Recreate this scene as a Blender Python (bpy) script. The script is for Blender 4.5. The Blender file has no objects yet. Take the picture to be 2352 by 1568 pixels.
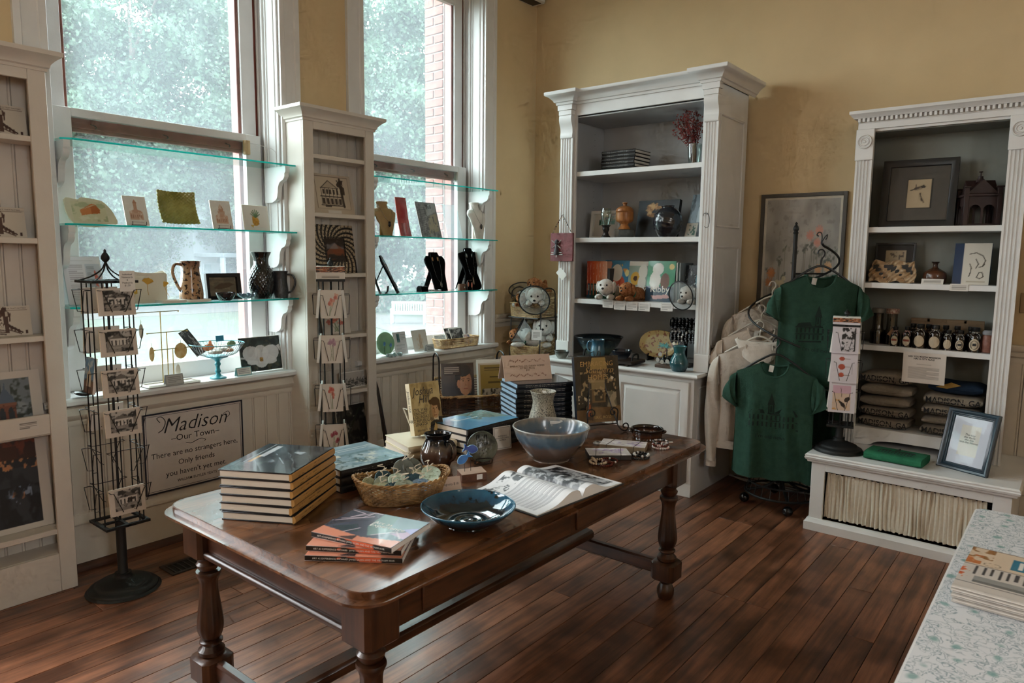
import bpy, math, random
import numpy as np
from mathutils import Vector, Matrix
PI = math.pi
D = bpy.data
SC = bpy.context.scene
COL = SC.collection
random.seed(7)
# ---------------------------------------------------------------- camera
YAW, PITCH, ROLL, LENS = 0.680656, 0.118263, -0.010639, 24.869
cam = D.cameras.new('camera'); cam.lens = LENS; cam.sensor_width = 36; cam.clip_start = 0.05; cam.clip_end = 400
camo = D.objects.new('camera', cam); COL.objects.link(camo)
_f = Vector((-math.sin(YAW)*math.cos(PITCH), math.cos(YAW)*math.cos(PITCH), -math.sin(PITCH)))
_r = Vector((math.cos(YAW), math.sin(YAW), 0)); _d = _f.cross(_r)
_r2 = math.cos(ROLL)*_r + math.sin(ROLL)*_d; _d2 = math.cos(ROLL)*_d - math.sin(ROLL)*_r
_m = Matrix.Identity(4)
for i in range(3):
    _m[i][0] = _r2[i]; _m[i][1] = -_d2[i]; _m[i][2] = -_f[i]
_m[0][3], _m[1][3], _m[2][3] = 3.945, -5.22, 1.63
camo.matrix_world = _m
cam.dof.use_dof = True; cam.dof.focus_distance = 3.9; cam.dof.aperture_fstop = 6.3
SC.camera = camo
# ---------------------------------------------------------------- world, light, exposure
SKY = 13.0
EXPOSURE = 0.16
w = D.worlds.new('overcast_sky'); SC.world = w; w.use_nodes = True
_bg = w.node_tree.nodes['Background']
_bg.inputs[0].default_value = (0.93, 0.97, 1.0, 1); _bg.inputs[1].default_value = SKY
SC.view_settings.view_transform = 'Standard'; SC.view_settings.look = 'None'
SC.view_settings.exposure = EXPOSURE; SC.view_settings.gamma = 1.0
SC.view_settings.use_curve_mapping = False
SC.cycles.max_bounces = 6; SC.cycles.diffuse_bounces = 3; SC.cycles.glossy_bounces = 3; SC.cycles.adaptive_threshold = 0.1; SC.cycles.adaptive_min_samples = 12
SC.cycles.transmission_bounces = 6; SC.cycles.transparent_max_bounces = 10
SC.cycles.sample_clamp_indirect = 6; SC.cycles.caustics_reflective = False; SC.cycles.caustics_refractive = False
WINS = [(-3.90, -2.642), (-2.0, -0.75), (-5.79, -4.54), (-7.69, -6.43)]
for y0, y1 in WINS:       # light portals in the window openings (they only guide the sky's light)
    l = D.lights.new('window_portal', 'AREA'); l.shape = 'RECTANGLE'; l.size = y1-y0; l.size_y = 2.8
    l.cycles.is_portal = True
    o = D.objects.new('window_portal', l); COL.objects.link(o)
    o.matrix_world = Matrix.Translation((-0.42, (y0+y1)/2, 2.3)) @ Matrix.Rotation(-PI/2, 4, 'Y') @ Matrix.Rotation(PI/2, 4, 'Z')
l = D.lights.new('window_portal', 'AREA'); l.shape = 'RECTANGLE'; l.size = 0.9; l.size_y = 1.5; l.cycles.is_portal = True  # portal for the unseen opening added in the right wall as fill light
o = D.objects.new('window_portal', l); COL.objects.link(o)
o.matrix_world = Matrix.Translation((7.3, -5.6, 2.55)) @ Matrix.Rotation(PI/2, 4, 'Y') @ Matrix.Rotation(PI/2, 4, 'Z')
# ---------------------------------------------------------------- helpers: colour and materials
def lin(c):
    if isinstance(c, str):
        c = [int(c[i:i+2], 16)/255 for i in (0, 2, 4)]
    return tuple(x/12.92 if x <= 0.04045 else ((x+0.055)/1.055)**2.4 for x in c)
MATS = {}
def mat(name, col='cccccc', rough=0.55, metal=0.0, var=0.07, scale=18.0, bump=0.0, bscale=60.0, col2=None, coat=0.0, stretch=None, spec=0.5, lo=0.35, hi=0.65):
    if name in MATS: return MATS[name]
    m = D.materials.new(name); m.use_nodes = True; MATS[name] = m
    nt = m.node_tree; N = nt.nodes; L = nt.links; p = N['Principled BSDF']
    c = lin(col)
    tc = N.new('ShaderNodeTexCoord'); mp = N.new('ShaderNodeMapping'); L.new(tc.outputs['Object'], mp.inputs[0])
    if stretch: mp.inputs['Scale'].default_value = stretch
    nz = N.new('ShaderNodeTexNoise'); nz.inputs['Scale'].default_value = scale; nz.inputs['Detail'].default_value = 5
    L.new(mp.outputs[0], nz.inputs['Vector'])
    rp = N.new('ShaderNodeValToRGB'); rp.color_ramp.elements[0].position = lo; rp.color_ramp.elements[1].position = hi
    if col2 is None:
        a = [x*(1-var) for x in c]; b = [min(1, x*(1+var)) for x in c]
    else:
        a = c; b = lin(col2)
    rp.color_ramp.elements[0].color = (*a, 1); rp.color_ramp.elements[1].color = (*b, 1)
    L.new(nz.outputs['Fac'], rp.inputs[0]); L.new(rp.outputs[0], p.inputs['Base Color'])
    p.inputs['Roughness'].default_value = rough; p.inputs['Metallic'].default_value = metal
    p.inputs['Coat Weight'].default_value = coat; p.inputs['Coat Roughness'].default_value = 0.08
    p.inputs['Specular IOR Level'].default_value = spec
    if bump:
        nb = N.new('ShaderNodeTexNoise'); nb.inputs['Scale'].default_value = bscale; nb.inputs['Detail'].default_value = 4
        L.new(mp.outputs[0], nb.inputs['Vector'])
        bn = N.new('ShaderNodeBump'); bn.inputs['Strength'].default_value = bump; bn.inputs['Distance'].default_value = 0.01
        L.new(nb.outputs['Fac'], bn.inputs['Height']); L.new(bn.outputs[0], p.inputs['Normal'])
    return m
def wood(name, c1, c2, axis='y', rough=0.4, scale=5.0, dark=None, rnd=0.0, coat=0.0, bump=0.12):
    """long-grained wood along one axis; rnd varies the tone from piece to piece"""
    if name in MATS: return MATS[name]
    m = D.materials.new(name); m.use_nodes = True; MATS[name] = m
    nt = m.node_tree; N = nt.nodes; L = nt.links; p = N['Principled BSDF']
    tc = N.new('ShaderNodeTexCoord'); oi = N.new('ShaderNodeObjectInfo')
    ad = N.new('ShaderNodeVectorMath'); ad.operation = 'MULTIPLY_ADD'; ad.inputs[1].default_value = (1, 1, 1)
    cb = N.new('ShaderNodeCombineXYZ'); ml = N.new('ShaderNodeMath'); ml.operation = 'MULTIPLY'; ml.inputs[1].default_value = 37.0
    L.new(oi.outputs['Random'], ml.inputs[0])
    for k in range(3): L.new(ml.outputs[0], cb.inputs[k])
    L.new(tc.outputs['Object'], ad.inputs[0]); L.new(cb.outputs[0], ad.inputs[2])
    mp = N.new('ShaderNodeMapping'); s = {'x': (0.06, 1, 1), 'y': (1, 0.06, 1), 'z': (1, 1, 0.06)}[axis]
    mp.inputs['Scale'].default_value = s; L.new(ad.outputs[0], mp.inputs[0])
    n1 = N.new('ShaderNodeTexNoise'); n1.inputs['Scale'].default_value = scale*8; n1.inputs['Detail'].default_value = 8; n1.inputs['Roughness'].default_value = 0.65
    n2 = N.new('ShaderNodeTexNoise'); n2.inputs['Scale'].default_value = scale*1.2; n2.inputs['Detail'].default_value = 3
    L.new(mp.outputs[0], n1.inputs[0]); L.new(ad.outputs[0], n2.inputs[0])
    rp = N.new('ShaderNodeValToRGB'); e = rp.color_ramp.elements
    e[0].position = 0.32; e[0].color = (*lin(c1), 1); e[1].position = 0.66; e[1].color = (*lin(c2), 1)
    L.new(n1.outputs['Fac'], rp.inputs[0])
    mx = N.new('ShaderNodeMix'); mx.data_type = 'RGBA'; mx.blend_type = 'MULTIPLY'
    r2 = N.new('ShaderNodeValToRGB'); d = lin(dark) if dark else (0.45, 0.42, 0.40)
    r2.color_ramp.elements[0].position = 0.36; r2.color_ramp.elements[0].color = (*d, 1)
    r2.color_ramp.elements[1].position = 0.58; r2.color_ramp.elements[1].color = (1, 1, 1, 1)
    L.new(n2.outputs['Fac'], r2.inputs[0]); mx.inputs['Factor'].default_value = 0.75
    L.new(rp.outputs[0], mx.inputs['A']); L.new(r2.outputs[0], mx.inputs['B'])
    hs = N.new('ShaderNodeHueSaturation'); mr = N.new('ShaderNodeMapRange')
    mr.inputs['To Min'].default_value = 1-rnd; mr.inputs['To Max'].default_value = 1+rnd
    L.new(oi.outputs['Random'], mr.inputs['Value']); L.new(mr.outputs[0], hs.inputs['Value']); L.new(mx.outputs['Result'], hs.inputs['Color'])
    L.new(hs.outputs[0], p.inputs['Base Color'])
    rr = N.new('ShaderNodeMapRange'); rr.inputs['To Min'].default_value = rough*0.75; rr.inputs['To Max'].default_value = rough*1.35
    L.new(n2.outputs['Fac'], rr.inputs['Value']); L.new(rr.outputs[0], p.inputs['Roughness'])
    p.inputs['Coat Weight'].default_value = coat; p.inputs['Coat Roughness'].default_value = 0.15
    bn = N.new('ShaderNodeBump'); bn.inputs['Strength'].default_value = bump; bn.inputs['Distance'].default_value = 0.004
    L.new(n1.outputs['Fac'], bn.inputs['Height']); L.new(bn.outputs[0], p.inputs['Normal'])
    return m
def glassy(name, tint='ffffff', refl=0.08, haze=0.0, hazecol='ffffff', rough=0.02):
    """thin clear sheet: transparent, a little mirror, an optional milky veil"""
    if name in MATS: return MATS[name]
    m = D.materials.new(name); m.use_nodes = True; MATS[name] = m
    nt = m.node_tree; N = nt.nodes; L = nt.links; N.remove(N['Principled BSDF'])
    out = N['Material Output']; tr = N.new('ShaderNodeBsdfTransparent'); tr.inputs[0].default_value = (*lin(tint), 1)
    gl = N.new('ShaderNodeBsdfGlossy'); gl.inputs['Roughness'].default_value = rough
    fr = N.new('ShaderNodeLayerWeight'); pw = N.new('ShaderNodeMath'); pw.operation = 'POWER'; pw.inputs[1].default_value = 5
    L.new(fr.outputs['Facing'], pw.inputs[0])
    mu = N.new('ShaderNodeMath'); mu.operation = 'MULTIPLY_ADD'; mu.inputs[1].default_value = 0.45; mu.inputs[2].default_value = refl
    L.new(pw.outputs[0], mu.inputs[0])
    cl = N.new('ShaderNodeClamp'); L.new(mu.outputs[0], cl.inputs[0])
    mx = N.new('ShaderNodeMixShader'); L.new(cl.outputs[0], mx.inputs[0]); L.new(tr.outputs[0], mx.inputs[1]); L.new(gl.outputs[0], mx.inputs[2])
    last = mx
    if haze:
        tl = N.new('ShaderNodeBsdfTranslucent'); df = N.new('ShaderNodeBsdfDiffuse')
        tl.inputs[0].default_value = (*lin(hazecol), 1); df.inputs[0].default_value = (*lin(hazecol), 1)
        hm = N.new('ShaderNodeMixShader'); hm.inputs[0].default_value = 0.3; L.new(tl.outputs[0], hm.inputs[1]); L.new(df.outputs[0], hm.inputs[2])
        nz = N.new('ShaderNodeTexNoise'); nz.inputs['Scale'].default_value = 3; nz.inputs['Detail'].default_value = 4
        mr = N.new('ShaderNodeMapRange'); mr.inputs['To Min'].default_value = haze*0.6; mr.inputs['To Max'].default_value = haze*1.4
        L.new(nz.outputs['Fac'], mr.inputs['Value'])
        m2 = N.new('ShaderNodeMixShader'); L.new(mr.outputs[0], m2.inputs[0]); L.new(mx.outputs[0], m2.inputs[1]); L.new(hm.outputs[0], m2.inputs[2])
        last = m2
    L.new(last.outputs[0], out.inputs[0])
    return m
def printmat(name='printed_picture', rough=0.45, coat=0.0):
    """flat print: the colour is the 'ink' drawn point by point on the mesh"""
    if name in MATS: return MATS[name]
    m = D.materials.new(name); m.use_nodes = True; MATS[name] = m
    nt = m.node_tree; p = nt.nodes['Principled BSDF']; a = nt.nodes.new('ShaderNodeAttribute'); a.attribute_name = 'ink'
    nt.links.new(a.outputs['Color'], p.inputs['Base Color']); p.inputs['Roughness'].default_value = rough; p.inputs['Coat Weight'].default_value = coat
    return m
def glaze(name, bands, rough=0.15, speck=None, wob=0.15, coat=0.3, zs=(0, 1), bump=0.0):
    """ceramic glaze: colour bands by height with a ragged edge, optional specks"""
    if name in MATS: return MATS[name]
    m = D.materials.new(name); m.use_nodes = True; MATS[name] = m
    nt = m.node_tree; N = nt.nodes; L = nt.links; p = N['Principled BSDF']
    tc = N.new('ShaderNodeTexCoord'); sp = N.new('ShaderNodeSeparateXYZ'); L.new(tc.outputs['Object'], sp.inputs[0])
    mr = N.new('ShaderNodeMapRange'); mr.inputs['From Min'].default_value = zs[0]; mr.inputs['From Max'].default_value = zs[1]
    L.new(sp.outputs['Z'], mr.inputs['Value'])
    nz = N.new('ShaderNodeTexNoise'); nz.inputs['Scale'].default_value = 40; nz.inputs['Detail'].default_value = 5
    mp = N.new('ShaderNodeMapping'); mp.inputs['Scale'].default_value = (1, 1, 0.35); L.new(tc.outputs['Object'], mp.inputs[0]); L.new(mp.outputs[0], nz.inputs[0])
    ad = N.new('ShaderNodeMath'); ad.operation = 'MULTIPLY_ADD'; ad.inputs[1].default_value = wob; L.new(nz.outputs['Fac'], ad.inputs[0])
    sb = N.new('ShaderNodeMath'); sb.operation = 'SUBTRACT'; sb.inputs[1].default_value = wob*0.5; L.new(mr.outputs[0], sb.inputs[0]); L.new(sb.outputs[0], ad.inputs[2])
    rp = N.new('ShaderNodeValToRGB'); el = rp.color_ramp.elements
    for i, (pos, c) in enumerate(bands):
        e = el[i] if i < 2 else el.new(pos)
        e.position = pos; e.color = (*lin(c), 1)
    L.new(ad.outputs[0], rp.inputs[0]); last = rp.outputs[0]
    if speck:
        vs = N.new('ShaderNodeTexNoise'); vs.inputs['Scale'].default_value = speck[1]; vs.inputs['Detail'].default_value = 3
        L.new(tc.outputs['Object'], vs.inputs[0])
        r3 = N.new('ShaderNodeValToRGB'); r3.color_ramp.elements[0].position = speck[2]; r3.color_ramp.elements[1].position = speck[2]+0.04
        L.new(vs.outputs['Fac'], r3.inputs[0])
        mx = N.new('ShaderNodeMix'); mx.data_type = 'RGBA'; L.new(r3.outputs[0], mx.inputs['Factor']); L.new(last, mx.inputs['A']); mx.inputs['B'].default_value = (*lin(speck[0]), 1)
        last = mx.outputs['Result']
    L.new(last, p.inputs['Base Color']); p.inputs['Roughness'].default_value = rough; p.inputs['Coat Weight'].default_value = coat
    if bump:
        bn = N.new('ShaderNodeBump'); bn.inputs['Strength'].default_value = bump; bn.inputs['Distance'].default_value = 0.004
        L.new(nz.outputs['Fac'], bn.inputs['Height']); L.new(bn.outputs[0], p.inputs['Normal'])
    return m
# ---------------------------------------------------------------- helpers: meshes
def RX(a): return Matrix.Rotation(a, 4, 'X')
def RY(a): return Matrix.Rotation(a, 4, 'Y')
def RZ(a): return Matrix.Rotation(a, 4, 'Z')
def TR(x, y, z): return Matrix.Translation((x, y, z))
UP = RX(PI/2)          # flat drawing (xy) stood up to face -y
class MB:
    def __init__(s): s.v = []; s.f = []
    def add(s, vs, fs, M=None):
        b = len(s.v)
        s.v += [tuple(M @ Vector(p)) for p in vs] if M is not None else [tuple(p) for p in vs]
        s.f += [tuple(i+b for i in f) for f in fs]
        return s
    def box(s, x0, y0, z0, x1, y1, z1, b=0.0, M=None):
        lo = (min(x0, x1), min(y0, y1), min(z0, z1)); hi = (max(x0, x1), max(y0, y1), max(z0, z1))
        b = min(b, *[(hi[i]-lo[i])*0.45 for i in range(3)])
        if b <= 0:
            vs = [(x, y, z) for x in (lo[0], hi[0]) for y in (lo[1], hi[1]) for z in (lo[2], hi[2])]
            fs = [(0, 1, 3, 2), (4, 6, 7, 5), (0, 4, 5, 1), (2, 3, 7, 6), (0, 2, 6, 4), (1, 5, 7, 3)]
            return s.add(vs, fs, M)
        vs = []; ix = {}
        for i in (0, 1):
            for j in (0, 1):
                for k in (0, 1):
                    c = [(lo, hi)[q][n] for n, q in enumerate((i, j, k))]
                    inn = [c[n]+(b if q == 0 else -b) for n, q in enumerate((i, j, k))]
                    for n in range(3):
                        p = list(inn); p[n] = c[n]; ix[(i, j, k, n)] = len(vs); vs.append(p)
        fs = []
        for n in range(3):
            a, c = [q for q in range(3) if q != n]
            for e in (0, 1):
                def g(u, v):
                    t = [0, 0, 0]; t[n] = e; t[a] = u; t[c] = v; return ix[(*t, n)]
                fs.append((g(0, 0), g(1, 0), g(1, 1), g(0, 1)))
            for u in (0, 1):
                for v in (0, 1):
                    t0 = [0, 0, 0]; t0[a] = u; t0[c] = v; t1 = list(t0); t0[n] = 0; t1[n] = 1
                    fs.append((ix[(*t0, a)], ix[(*t1, a)], ix[(*t1, c)], ix[(*t0, c)]))
        for i in (0, 1):
            for j in (0, 1):
                for k in (0, 1): fs.append((ix[(i, j, k, 0)], ix[(i, j, k, 1)], ix[(i, j, k, 2)]))
        return s.add(vs, fs, M)
    def lathe(s, prof, n=32, M=None, fn=None, close=False):
        vs = []; rows = []
        for r, z in prof:
            if r <= 1e-6: rows.append([len(vs)]); vs.append((0, 0, z))
            else:
                rows.append(list(range(len(vs), len(vs)+n)))
                for i in range(n):
                    t = 2*PI*i/n; q = r*(fn(t, r, z) if fn else 1); vs.append((q*math.cos(t), q*math.sin(t), z))
        fs = []
        rr = rows + ([rows[0]] if close else [])
        for a, c in zip(rr, rr[1:]):
            if len(a) == 1 and len(c) == 1: continue
            for i in range(n):
                j = (i+1) % n
                if len(a) == 1: fs.append((a[0], c[i], c[j]))
                elif len(c) == 1: fs.append((a[i], a[j], c[0]))
                else: fs.append((a[i], a[j], c[j], c[i]))
        if not close:
            if len(rows[0]) > 1: fs.append(tuple(reversed(rows[0])))
            if len(rows[-1]) > 1: fs.append(tuple(rows[-1]))
        return s.add(vs, fs, M)
    def tube(s, pts, r, n=6, closed=False, M=None, flat=None):
        P = [Vector(p) for p in pts]; m = len(P); vs = []; fs = []
        tg = []
        for i in range(m):
            a = P[(i-1) % m] if (closed or i > 0) else P[i]; c = P[(i+1) % m] if (closed or i < m-1) else P[i]
            t = (c-a); tg.append(t.normalized() if t.length > 1e-9 else Vector((0, 0, 1)))
        u = tg[0].orthogonal().normalized()
        for i in range(m):
            u = (u - tg[i]*u.dot(tg[i])); u = u.normalized() if u.length > 1e-6 else tg[i].orthogonal().normalized()
            w_ = tg[i].cross(u); rr = r[i] if isinstance(r, (list, tuple)) else r
            for k in range(n):
                t = 2*PI*k/n; vs.append(P[i] + (u*math.cos(t) + w_*math.sin(t))*rr)
        for i in range(m if closed else m-1):
            j = (i+1) % m
            for k in range(n):
                l_ = (k+1) % n; fs.append((i*n+k, i*n+l_, j*n+l_, j*n+k))
        if not closed:
            fs.append(tuple(reversed(range(n)))); fs.append(tuple(range((m-1)*n, m*n)))
        return s.add(vs, fs, M)
    def prism(s, poly, axis, a, b, M=None):
        n = len(poly)
        mk = {'x': lambda p, t: (t, p[0], p[1]), 'y': lambda p, t: (p[0], t, p[1]), 'z': lambda p, t: (p[0], p[1], t)}[axis]
        vs = [mk(p, a) for p in poly] + [mk(p, b) for p in poly]
        fs = [tuple(range(n)), tuple(reversed(range(n, 2*n)))] + [(i, (i+1) % n, n+(i+1) % n, n+i) for i in range(n)]
        return s.add(vs, fs, M)
    def mold(s, path, prof, closed=False, M=None, cap=True):
        """sweep profile (out, z) along a path in xy with mitred corners; out is to the right of travel"""
        P = [Vector((p[0], p[1])) for p in path]; m = len(P); k = len(prof); vs = []; fs = []
        for i in range(m):
            d0 = (P[i]-P[i-1]).normalized() if (closed or i > 0) else None
            d1 = (P[(i+1) % m]-P[i]).normalized() if (closed or i < m-1) else None
            if d0 is None: d0 = d1
            if d1 is None: d1 = d0
            n0 = Vector((d0.y, -d0.x)); n1 = Vector((d1.y, -d1.x)); b = (n0+n1)
            b = b/(b.dot(n0)) if abs(b.dot(n0)) > 1e-6 else n0
            for o_, z in prof: vs.append((P[i].x+b.x*o_, P[i].y+b.y*o_, z))
        for i in range(m if closed else m-1):
            j = (i+1) % m
            for q in range(k):
                q2 = (q+1) % k
                fs.append((i*k+q, j*k+q, j*k+q2, i*k+q2))
        if not closed and cap:
            fs.append(tuple(range(k))); fs.append(tuple(reversed(range((m-1)*k, m*k))))
        return s.add(vs, fs, M)
    def ball(s, c, r, nu=10, nv=7, M=None, fn=None):
        r = r if isinstance(r, (tuple, list)) else (r, r, r)
        vs = [(c[0], c[1], c[2]-r[2])]; fs = []
        for j in range(1, nv):
            ph = -PI/2+PI*j/nv
            for i in range(nu):
                t = 2*PI*i/nu; q = fn(t, ph) if fn else 1
                vs.append((c[0]+r[0]*q*math.cos(ph)*math.cos(t), c[1]+r[1]*q*math.cos(ph)*math.sin(t), c[2]+r[2]*q*math.sin(ph)))
        vs.append((c[0], c[1], c[2]+r[2])); T = len(vs)-1
        for i in range(nu):
            j = (i+1) % nu
            fs.append((0, 1+j, 1+i)); fs.append((T, T-nu+i, T-nu+j))
            for q in range(nv-2): fs.append((1+q*nu+i, 1+q*nu+j, 1+(q+1)*nu+j, 1+(q+1)*nu+i))
        return s.add(vs, fs, M)
    def grid(s, fn, nu, nv, thick=0.0, M=None, closed_u=False):
        """surface fn(u,v) -> point; with thickness along its normal both skins are made"""
        vs = [Vector(fn(i/(nu if closed_u else nu-1), j/(nv-1))) for j in range(nv) for i in range(nu)]
        fs = [(j*nu+i, j*nu+(i+1) % nu, (j+1)*nu+(i+1) % nu, (j+1)*nu+i) for j in range(nv-1) for i in range(nu if closed_u else nu-1)]
        if thick:
            nr = [Vector((0, 0, 0)) for _ in vs]
            for f in fs:
                n = (vs[f[1]]-vs[f[0]]).cross(vs[f[3]]-vs[f[0]])
                for i in f: nr[i] += n
            b = len(vs); back = [v-n.normalized()*thick if n.length > 1e-12 else v for v, n in zip(vs, nr)]
            ed = []
            if not closed_u: ed += [[j*nu for j in range(nv)][::-1], [j*nu+nu-1 for j in range(nv)]]
            ring = [list(range(nu))+([0] if closed_u else []), (list(range((nv-1)*nu, nv*nu))+([(nv-1)*nu] if closed_u else []))[::-1]]
            vs = vs+back; fs = fs+[tuple(b+i for i in reversed(f)) for f in fs]
            for line in ed+ring:
                for a, c in zip(line, line[1:]): fs.append((c, a, a+b, c+b))
        return s.add(vs, fs, M)
    def shape(s, poly, M=None):
        return s.add([(p[0], p[1], 0) for p in poly], [tuple(range(len(poly)))], M)
    def mesh(s, name, sharp=38):
        me = D.meshes.new(name); me.from_pydata(s.v, [], s.f)
        import bmesh
        b = bmesh.new(); b.from_mesh(me); bmesh.ops.recalc_face_normals(b, faces=b.faces); b.to_mesh(me); b.free()
        me.polygons.foreach_set('use_smooth', [True]*len(me.polygons)); me.set_sharp_from_angle(angle=math.radians(sharp))
        return me
    def build(s, name, m, parent=None, M=None, sharp=38, world=False):
        return obj(name, s.mesh(name, sharp), m, parent, M, world)
def obj(name, me, m, parent=None, M=None, world=False):
    o = D.objects.new(name, me)
    if m is not None and not me.materials: me.materials.append(m)
    COL.objects.link(o)
    if parent is not None:
        o.parent = parent
        if world: o.matrix_parent_inverse = TR(*[-c for c in ROOTLOC[parent.name]])
    if M is not None: o.matrix_basis = M
    return o
ROOTLOC = {}
def thing(name, label, cat, loc=(0, 0, 0), rz=0.0, group=None, kind=None):
    o = D.objects.new(name, None); COL.objects.link(o); o.empty_display_size = 0.05
    o.location = loc; o.rotation_euler = (0, 0, rz); ROOTLOC[o.name] = loc
    if kind: o['kind'] = kind
    return tag(o, label, cat, group)
def tag(o, label=None, cat=None, group=None, kind=None):
    if label: o['label'] = label
    if cat: o['category'] = cat
    if group: o['group'] = group
    if kind: o['kind'] = kind
    return o
def struct(o): o['kind'] = 'structure'; return o
def room(name, loc=(0, 0, 0)):
    o = D.objects.new(name, None); COL.objects.link(o); o.location = loc; ROOTLOC[o.name] = loc; return struct(o)
def dup(root, loc, rz=None, label=None, group=None, parent=None):
    r = root.copy(); COL.objects.link(r)
    if parent is not None: r.parent = parent
    else:
        r.location = loc
        if rz is not None: r.rotation_euler = (0, 0, rz)
        ROOTLOC[r.name] = loc
    if label: r['label'] = label
    if group: r['group'] = group
    for ch in list(root.children): dup(ch, None, parent=r)
    return r
# ---------------------------------------------------------------- helpers: lettering and prints
_TX = {}
def text(body, size, m, parent, M, name='lettering', align='CENTER', shear=0.0, bold=0.0, sx=1.0, sp=1.0, line=1.0):
    key = (body, round(size, 5), align, shear, bold, sx, sp, m.name, line)
    if key not in _TX:
        cu = D.curves.new('lettering', 'FONT'); cu.body = body; cu.size = size; cu.align_x = align; cu.shear = shear; cu.offset = bold*size
        cu.resolution_u = 2; cu.space_character = sp; cu.space_line = line; cu.fill_mode = 'FRONT'
        t = D.objects.new('lettering_tmp', cu); COL.objects.link(t)
        me = D.meshes.new_from_object(t); D.objects.remove(t); D.curves.remove(cu); me.name = 'lettering'
        if sx != 1.0: me.transform(Matrix.Diagonal((sx, 1, 1, 1)))
        me.materials.clear(); me.materials.append(m); _TX[key] = me
    return obj(name, _TX[key], m, parent, M)
class Pic:
    """a small drawing surface; coordinates 0..1, y up"""
    def __init__(s, w, h, bg='ffffff', seed=1):
        s.w, s.h = w, h; s.a = np.ones((h, w, 3))*np.array(hexc(bg)); s.rs = np.random.RandomState(seed)
        yy, xx = np.mgrid[0:h, 0:w]; s.X = xx/(w-1.0); s.Y = yy/(h-1.0)
    def put(s, msk, col, al=1.0):
        c = np.array(hexc(col)); k = (msk.astype(float)*al)[..., None]; s.a = s.a*(1-k)+c*k; return s
    def rect(s, x0, y0, x1, y1, col, al=1.0): return s.put((s.X >= x0) & (s.X <= x1) & (s.Y >= y0) & (s.Y <= y1), col, al)
    def ell(s, cx, cy, rx, ry, col, al=1.0, rot=0.0):
        dx, dy = s.X-cx, s.Y-cy; c, n = math.cos(rot), math.sin(rot)
        return s.put(((dx*c+dy*n)/rx)**2+((-dx*n+dy*c)/ry)**2 <= 1, col, al)
    def poly(s, pts, col, al=1.0):
        ins = np.zeros_like(s.X, bool); n = len(pts)
        for i in range(n):
            (x0, y0), (x1, y1) = pts[i], pts[(i+1) % n]
            if y0 == y1: continue
            c = ((y0 > s.Y) != (y1 > s.Y)) & (s.X < (x1-x0)*(s.Y-y0)/(y1-y0)+x0); ins ^= c
        return s.put(ins, col, al)
    def line(s, pts, wd, col, al=1.0):
        asp = s.h/s.w
        for (x0, y0), (x1, y1) in zip(pts, pts[1:]):
            ax, ay, bx, by = x0, y0*asp, x1, y1*asp; dx, dy = bx-ax, by-ay; q = dx*dx+dy*dy+1e-12
            t = np.clip(((s.X-ax)*dx+(s.Y*asp-ay)*dy)/q, 0, 1)
            dist = np.hypot(s.X-ax-t*dx, s.Y*asp-ay-t*dy); s.put(np.clip(1.5-dist/wd, 0, 1), col, al)
        return s
    def fbm(s, n=6, octs=3):
        out = np.zeros((s.h, s.w)); amp = 1.0; tot = 0
        for o in range(octs):
            k = n*2**o; g = s.rs.rand(k+2, k+2); u = s.X*k; v = s.Y*k; i = u.astype(int); j = v.astype(int); fu = u-i; fv = v-j
            fu = fu*fu*(3-2*fu); fv = fv*fv*(3-2*fv)
            out += amp*((g[j, i]*(1-fu)+g[j, i+1]*fu)*(1-fv)+(g[j+1, i]*(1-fu)+g[j+1, i+1]*fu)*fv); tot += amp; amp *= 0.55
        return out/tot
    def noise(s, col, n=8, th=0.5, soft=0.08, al=1.0, box=None, octs=3):
        k = np.clip((s.fbm(n, octs)-th)/soft, 0, 1)
        if box: k = k*((s.X >= box[0]) & (s.X <= box[2]) & (s.Y >= box[1]) & (s.Y <= box[3]))
        return s.put(k, col, al)
    def rows(s, x0, y0, x1, y1, n, col, al=0.6, fill=0.45):
        for i in range(n):
            yc = y1-(y1-y0)*(i+0.5)/n; hh = (y1-y0)/n*fill/2; e = x1 if i % 4 != 3 else x0+(x1-x0)*0.6
            s.put((s.X >= x0) & (s.X <= e) & (np.abs(s.Y-yc) <= hh), col, al)
        return s
def hexc(c): return [int(c[i:i+2], 16)/255 for i in (0, 2, 4)] if isinstance(c, str) else list(c)
def picmesh(p, w, h, fn=None, name='print'):
    """grid of w x h metres with the drawing on it; lies in xy, lower edge centred at the origin; fn bends it"""
    nx, ny = p.w, p.h
    X = (p.X-0.5)*w; Y = p.Y*h; Z = np.zeros_like(X)
    if fn: X, Y, Z = fn(X, Y)
    vs = np.stack([X.ravel(), Y.ravel(), Z.ravel()], 1)
    idx = np.arange(nx*ny).reshape(ny, nx)
    q = np.stack([idx[:-1, :-1].ravel(), idx[:-1, 1:].ravel(), idx[1:, 1:].ravel(), idx[1:, :-1].ravel()], 1)
    me = D.meshes.new(name); me.from_pydata(vs.tolist(), [], q.tolist())
    at = me.attributes.new('ink', 'FLOAT_COLOR', 'POINT')
    a = np.clip(p.a.reshape(-1, 3), 0, 1); l_ = np.where(a <= 0.04045, a/12.92, ((a+0.055)/1.055)**2.4)
    at.data.foreach_set('color', np.concatenate([l_, np.ones((len(l_), 1))], 1).ravel())
    if fn: me.polygons.foreach_set('use_smooth', [True]*len(me.polygons))
    return me
PM = printmat()
PMG = printmat('glossy_print', 0.18, 0.3)
def pic(p, w, h, parent, M, name='print', m=None, fn=None):
    return obj(name, picmesh(p, w, h, fn, name), m or PM, parent, M)
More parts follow.
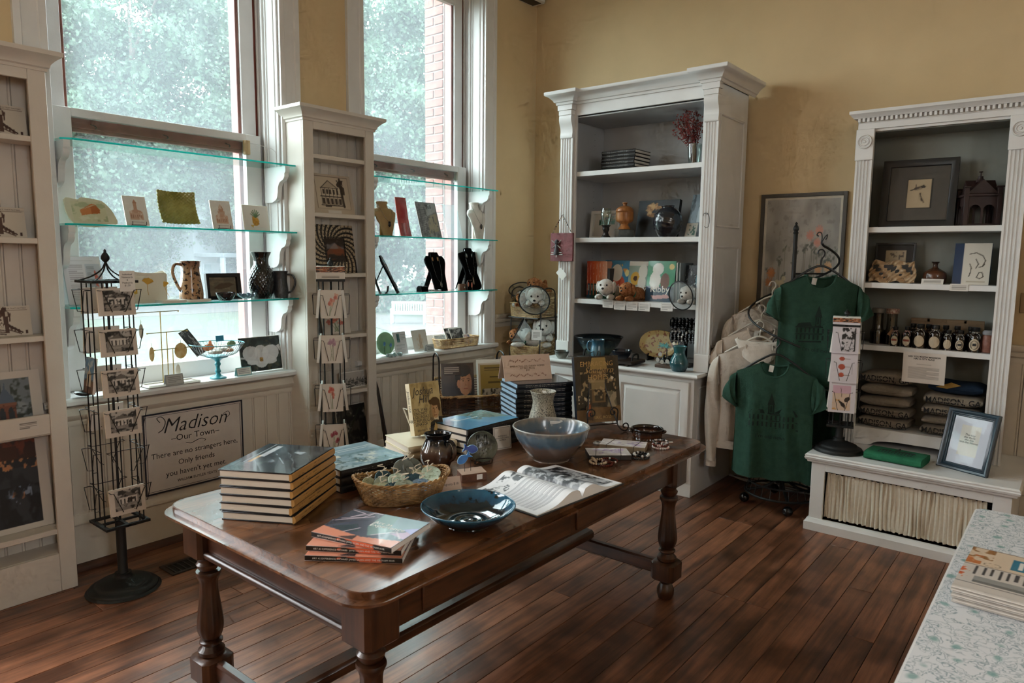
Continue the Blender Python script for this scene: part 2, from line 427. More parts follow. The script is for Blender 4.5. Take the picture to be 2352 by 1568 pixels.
def smooth(pts, n=6, closed=False):
    """Catmull-Rom through points"""
    P = [Vector(p) for p in pts]; m = len(P); out = []
    for i in range(m if closed else m-1):
        a = P[(i-1) % m] if (closed or i > 0) else P[i]; b = P[i]; c = P[(i+1) % m]; d = P[(i+2) % m] if (closed or i < m-2) else P[(i+1) % m]
        for k in range(n):
            t = k/n; out.append(0.5*((2*b)+(c-a)*t+(2*a-5*b+4*c-d)*t*t+(3*b-a-3*c+d)*t**3))
    if not closed: out.append(P[-1])
    return [tuple(p) for p in out]
def curve2(prof, n=5): return [(p[0], p[1]) for p in smooth([(a, b, 0) for a, b in prof], n)]
ORD = ['topmost', 'second from the top', 'third from the top', 'fourth from the top', 'fifth from the top', 'sixth from the top', 'seventh from the top', 'eighth from the top', 'ninth from the top']
def nth(i, n): return ORD[i] if i < n-1 else 'bottom one'
# ================================================================ materials of the place
WHITE = mat('white_trim_paint', 'e0dfde', 0.38, var=0.03, scale=6, bump=0.03, bscale=90)
CREAM = mat('cream_cabinet_paint', 'd9d2c8', 0.42, var=0.03, scale=6, bump=0.03, bscale=90)
CREAM2 = mat('cream_wainscot_paint', 'd6cdbf', 0.45, var=0.03, scale=6, bump=0.03, bscale=90)
PLASTER = mat('yellow_wall_plaster', 'd8bf96', 0.85, var=0.04, scale=2.5, bump=0.08, bscale=25)
CEIL = mat('ceiling_paint', 'efe9dc', 0.9, var=0.02, scale=3)
GREYPAINT = mat('grey_cabinet_lining', 'bcbec0', 0.6, var=0.04, scale=4, bump=0.02)
GREYGREEN = mat('grey_green_cabinet_lining', '868983', 0.65, var=0.05, scale=4, bump=0.02)
BROWNWOOD = mat('brown_painted_sash', '9a5a4e', 0.5, var=0.15, scale=12, bump=0.1)
FLOORW = wood('pine_floor_board', '553423', 'a66d4e', 'y', 0.36, 3.2, dark='8a7c70', rnd=0.22, coat=0.12, bump=0.25)
DARKGAP = mat('floor_gap', '120b08', 0.9)
BLACKM = mat('black_metal', '0e0f11', 0.42, metal=0.0, var=0.2, scale=30)
GLASS = glassy('shelf_glass', 'e2f4f1', 0.05)
PANE = glassy('window_pane', 'f4fbfa', 0.05, haze=0.08, hazecol='eaf6ff')  # milky veil puts the bright haze outside into the pane
CLEAR = glassy('clear_acrylic', 'f2f6f6', 0.07)
def teal_edge():
    m = D.materials.new('teal_glass_edge'); m.use_nodes = True; nt = m.node_tree; N = nt.nodes; L = nt.links; p = N['Principled BSDF']
    p.inputs['Base Color'].default_value = (*lin('2cb4b0'), 1); p.inputs['Roughness'].default_value = 0.12
    tl = N.new('ShaderNodeBsdfTranslucent'); tl.inputs[0].default_value = (*lin('4fe0da'), 1)
    mx = N.new('ShaderNodeMixShader'); mx.inputs[0].default_value = 0.55; L.new(p.outputs[0], mx.inputs[1]); L.new(tl.outputs[0], mx.inputs[2]); L.new(mx.outputs[0], N['Material Output'].inputs[0])
    return m
TEALEDGE = teal_edge()
# ================================================================ floor: boards run along the window wall
fl = struct(MB().box(-0.02, -9, -0.06, 7, 0, -0.021).build('floor', DARKGAP))
PW = 0.112
rf = random.Random(3); plank_mesh = {}
def plank(i, y0, y1):
    L_ = round((y1-y0)*4)/4
    if L_ not in plank_mesh: plank_mesh[L_] = MB().box(0, 0, -0.02, PW-0.0022, L_-0.003, 0, 0.0012).mesh('plank')
    o = obj('plank', plank_mesh[L_], FLOORW, fl); o.location = (i*PW, y0, -rf.random()*0.0009)
for i in range(62):
    y = -9.0+rf.choice([0, .5, 1, 1.5])
    if y > -9: plank(i, -9, y)
    while y < 0:
        n = rf.choice([1.5, 2, 2.5, 3, 3.5]); n = n if y+n < -0.5 else -y
        plank(i, y, y+n); y += n
# ================================================================ walls
def wall_holes(us, ws, hole, th):
    """wall in u,w with openings; returns verts (u, w, depth) and faces"""
    vs = []; ix = {}; fs = []
    def v(i, j, d):
        if (i, j, d) not in ix: ix[(i, j, d)] = len(vs); vs.append((us[i], ws[j], -th*d))
        return ix[(i, j, d)]
    nu, nw = len(us)-1, len(ws)-1
    solid = lambda i, j: 0 <= i < nu and 0 <= j < nw and not hole(i, j)
    for i in range(nu):
        for j in range(nw):
            if not solid(i, j): continue
            for d in (0, 1): fs.append((v(i, j, d), v(i+1, j, d), v(i+1, j+1, d), v(i, j+1, d)))
            for (a, b, ni, nj) in (((i, j), (i+1, j), i, j-1), ((i, j+1), (i+1, j+1), i, j+1), ((i, j), (i, j+1), i-1, j), ((i+1, j), (i+1, j+1), i+1, j)):
                if not solid(ni, nj): fs.append((v(*a, 0), v(*b, 0), v(*b, 1), v(*a, 1)))
    return vs, fs
HEAD = 3.75
ys = sorted([-9.2, 0.1]+[y for w_ in WINS for y in w_]); holes = {ys.index(w_[0]) for w_ in WINS}
vs, fs = wall_holes(ys, [-0.05, 0.88, HEAD, 4.3], lambda i, j: i in holes and j == 1, 0.28)
mb = MB(); mb.add([(d, u, z) for u, z, d in vs], fs)
wall_left = struct(mb.build('wall_left', PLASTER))
wall_back = struct(MB().box(-0.28, -0.05, -0.05, 7.1, 0.15, 4.3).build('wall_back', PLASTER))
vs, fs = wall_holes([-9.2, -6.05, -5.15, 0.1], [-0.05, 1.8, 3.3, 4.3], lambda i, j: i == 1 and j == 1, 0.2)  # unseen window opening added to brighten the room-side surfaces
struct(MB().add([(7.0-d, u, z) for u, z, d in vs], fs).build('wall_right', PLASTER))
struct(MB().box(-0.28, -9.2, -0.05, 7.2, -9.0, 4.3).build('wall_front', PLASTER))
struct(MB().box(-0.28, -9.2, 4.2, 7.2, 0.1, 4.35).build('ceiling', CEIL))
YB = -0.05
# wainscot boards with their grooves
bd_mesh = {}
def board_mesh(w_, h, ax):
    k = (round(w_, 4), round(h, 4), ax)
    if k not in bd_mesh:
        # profile across the board: flat with a bead at one edge
        pr = [(0, 0), (0, .006), (.003, .010), (w_*.80, .010), (w_*.84, .005), (w_*.88, .010), (w_*.96, .010), (w_-.001, .004), (w_-.001, 0)]
        m_ = MB()
        if ax == 'y': m_.prism([(q, p) for p, q in pr], 'z', 0, h)
        else: m_.prism([(p, -q) for p, q in pr], 'z', 0, h)
        bd_mesh[k] = m_.mesh('board')
    return bd_mesh[k]
def boards_y(parent, x, y0, y1, z0, z1, m, w0=0.085, local=(0, 0, 0)):
    n = max(1, round((y1-y0)/w0)); w_ = (y1-y0)/n
    for i in range(n):
        o = obj('board', board_mesh(w_, z1-z0, 'y'), m, parent); o.location = (x-local[0], y0+i*w_-local[1], z0-local[2])
def boards_x(parent, y, x0, x1, z0, z1, m, w0=0.085, local=(0, 0, 0)):
    n = max(1, round((x1-x0)/w0)); w_ = (x1-x0)/n
    for i in range(n):
        o = obj('board', board_mesh(w_, z1-z0, 'x'), m, parent); o.location = (x0+i*w_-local[0], y-local[1], z0-local[2])
boards_y(wall_left, 0.001, -4.0, 0-0.06, 0.29, 0.765, CREAM2)
boards_x(wall_back, YB-0.001, 0.0, 0.75, 0.29, 1.04, CREAM2)
boards_x(wall_back, YB-0.001, 1.95, 2.75, 0.29, 1.04, CREAM2)
boards_x(wall_back, YB-0.001, 3.45, 4.6, 0.29, 1.04, CREAM2)
BASEP = [(0, 0), (.022, 0), (.022, .235), (.030, .245), (.030, .262), (.020, .275), (.014, .292), (0, .292)]
struct(MB().mold([(0.0, -9), (0.0, -0.05)], BASEP).build('baseboard_left', CREAM2))
struct(MB().mold([(0.0, -0.05), (7, -0.05)], BASEP).build('baseboard_back', CREAM2))
QR = [(.022, 0), (.05, 0), (.049, .012), (.042, .026), (.030, .034), (.022, .036)]
struct(MB().mold([(0.0, -9), (0.0, -0.05)], QR).build('trim_1', wood('dark_shoe_mould', '3a1f12', '5a3420', 'y', 0.45)))
RAIL = [(0, 0), (.012, 0), (.018, .02), (.014, .035), (.030, .045), (.034, .062), (.026, .07), (.045, .085), (.05, .105), (.042, .112), (0, .112)]
def up(pr, z): return [(a, b+z) for a, b in pr]
struct(MB().mold([(0.0, -0.61), (0.0, -0.05), (0.75, -0.05)], up(RAIL, 1.03)).build('trim_2', CREAM2))
struct(MB().mold([(1.95, -0.05), (7, -0.05)], up(RAIL, 1.03)).build('trim_3', CREAM2))
APRON = [(0, .755), (.016, .755), (.022, .77), (.018, .785), (.036, .80), (.042, .815), (.034, .83), (.026, .85), (.05, .862), (0, .862)]
struct(MB().mold([(0.0, -4.0), (0.0, -0.61)], APRON).build('trim_4', CREAM2))
# ================================================================ windows
def window(n, y0, y1, detail=True):
    W = room('window_%d' % n, (0, (y0+y1)/2, 0.88)); ym = (y0+y1)/2
    B = lambda nm, m, *bx, b=.002: MB().box(*bx, b=b).build(nm, m, W, world=True)
    for s in (0, 1):                       # flat casing with a back band on the room side
        a, c = (y0-.135, y0) if s == 0 else (y1, y1+.135)
        MB().prism([(0, a), (.022, a+.0), (.026, a+.012 if s else a+.0), (.026, a+.03), (.018, a+.036), (.018, c-.036), (.026, c-.03), (.026, c), (0, c)] if True else [], 'z', .862, HEAD+.12).build('casing', WHITE, W, world=True)
    B('head_casing', WHITE, 0, y0-.16, HEAD, .03, y1+.16, HEAD+.16)
    sl = MB().mold([(0.0, y0-.13), (0.0, y1+.13)], [(-.28, .882), (.058, .866), (.072, .874), (.074, .892), (.066, .904), (-.12, .906), (-.28, .89)])
    sl.build('sill', WHITE, W, world=True)
    for s in (0, 1):
        y = y0 if s == 0 else y1; d = 1 if s == 0 else -1
        B('jamb', WHITE, -.28, y, .9, 0, y+d*.012, HEAD)
        for x0, x1, pr in ((-.145, -.128, .030), (-.118, -.108, .022), (-.208, -.196, .03), (-.04, -.028, .018)):
            MB().tube([((x0+x1)/2, y+d*pr*.6, .9), ((x0+x1)/2, y+d*pr*.6, HEAD)], (x1-x0)*.75, 8).build('stop_bead', WHITE, W, world=True)
        B('outer_frame', BROWNWOOD, -.29, y+d*.012, .9, -.215, y+d*.155, HEAD)
        # lower sash stile, upper sash stile
        B('lower_sash_stile', WHITE, -.192, y+d*.045, .905, -.150, y+d*.145, 2.365)
        B('upper_sash_stile', WHITE, -.236, y+d*.045, 2.24, -.196, y+d*.135, HEAD-.02)
    a, c = y0+.145, y1-.145
    B('meeting_rail', WHITE, -.192, a, 2.322, -.150, c, 2.365)
    B('bottom_rail', WHITE, -.192, a, .905, -.150, c, 1.0)
    a2, c2 = y0+.135, y1-.135
    B('upper_bottom_rail', BROWNWOOD, -.236, a2, 2.275, -.198, c2, 2.345)
    B('upper_bottom_rail_lip', BROWNWOOD, -.230, a2, 2.255, -.206, c2, 2.275)
    B('upper_top_rail', WHITE, -.236, a2, HEAD-.11, -.196, c2, HEAD-.02)
    B('pane', PANE, -.174, a-.005, .995, -.170, c+.005, 2.326, b=0)
    B('pane', PANE, -.218, a2-.005, 2.34, -.214, c2+.005, HEAD-.105, b=0)
    if detail:
        for k in (.12, .5, .88):
            y = a2+(c2-a2)*k
            MB().tube(smooth([(-.197, y, 2.30), (-.18, y, 2.296), (-.172, y+.012, 2.29), (-.18, y+.02, 2.282), (-.19, y+.018, 2.28)], 4), .003, 5).build('hook', BLACKM, W, world=True)
    return W
for n, (a, c) in enumerate(WINS[:2]): window(n+1, a, c)
# scrolled shelf brackets on the jambs
BR = curve2([(0, 0), (0, -.03), (-.010, -.042), (-.012, -.06), (-.03, -.08), (-.062, -.092), (-.082, -.12), (-.088, -.155), (-.10, -.19), (-.125, -.205)], 4)
def bracket(win, y, z, d, x1=.105):
    pts = [(x1+p, z+q) for p, q in BR] + [(x1-.15, z-.213), (-.125, z-.213), (-.125, z)]
    return MB().prism(pts, 'y', y, y+d*.03).build('shelf_bracket', WHITE, win, world=True)
W1, W2 = D.objects['window_1'], D.objects['window_2']
SHZ = (2.172, 1.768, 1.360)
for z in SHZ:
    for w_, (a, c) in ((W1, WINS[0]), (W2, WINS[1])):
        bracket(w_, a+.012, z-.006, 1); bracket(w_, c-.012, z-.006, -1)
def glass_shelf(y0, y1, z, label):
    t = thing('glass_shelf', label, 'shelf', (0, (y0+y1)/2, z-.005), group='glass window shelves')
    pts = [(-.13, y0), (.085, y0), (.12, y0+.04), (.12, y1), (-.13, y1)]
    MB().prism(pts, 'z', z-.005, z+.004).build('sheet', GLASS, t, world=True)
    e = [(.085, y0), (.12, y0+.04), (.12, y1)]
    MB().mold(e, [(0.0003, z-.0052), (.0025, z-.0045), (.0025, z+.0035), (0.0003, z+.0042)]).build('polished_edge', TEALEDGE, t, world=True)
for z, nm in zip(SHZ, ('empty top', 'middle', 'lowest')):
    glass_shelf(-3.895, -2.622, z, '%s glass shelf across the left window' % nm)
    glass_shelf(-2.0, -.70, z, '%s glass shelf across the right window' % nm)
# roller-shade bracket and cord on the first window
t = thing('shade_bracket', 'small tan wooden roller-shade bracket on the left window sash', 'bracket', (-.13, -2.79, 2.26))
MB().box(-.15, -2.81, 2.24, -.12, -2.775, 2.325, .003).build('block', wood('pale_wood', 'b39468', 'd8be93', 'z', .5), t, world=True)
MB().tube(smooth([(-.118, -2.78, 2.31), (-.09, -2.73, 2.30), (-.03, -2.66, 2.26), (-.02, -2.65, 2.1), (-.02, -2.65, 1.5), (-.02, -2.65, 1.0)], 5), .0018, 5).build('cord', WHITE, t, world=True)

# globe pendants of the room (behind and above the camera)
def pendant(x, y, z, label, watts=60):
    t = thing('pendant_lamp', label, 'lamp', (x, y, z))
    em = D.materials.get('lamp_globe')
    if not em:
        em = D.materials.new('lamp_globe'); em.use_nodes = True; e_ = em.node_tree.nodes['Principled BSDF']
        e_.inputs['Base Color'].default_value = (1, .9, .75, 1); e_.inputs['Emission Color'].default_value = (1, .80, .56, 1); e_.inputs['Emission Strength'].default_value = 3
    MB().ball((0, 0, 0), .13, 20, 14).build('globe', em, t)
    MB().tube([(0, 0, .13), (0, 0, 4.2-z)], .008, 8).build('stem', BLACKM, t); MB().lathe([(.07, 0), (.06, .03), (0, .035)], 20, TR(0, 0, 4.2-z-.036)).build('canopy', BLACKM, t)
    l = D.lights.new('lamp_bulb', 'POINT'); l.energy = watts; l.color = (1, .84, .66); l.shadow_soft_size = .14
    o = D.objects.new('lamp_bulb', l); COL.objects.link(o); o.parent = t; o.location = (0, 0, -.2)
pendant(5.2, -4.6, 3.1, 'white globe pendant over the right of the room', 8)
pendant(2.4, -7.2, 3.1, 'white globe pendant over the back of the room', 8)
pendant(5.2, -7.2, 3.1, 'white globe pendant in the far corner behind', 8)
# ================================================================ outdoors
GZ = -1.3
GRASS = mat('lawn_grass', '222d1e', 0.9, scale=1.5, col2='303c2a', bump=0.3, bscale=30)
struct(MB().box(-90, -60, GZ-.1, -.28, 80, GZ).build('lawn', GRASS))
PATHM = mat('pale_gravel_path', '3c3936', 0.95, scale=3, var=0.08)
struct(MB().prism([(-36.5, -20), (-30.5, -20), (-30, 15), (-25, 34), (-32, 50), (-37, 22)], 'z', GZ-.05, GZ+.02).build('road', PATHM))
struct(MB().prism([(-30.2, 15.5), (-22, 15), (-10, 10.5), (-8.5, 12.5), (-19, 18.5), (-29.8, 17.5)], 'z', GZ-.05, GZ+.025).build('path', PATHM))
def leafmat(name, c1, c2):
    m = D.materials.new(name); m.use_nodes = True; nt = m.node_tree; N = nt.nodes; L = nt.links; p = N['Principled BSDF']
    tc = N.new('ShaderNodeTexCoord'); nz = N.new('ShaderNodeTexNoise'); nz.inputs['Scale'].default_value = 0.9; nz.inputs['Detail'].default_value = 6
    L.new(tc.outputs['Object'], nz.inputs[0]); rp = N.new('ShaderNodeValToRGB'); rp.color_ramp.elements[0].position = .35; rp.color_ramp.elements[1].position = .65
    rp.color_ramp.elements[0].color = (*lin(c1), 1); rp.color_ramp.elements[1].color = (*lin(c2), 1); L.new(nz.outputs['Fac'], rp.inputs[0])
    L.new(rp.outputs[0], p.inputs['Base Color']); p.inputs['Roughness'].default_value = .5
    tl = N.new('ShaderNodeBsdfTranslucent'); L.new(rp.outputs[0], tl.inputs[0])
    mx = N.new('ShaderNodeMixShader'); mx.inputs[0].default_value = .4; L.new(p.outputs[0], mx.inputs[1]); L.new(tl.outputs[0], mx.inputs[2]); L.new(mx.outputs[0], N['Material Output'].inputs[0])
    return m
LEAFA = leafmat('oak_leaves', '1f3328', '4a6450'); LEAFB = leafmat('maple_leaves', '283e32', '607a64'); LEAFC = leafmat('pale_shrub_leaves', '465848', '747e6c')
BARK = mat('tree_bark', '6b5f58', 0.9, scale=8, var=.25, bump=.4, bscale=12)
def leaves(rs, cens, per, rad, size):
    C_ = np.repeat(np.array(cens), per, 0); n = len(C_)
    P = C_+rs.normal(0, 1, (n, 3))*np.array([rad, rad, rad*.6])
    a = rs.normal(0, 1, (n, 3)); a /= np.linalg.norm(a, axis=1)[:, None]; b = rs.normal(0, 1, (n, 3)); b -= a*(a*b).sum(1)[:, None]; b /= np.linalg.norm(b, axis=1)[:, None]
    dd = np.linalg.norm((P-C_)/rad, axis=1)[:, None]; s_ = size*rs.uniform(.5, 1.3, (n, 1))*(1+2.6*np.exp(-(dd/.75)**2))
    V = np.stack([P-a*s_, P+b*s_*.6-a*s_*.1, P+a*s_, P-b*s_*.6+a*s_*.1], 1).reshape(-1, 3)
    F_ = np.arange(n*4).reshape(-1, 4)
    me = D.meshes.new('foliage'); me.from_pydata(V.tolist(), [], F_.tolist()); return me
def tree(x, y, h, r, label, m, seed, nc=180, per=330, size=.115, base=.14):
    rs = np.random.RandomState(seed); t = thing('tree', label, 'tree', (x, y, GZ), group='trees beyond the lawn')
    br = MB().tube(smooth([(0, 0, 0), (.15, .1, h*.25), (-.1, .2, h*.5), (.1, 0, h*.8)], 4), [.32*(1-i/13*.8) for i in range(13)], 8)
    br.build('trunk', BARK, t)
    for k in range(5):
        a = rs.rand()*6.3; z0 = h*(.25+.1*k)
        MB().tube(smooth([(0, 0, z0), (math.cos(a)*r*.3, math.sin(a)*r*.3, z0+h*.1), (math.cos(a)*r*.7, math.sin(a)*r*.7, z0+h*.2)], 3), [.12-.012*i for i in range(7)], 6).build('branch', BARK, t)
    u = rs.normal(0, 1, (nc, 3)); u /= np.linalg.norm(u, axis=1)[:, None]; q = rs.uniform(.45, 1, (nc, 1))**.6
    c = u*q*np.array([r, r, h*(1-base)/2]) + np.array([0, 0, h*(base+(1-base)/2)])
    o = obj('foliage', leaves(rs, c, per, r*.13, size), m, t); o['kind'] = 'stuff'
TS = [(-46, 6, 15.5, 7, 'tall dark green tree filling the left side of the left window', LEAFA), (-44, 15.5, 23, 7.5, 'broad dense tree in the middle of the left window view', LEAFB),
      (-48, 23, 22, 8, 'big hazy tree behind the white porch house', LEAFA), (-38, 10.5, 11, 5, 'lower rounded tree standing before the broad tree in the left window', LEAFA),
      (-40, 20.5, 13, 4.5, 'mid-height tree shading the porch house', LEAFB), (-30, 27, 20, 7, 'large feathery tree seen through the right window', LEAFB),
      (-27, 21.5, 13, 4.5, 'nearer leafy tree over the garden bench', LEAFB), (-36, 37, 23, 9, 'far tall tree at the back of the right window view', LEAFA), (-20, 27, 17, 6, 'tree at the right edge of the right window beside the brick pier', LEAFA),
      (-56, 12, 27, 8, 'highest pale tree against the sky in the left window', LEAFB), (-50, -3, 20, 6.5, 'tree at the far left of the lawn beyond the window', LEAFA)]
for i, (x, y, h, r, lb, m) in enumerate(TS): tree(x, y, h, r, lb, m, 11+i)
def shrub(x, y, h, r, label, m, seed):
    rs = np.random.RandomState(seed); t = thing('shrub', label, 'shrub', (x, y, GZ), group='shrubs beyond the road')
    for k in range(4):
        a = k*1.7; MB().tube([(0, 0, 0), (math.cos(a)*r*.3, math.sin(a)*r*.3, h*.6)], .04, 5).build('stem', BARK, t)
    u = rs.normal(0, 1, (26, 3)); u /= np.linalg.norm(u, axis=1)[:, None]; u[:, 2] = abs(u[:, 2])
    o = obj('foliage', leaves(rs, u*np.array([r, r, h])*.8, 90, r*.2, .13), m, t); o['kind'] = 'stuff'
shrub(-38.5, 12.5, 3.2, 2.6, 'pale flowering shrub beyond the road left of the porch house', LEAFC, 41)
shrub(-39.5, 9.2, 2.4, 2.2, 'low pale bush at the left beyond the road', LEAFC, 42)
shrub(-36.8, 20.0, 1.6, 1.5, 'small bush in front of the porch house', LEAFB, 43)
shrub(-24, 21.5, 1.5, 2.6, 'low hedge behind the white garden bench', LEAFA, 44)
shrub(-21, 22.8, 1.5, 2.4, 'clipped bush right of the white garden bench', LEAFA, 45)
# white porch house far across the road
HW = mat('house_siding', '8a9096', 0.8, var=.05); HR = mat('house_roof', '6f777c', 0.9, var=.1); HG = mat('house_window_glass', '56656c', 0.2)
h = thing('house', 'pale two-storey porch house among the trees across the road', 'house', (-42.5, 19, GZ), rz=math.radians(28))
MB().box(-2.2, -4.2, 0, 2.2, 4.2, 5).build('wall', HW, h)
MB().prism([(-2.8, 5), (2.8, 5), (0, 7)], 'y', -4.6, 4.6).build('roof', HR, h)
MB().box(2.2, -4.2, 2.75, 4.2, 4.2, 3.0, .03).build('porch_roof', HR, h)
MB().box(2.2, -4.2, 0, 4.2, 4.2, .45).build('porch_floor', HW, h)
for k in range(5): MB().box(3.9, -4+k*2-.12, .45, 4.14, -4+k*2+.12, 2.75, .02).build('porch_column', HW, h)
for k in range(4):
    for z in (1.0, 3.4):
        f = MB().box(2.2, -3.4+k*2.1, z, 2.26, -2.5+k*2.1, z+1.4, .01).build('window', HW, h); MB().box(2.25, -3.3+k*2.1, z+.1, 2.28, -2.6+k*2.1, z+1.3).build('pane', HG, f)
# slatted garden bench
GB = mat('bench_paint', '8d8d88', 0.6)
b = thing('garden_bench', 'white slatted garden bench on the path seen through the right window', 'bench', (-18.8, 15.7, GZ+.025), rz=math.radians(42))
for k in range(4): MB().box(-.75, -.28+k*.14, .42, .75, -.17+k*.14, .45, .005).build('seat_slat', GB, b)
for k in range(13): MB().box(-.66+k*.105, .27, .5, -.60+k*.105, .30, .88, .005, M=TR(0, .0, 0)).build('back_slat', GB, b)
MB().box(-.75, .26, .86, .75, .31, .95, .01).build('top_rail', GB, b); MB().box(-.75, .26, .46, .75, .31, .52, .01).build('lower_rail', GB, b)
for s in (-1, 1):
    MB().box(s*.70-.035, .25, 0, s*.70+.035, .32, .95, .008).build('leg', GB, b); MB().box(s*.70-.035, -.30, 0, s*.70+.035, -.23, .64, .008).build('leg', GB, b)
    MB().box(s*.70-.045, -.33, .62, s*.70+.045, .28, .66, .008).build('armrest', GB, b)
# brick pier just outside the right window
MORT = mat('mortar', 'a99a8e', 0.95); BRK = mat('pink_red_brick', '7f5046', 0.9, scale=14, col2='966a60', bump=.3, bscale=60)
pier = struct(MB().box(-.515, -.905, GZ, -.295, -.45, 4.6).build('wall_brick_pier', MORT))
bm = [MB().box(0, -.012, 0, .098, .2, .062, .004).mesh('brick'), MB().box(0, -.012, 0, .208, .2, .062, .004).mesh('brick')]
for k in range(54):
    z = .62+k*.0725
    if k % 2: o = obj('brick', bm[1], BRK, pier); o.location = (-.513, -.903, z)
    else:
        for q in (0, 1): o = obj('brick', bm[0], BRK, pier); o.location = (-.513+q*.11, -.903, z)
# ================================================================ narrow display cabinets between the windows
CROWN = [(0, 0), (.006, 0), (.008, .012), (.016, .018), (.018, .03), (.03, .045), (.045, .058), (.058, .066), (.06, .085), (0, .085)]
def narrow_cabinet(y0, y1, label, shelves, lips=()):
    XF = .205; t = thing('display_cabinet', label, 'cabinet', (XF/2, (y0+y1)/2, 0))
    P = lambda nm, *bx, b=.002, m=CREAM: MB().box(*bx, b=b).build(nm, m, t, world=True)
    st = .072; zt = 2.395; zb = .19
    P('side_panel', .001, y0, 0, XF-.018, y0+.018, 2.46); P('side_panel', .001, y1-.018, 0, XF-.018, y1, 2.46)
    P('stile', XF-.018, y0, 0, XF, y0+st, 2.46); P('stile', XF-.018, y1-st, 0, XF, y1, 2.46)
    P('top_rail', XF-.018, y0+st, zt, XF, y1-st, 2.46); P('bottom_rail', XF-.018, y0+st, 0, XF, y1-st, zb)
    P('top_panel', .001, y0, 2.44, XF-.018, y1, 2.46)
    P('bottom_panel', .03, y0+.02, zb-.02, XF-.02, y1-.02, zb)
    bk = P('back_panel', .031, y0+.018, zb, .035, y1-.018, 2.44, b=0)
    boards_y(bk, .035, y0+.02, y1-.02, zb, 2.438, CREAM, .072, local=(XF/2*0, 0, 0))
    for z in shelves:
        s = P('shelf', .047, y0+.019, z-.026, XF-.012, y1-.019, z)
        if z in lips: MB().box(XF-.026, y0+st, z-.02, XF-.004, y1-st, z+.075, .003).build('ledge_lip', CREAM, t, world=True)
    for yy in (y0+.0185, y1-.0185):
        d = 1 if yy < (y0+y1)/2 else -1
        for k in range(44):
            z = .3+k*.048
            MB().lathe([(.0028, 0), (.0028, .0012), (0, .0012)], 6, TR(XF-.05, yy, z) @ RX(-d*PI/2)).build('peg_hole', DARKGAP, t, world=True) if (d < 0 and k > 14 and y0 > -3) else None
    MB().mold([(.0, y0), (XF, y0), (XF, y1), (.0, y1)], up(CROWN, 2.44)).build('cornice', CREAM, t, world=True)
    return t
narrow_cabinet(-4.60, -3.978, 'cream cabinet of sketch cards and prints at the left edge', (2.150, 1.695, 1.245, .80, .31), (.80,))
narrow_cabinet(-2.62, -2.075, 'narrow cream cabinet of prints standing between the two windows', (2.25, 1.895, 1.515, 1.115, .74, .335))
# ================================================================ big white hutch
def fluted(mb, x0, x1, yf, z0, z1, n=4, d=.007):
    """fluted strip facing -y"""
    w_ = (x1-x0); e = w_*.10; fw = (w_-2*e)/n; pts = [(x0, yf+.018), (x0, yf)]
    for i in range(n):
        a = x0+e+i*fw; c = a+fw
        pts += [(a+fw*.1, yf)]+[(a+fw*.5-math.cos(PI*k/6)*fw*.4, yf+math.sin(PI*k/6)*d) for k in range(1, 6)]+[(c-fw*.1, yf)]
    pts += [(x1, yf), (x1, yf+.018)]
    return mb.prism(pts, 'z', z0, z1)
def raised(parent, nm, m, x0, x1, z0, z1, yf, fr=.065, M=None):
    """frame-and-raised-panel door facing -y, front face at yf"""
    d = MB().mold([(x0, z0), (x0, z1), (x1, z1), (x1, z0)], [(0, 0), (0, .02), (.004, .022), (fr-.012, .022), (fr-.004, .014), (fr, .012), (fr, 0)], closed=True).build(nm, m, parent, M=TR(0, yf+.022, 0) @ UP)
    a, b, c, e = x0+fr, x1-fr, z0+fr, z1-fr
    p = MB().mold([(a, c), (a, e), (b, e), (b, c)], [(0, .002), (0, .006), (.022, .018), (.03, .018), (.03, .002)], closed=True)
    p.add([(a+.03, c+.03, .018), (b-.03, c+.03, .018), (b-.03, e-.03, .018), (a+.03, e-.03, .018)], [(0, 1, 2, 3)])
    p.build('raised_panel', m, d)
    return d
H = thing('hutch', 'large white hutch with cornice, fluted pilasters and grey-lined shelves', 'cabinet', (1.345, -.45, 0))
LH = (1.345, -.45, 0)
P = lambda nm, *bx, b=.002, m=WHITE: MB().box(*bx, b=b).build(nm, m, H, world=True)
HX0, HX1 = .72, 1.94; YBK = -.10
P('base_body', HX0, -.785, 0, HX1, YBK, .835)
P('plinth_board', HX0-.004, -.79, 0, HX1+.004, -.78, .09)
hs = MB().mold([(HX0-.03, -.62), (HX0-.03, -.825), (HX1+.03, -.825), (HX1+.03, YBK), (HX0-.03, YBK)], [(0, .836), (.008, .836), (.014, .844), (.014, .850), (.006, .862), (0, .862)], closed=True)
hs.add([(HX0-.03, -.825, .862), (HX1+.03, -.825, .862), (HX1+.03, YBK, .862), (HX0-.03, YBK, .862)], [(0, 1, 2, 3)]); hs.build('countertop', WHITE, H, world=True)
for a, c in ((HX0+.03, 1.325), (1.335, HX1-.03)):
    d = raised(H, 'door', WHITE, a-LH[0], c-LH[0], .12, .80, -.809+.45)
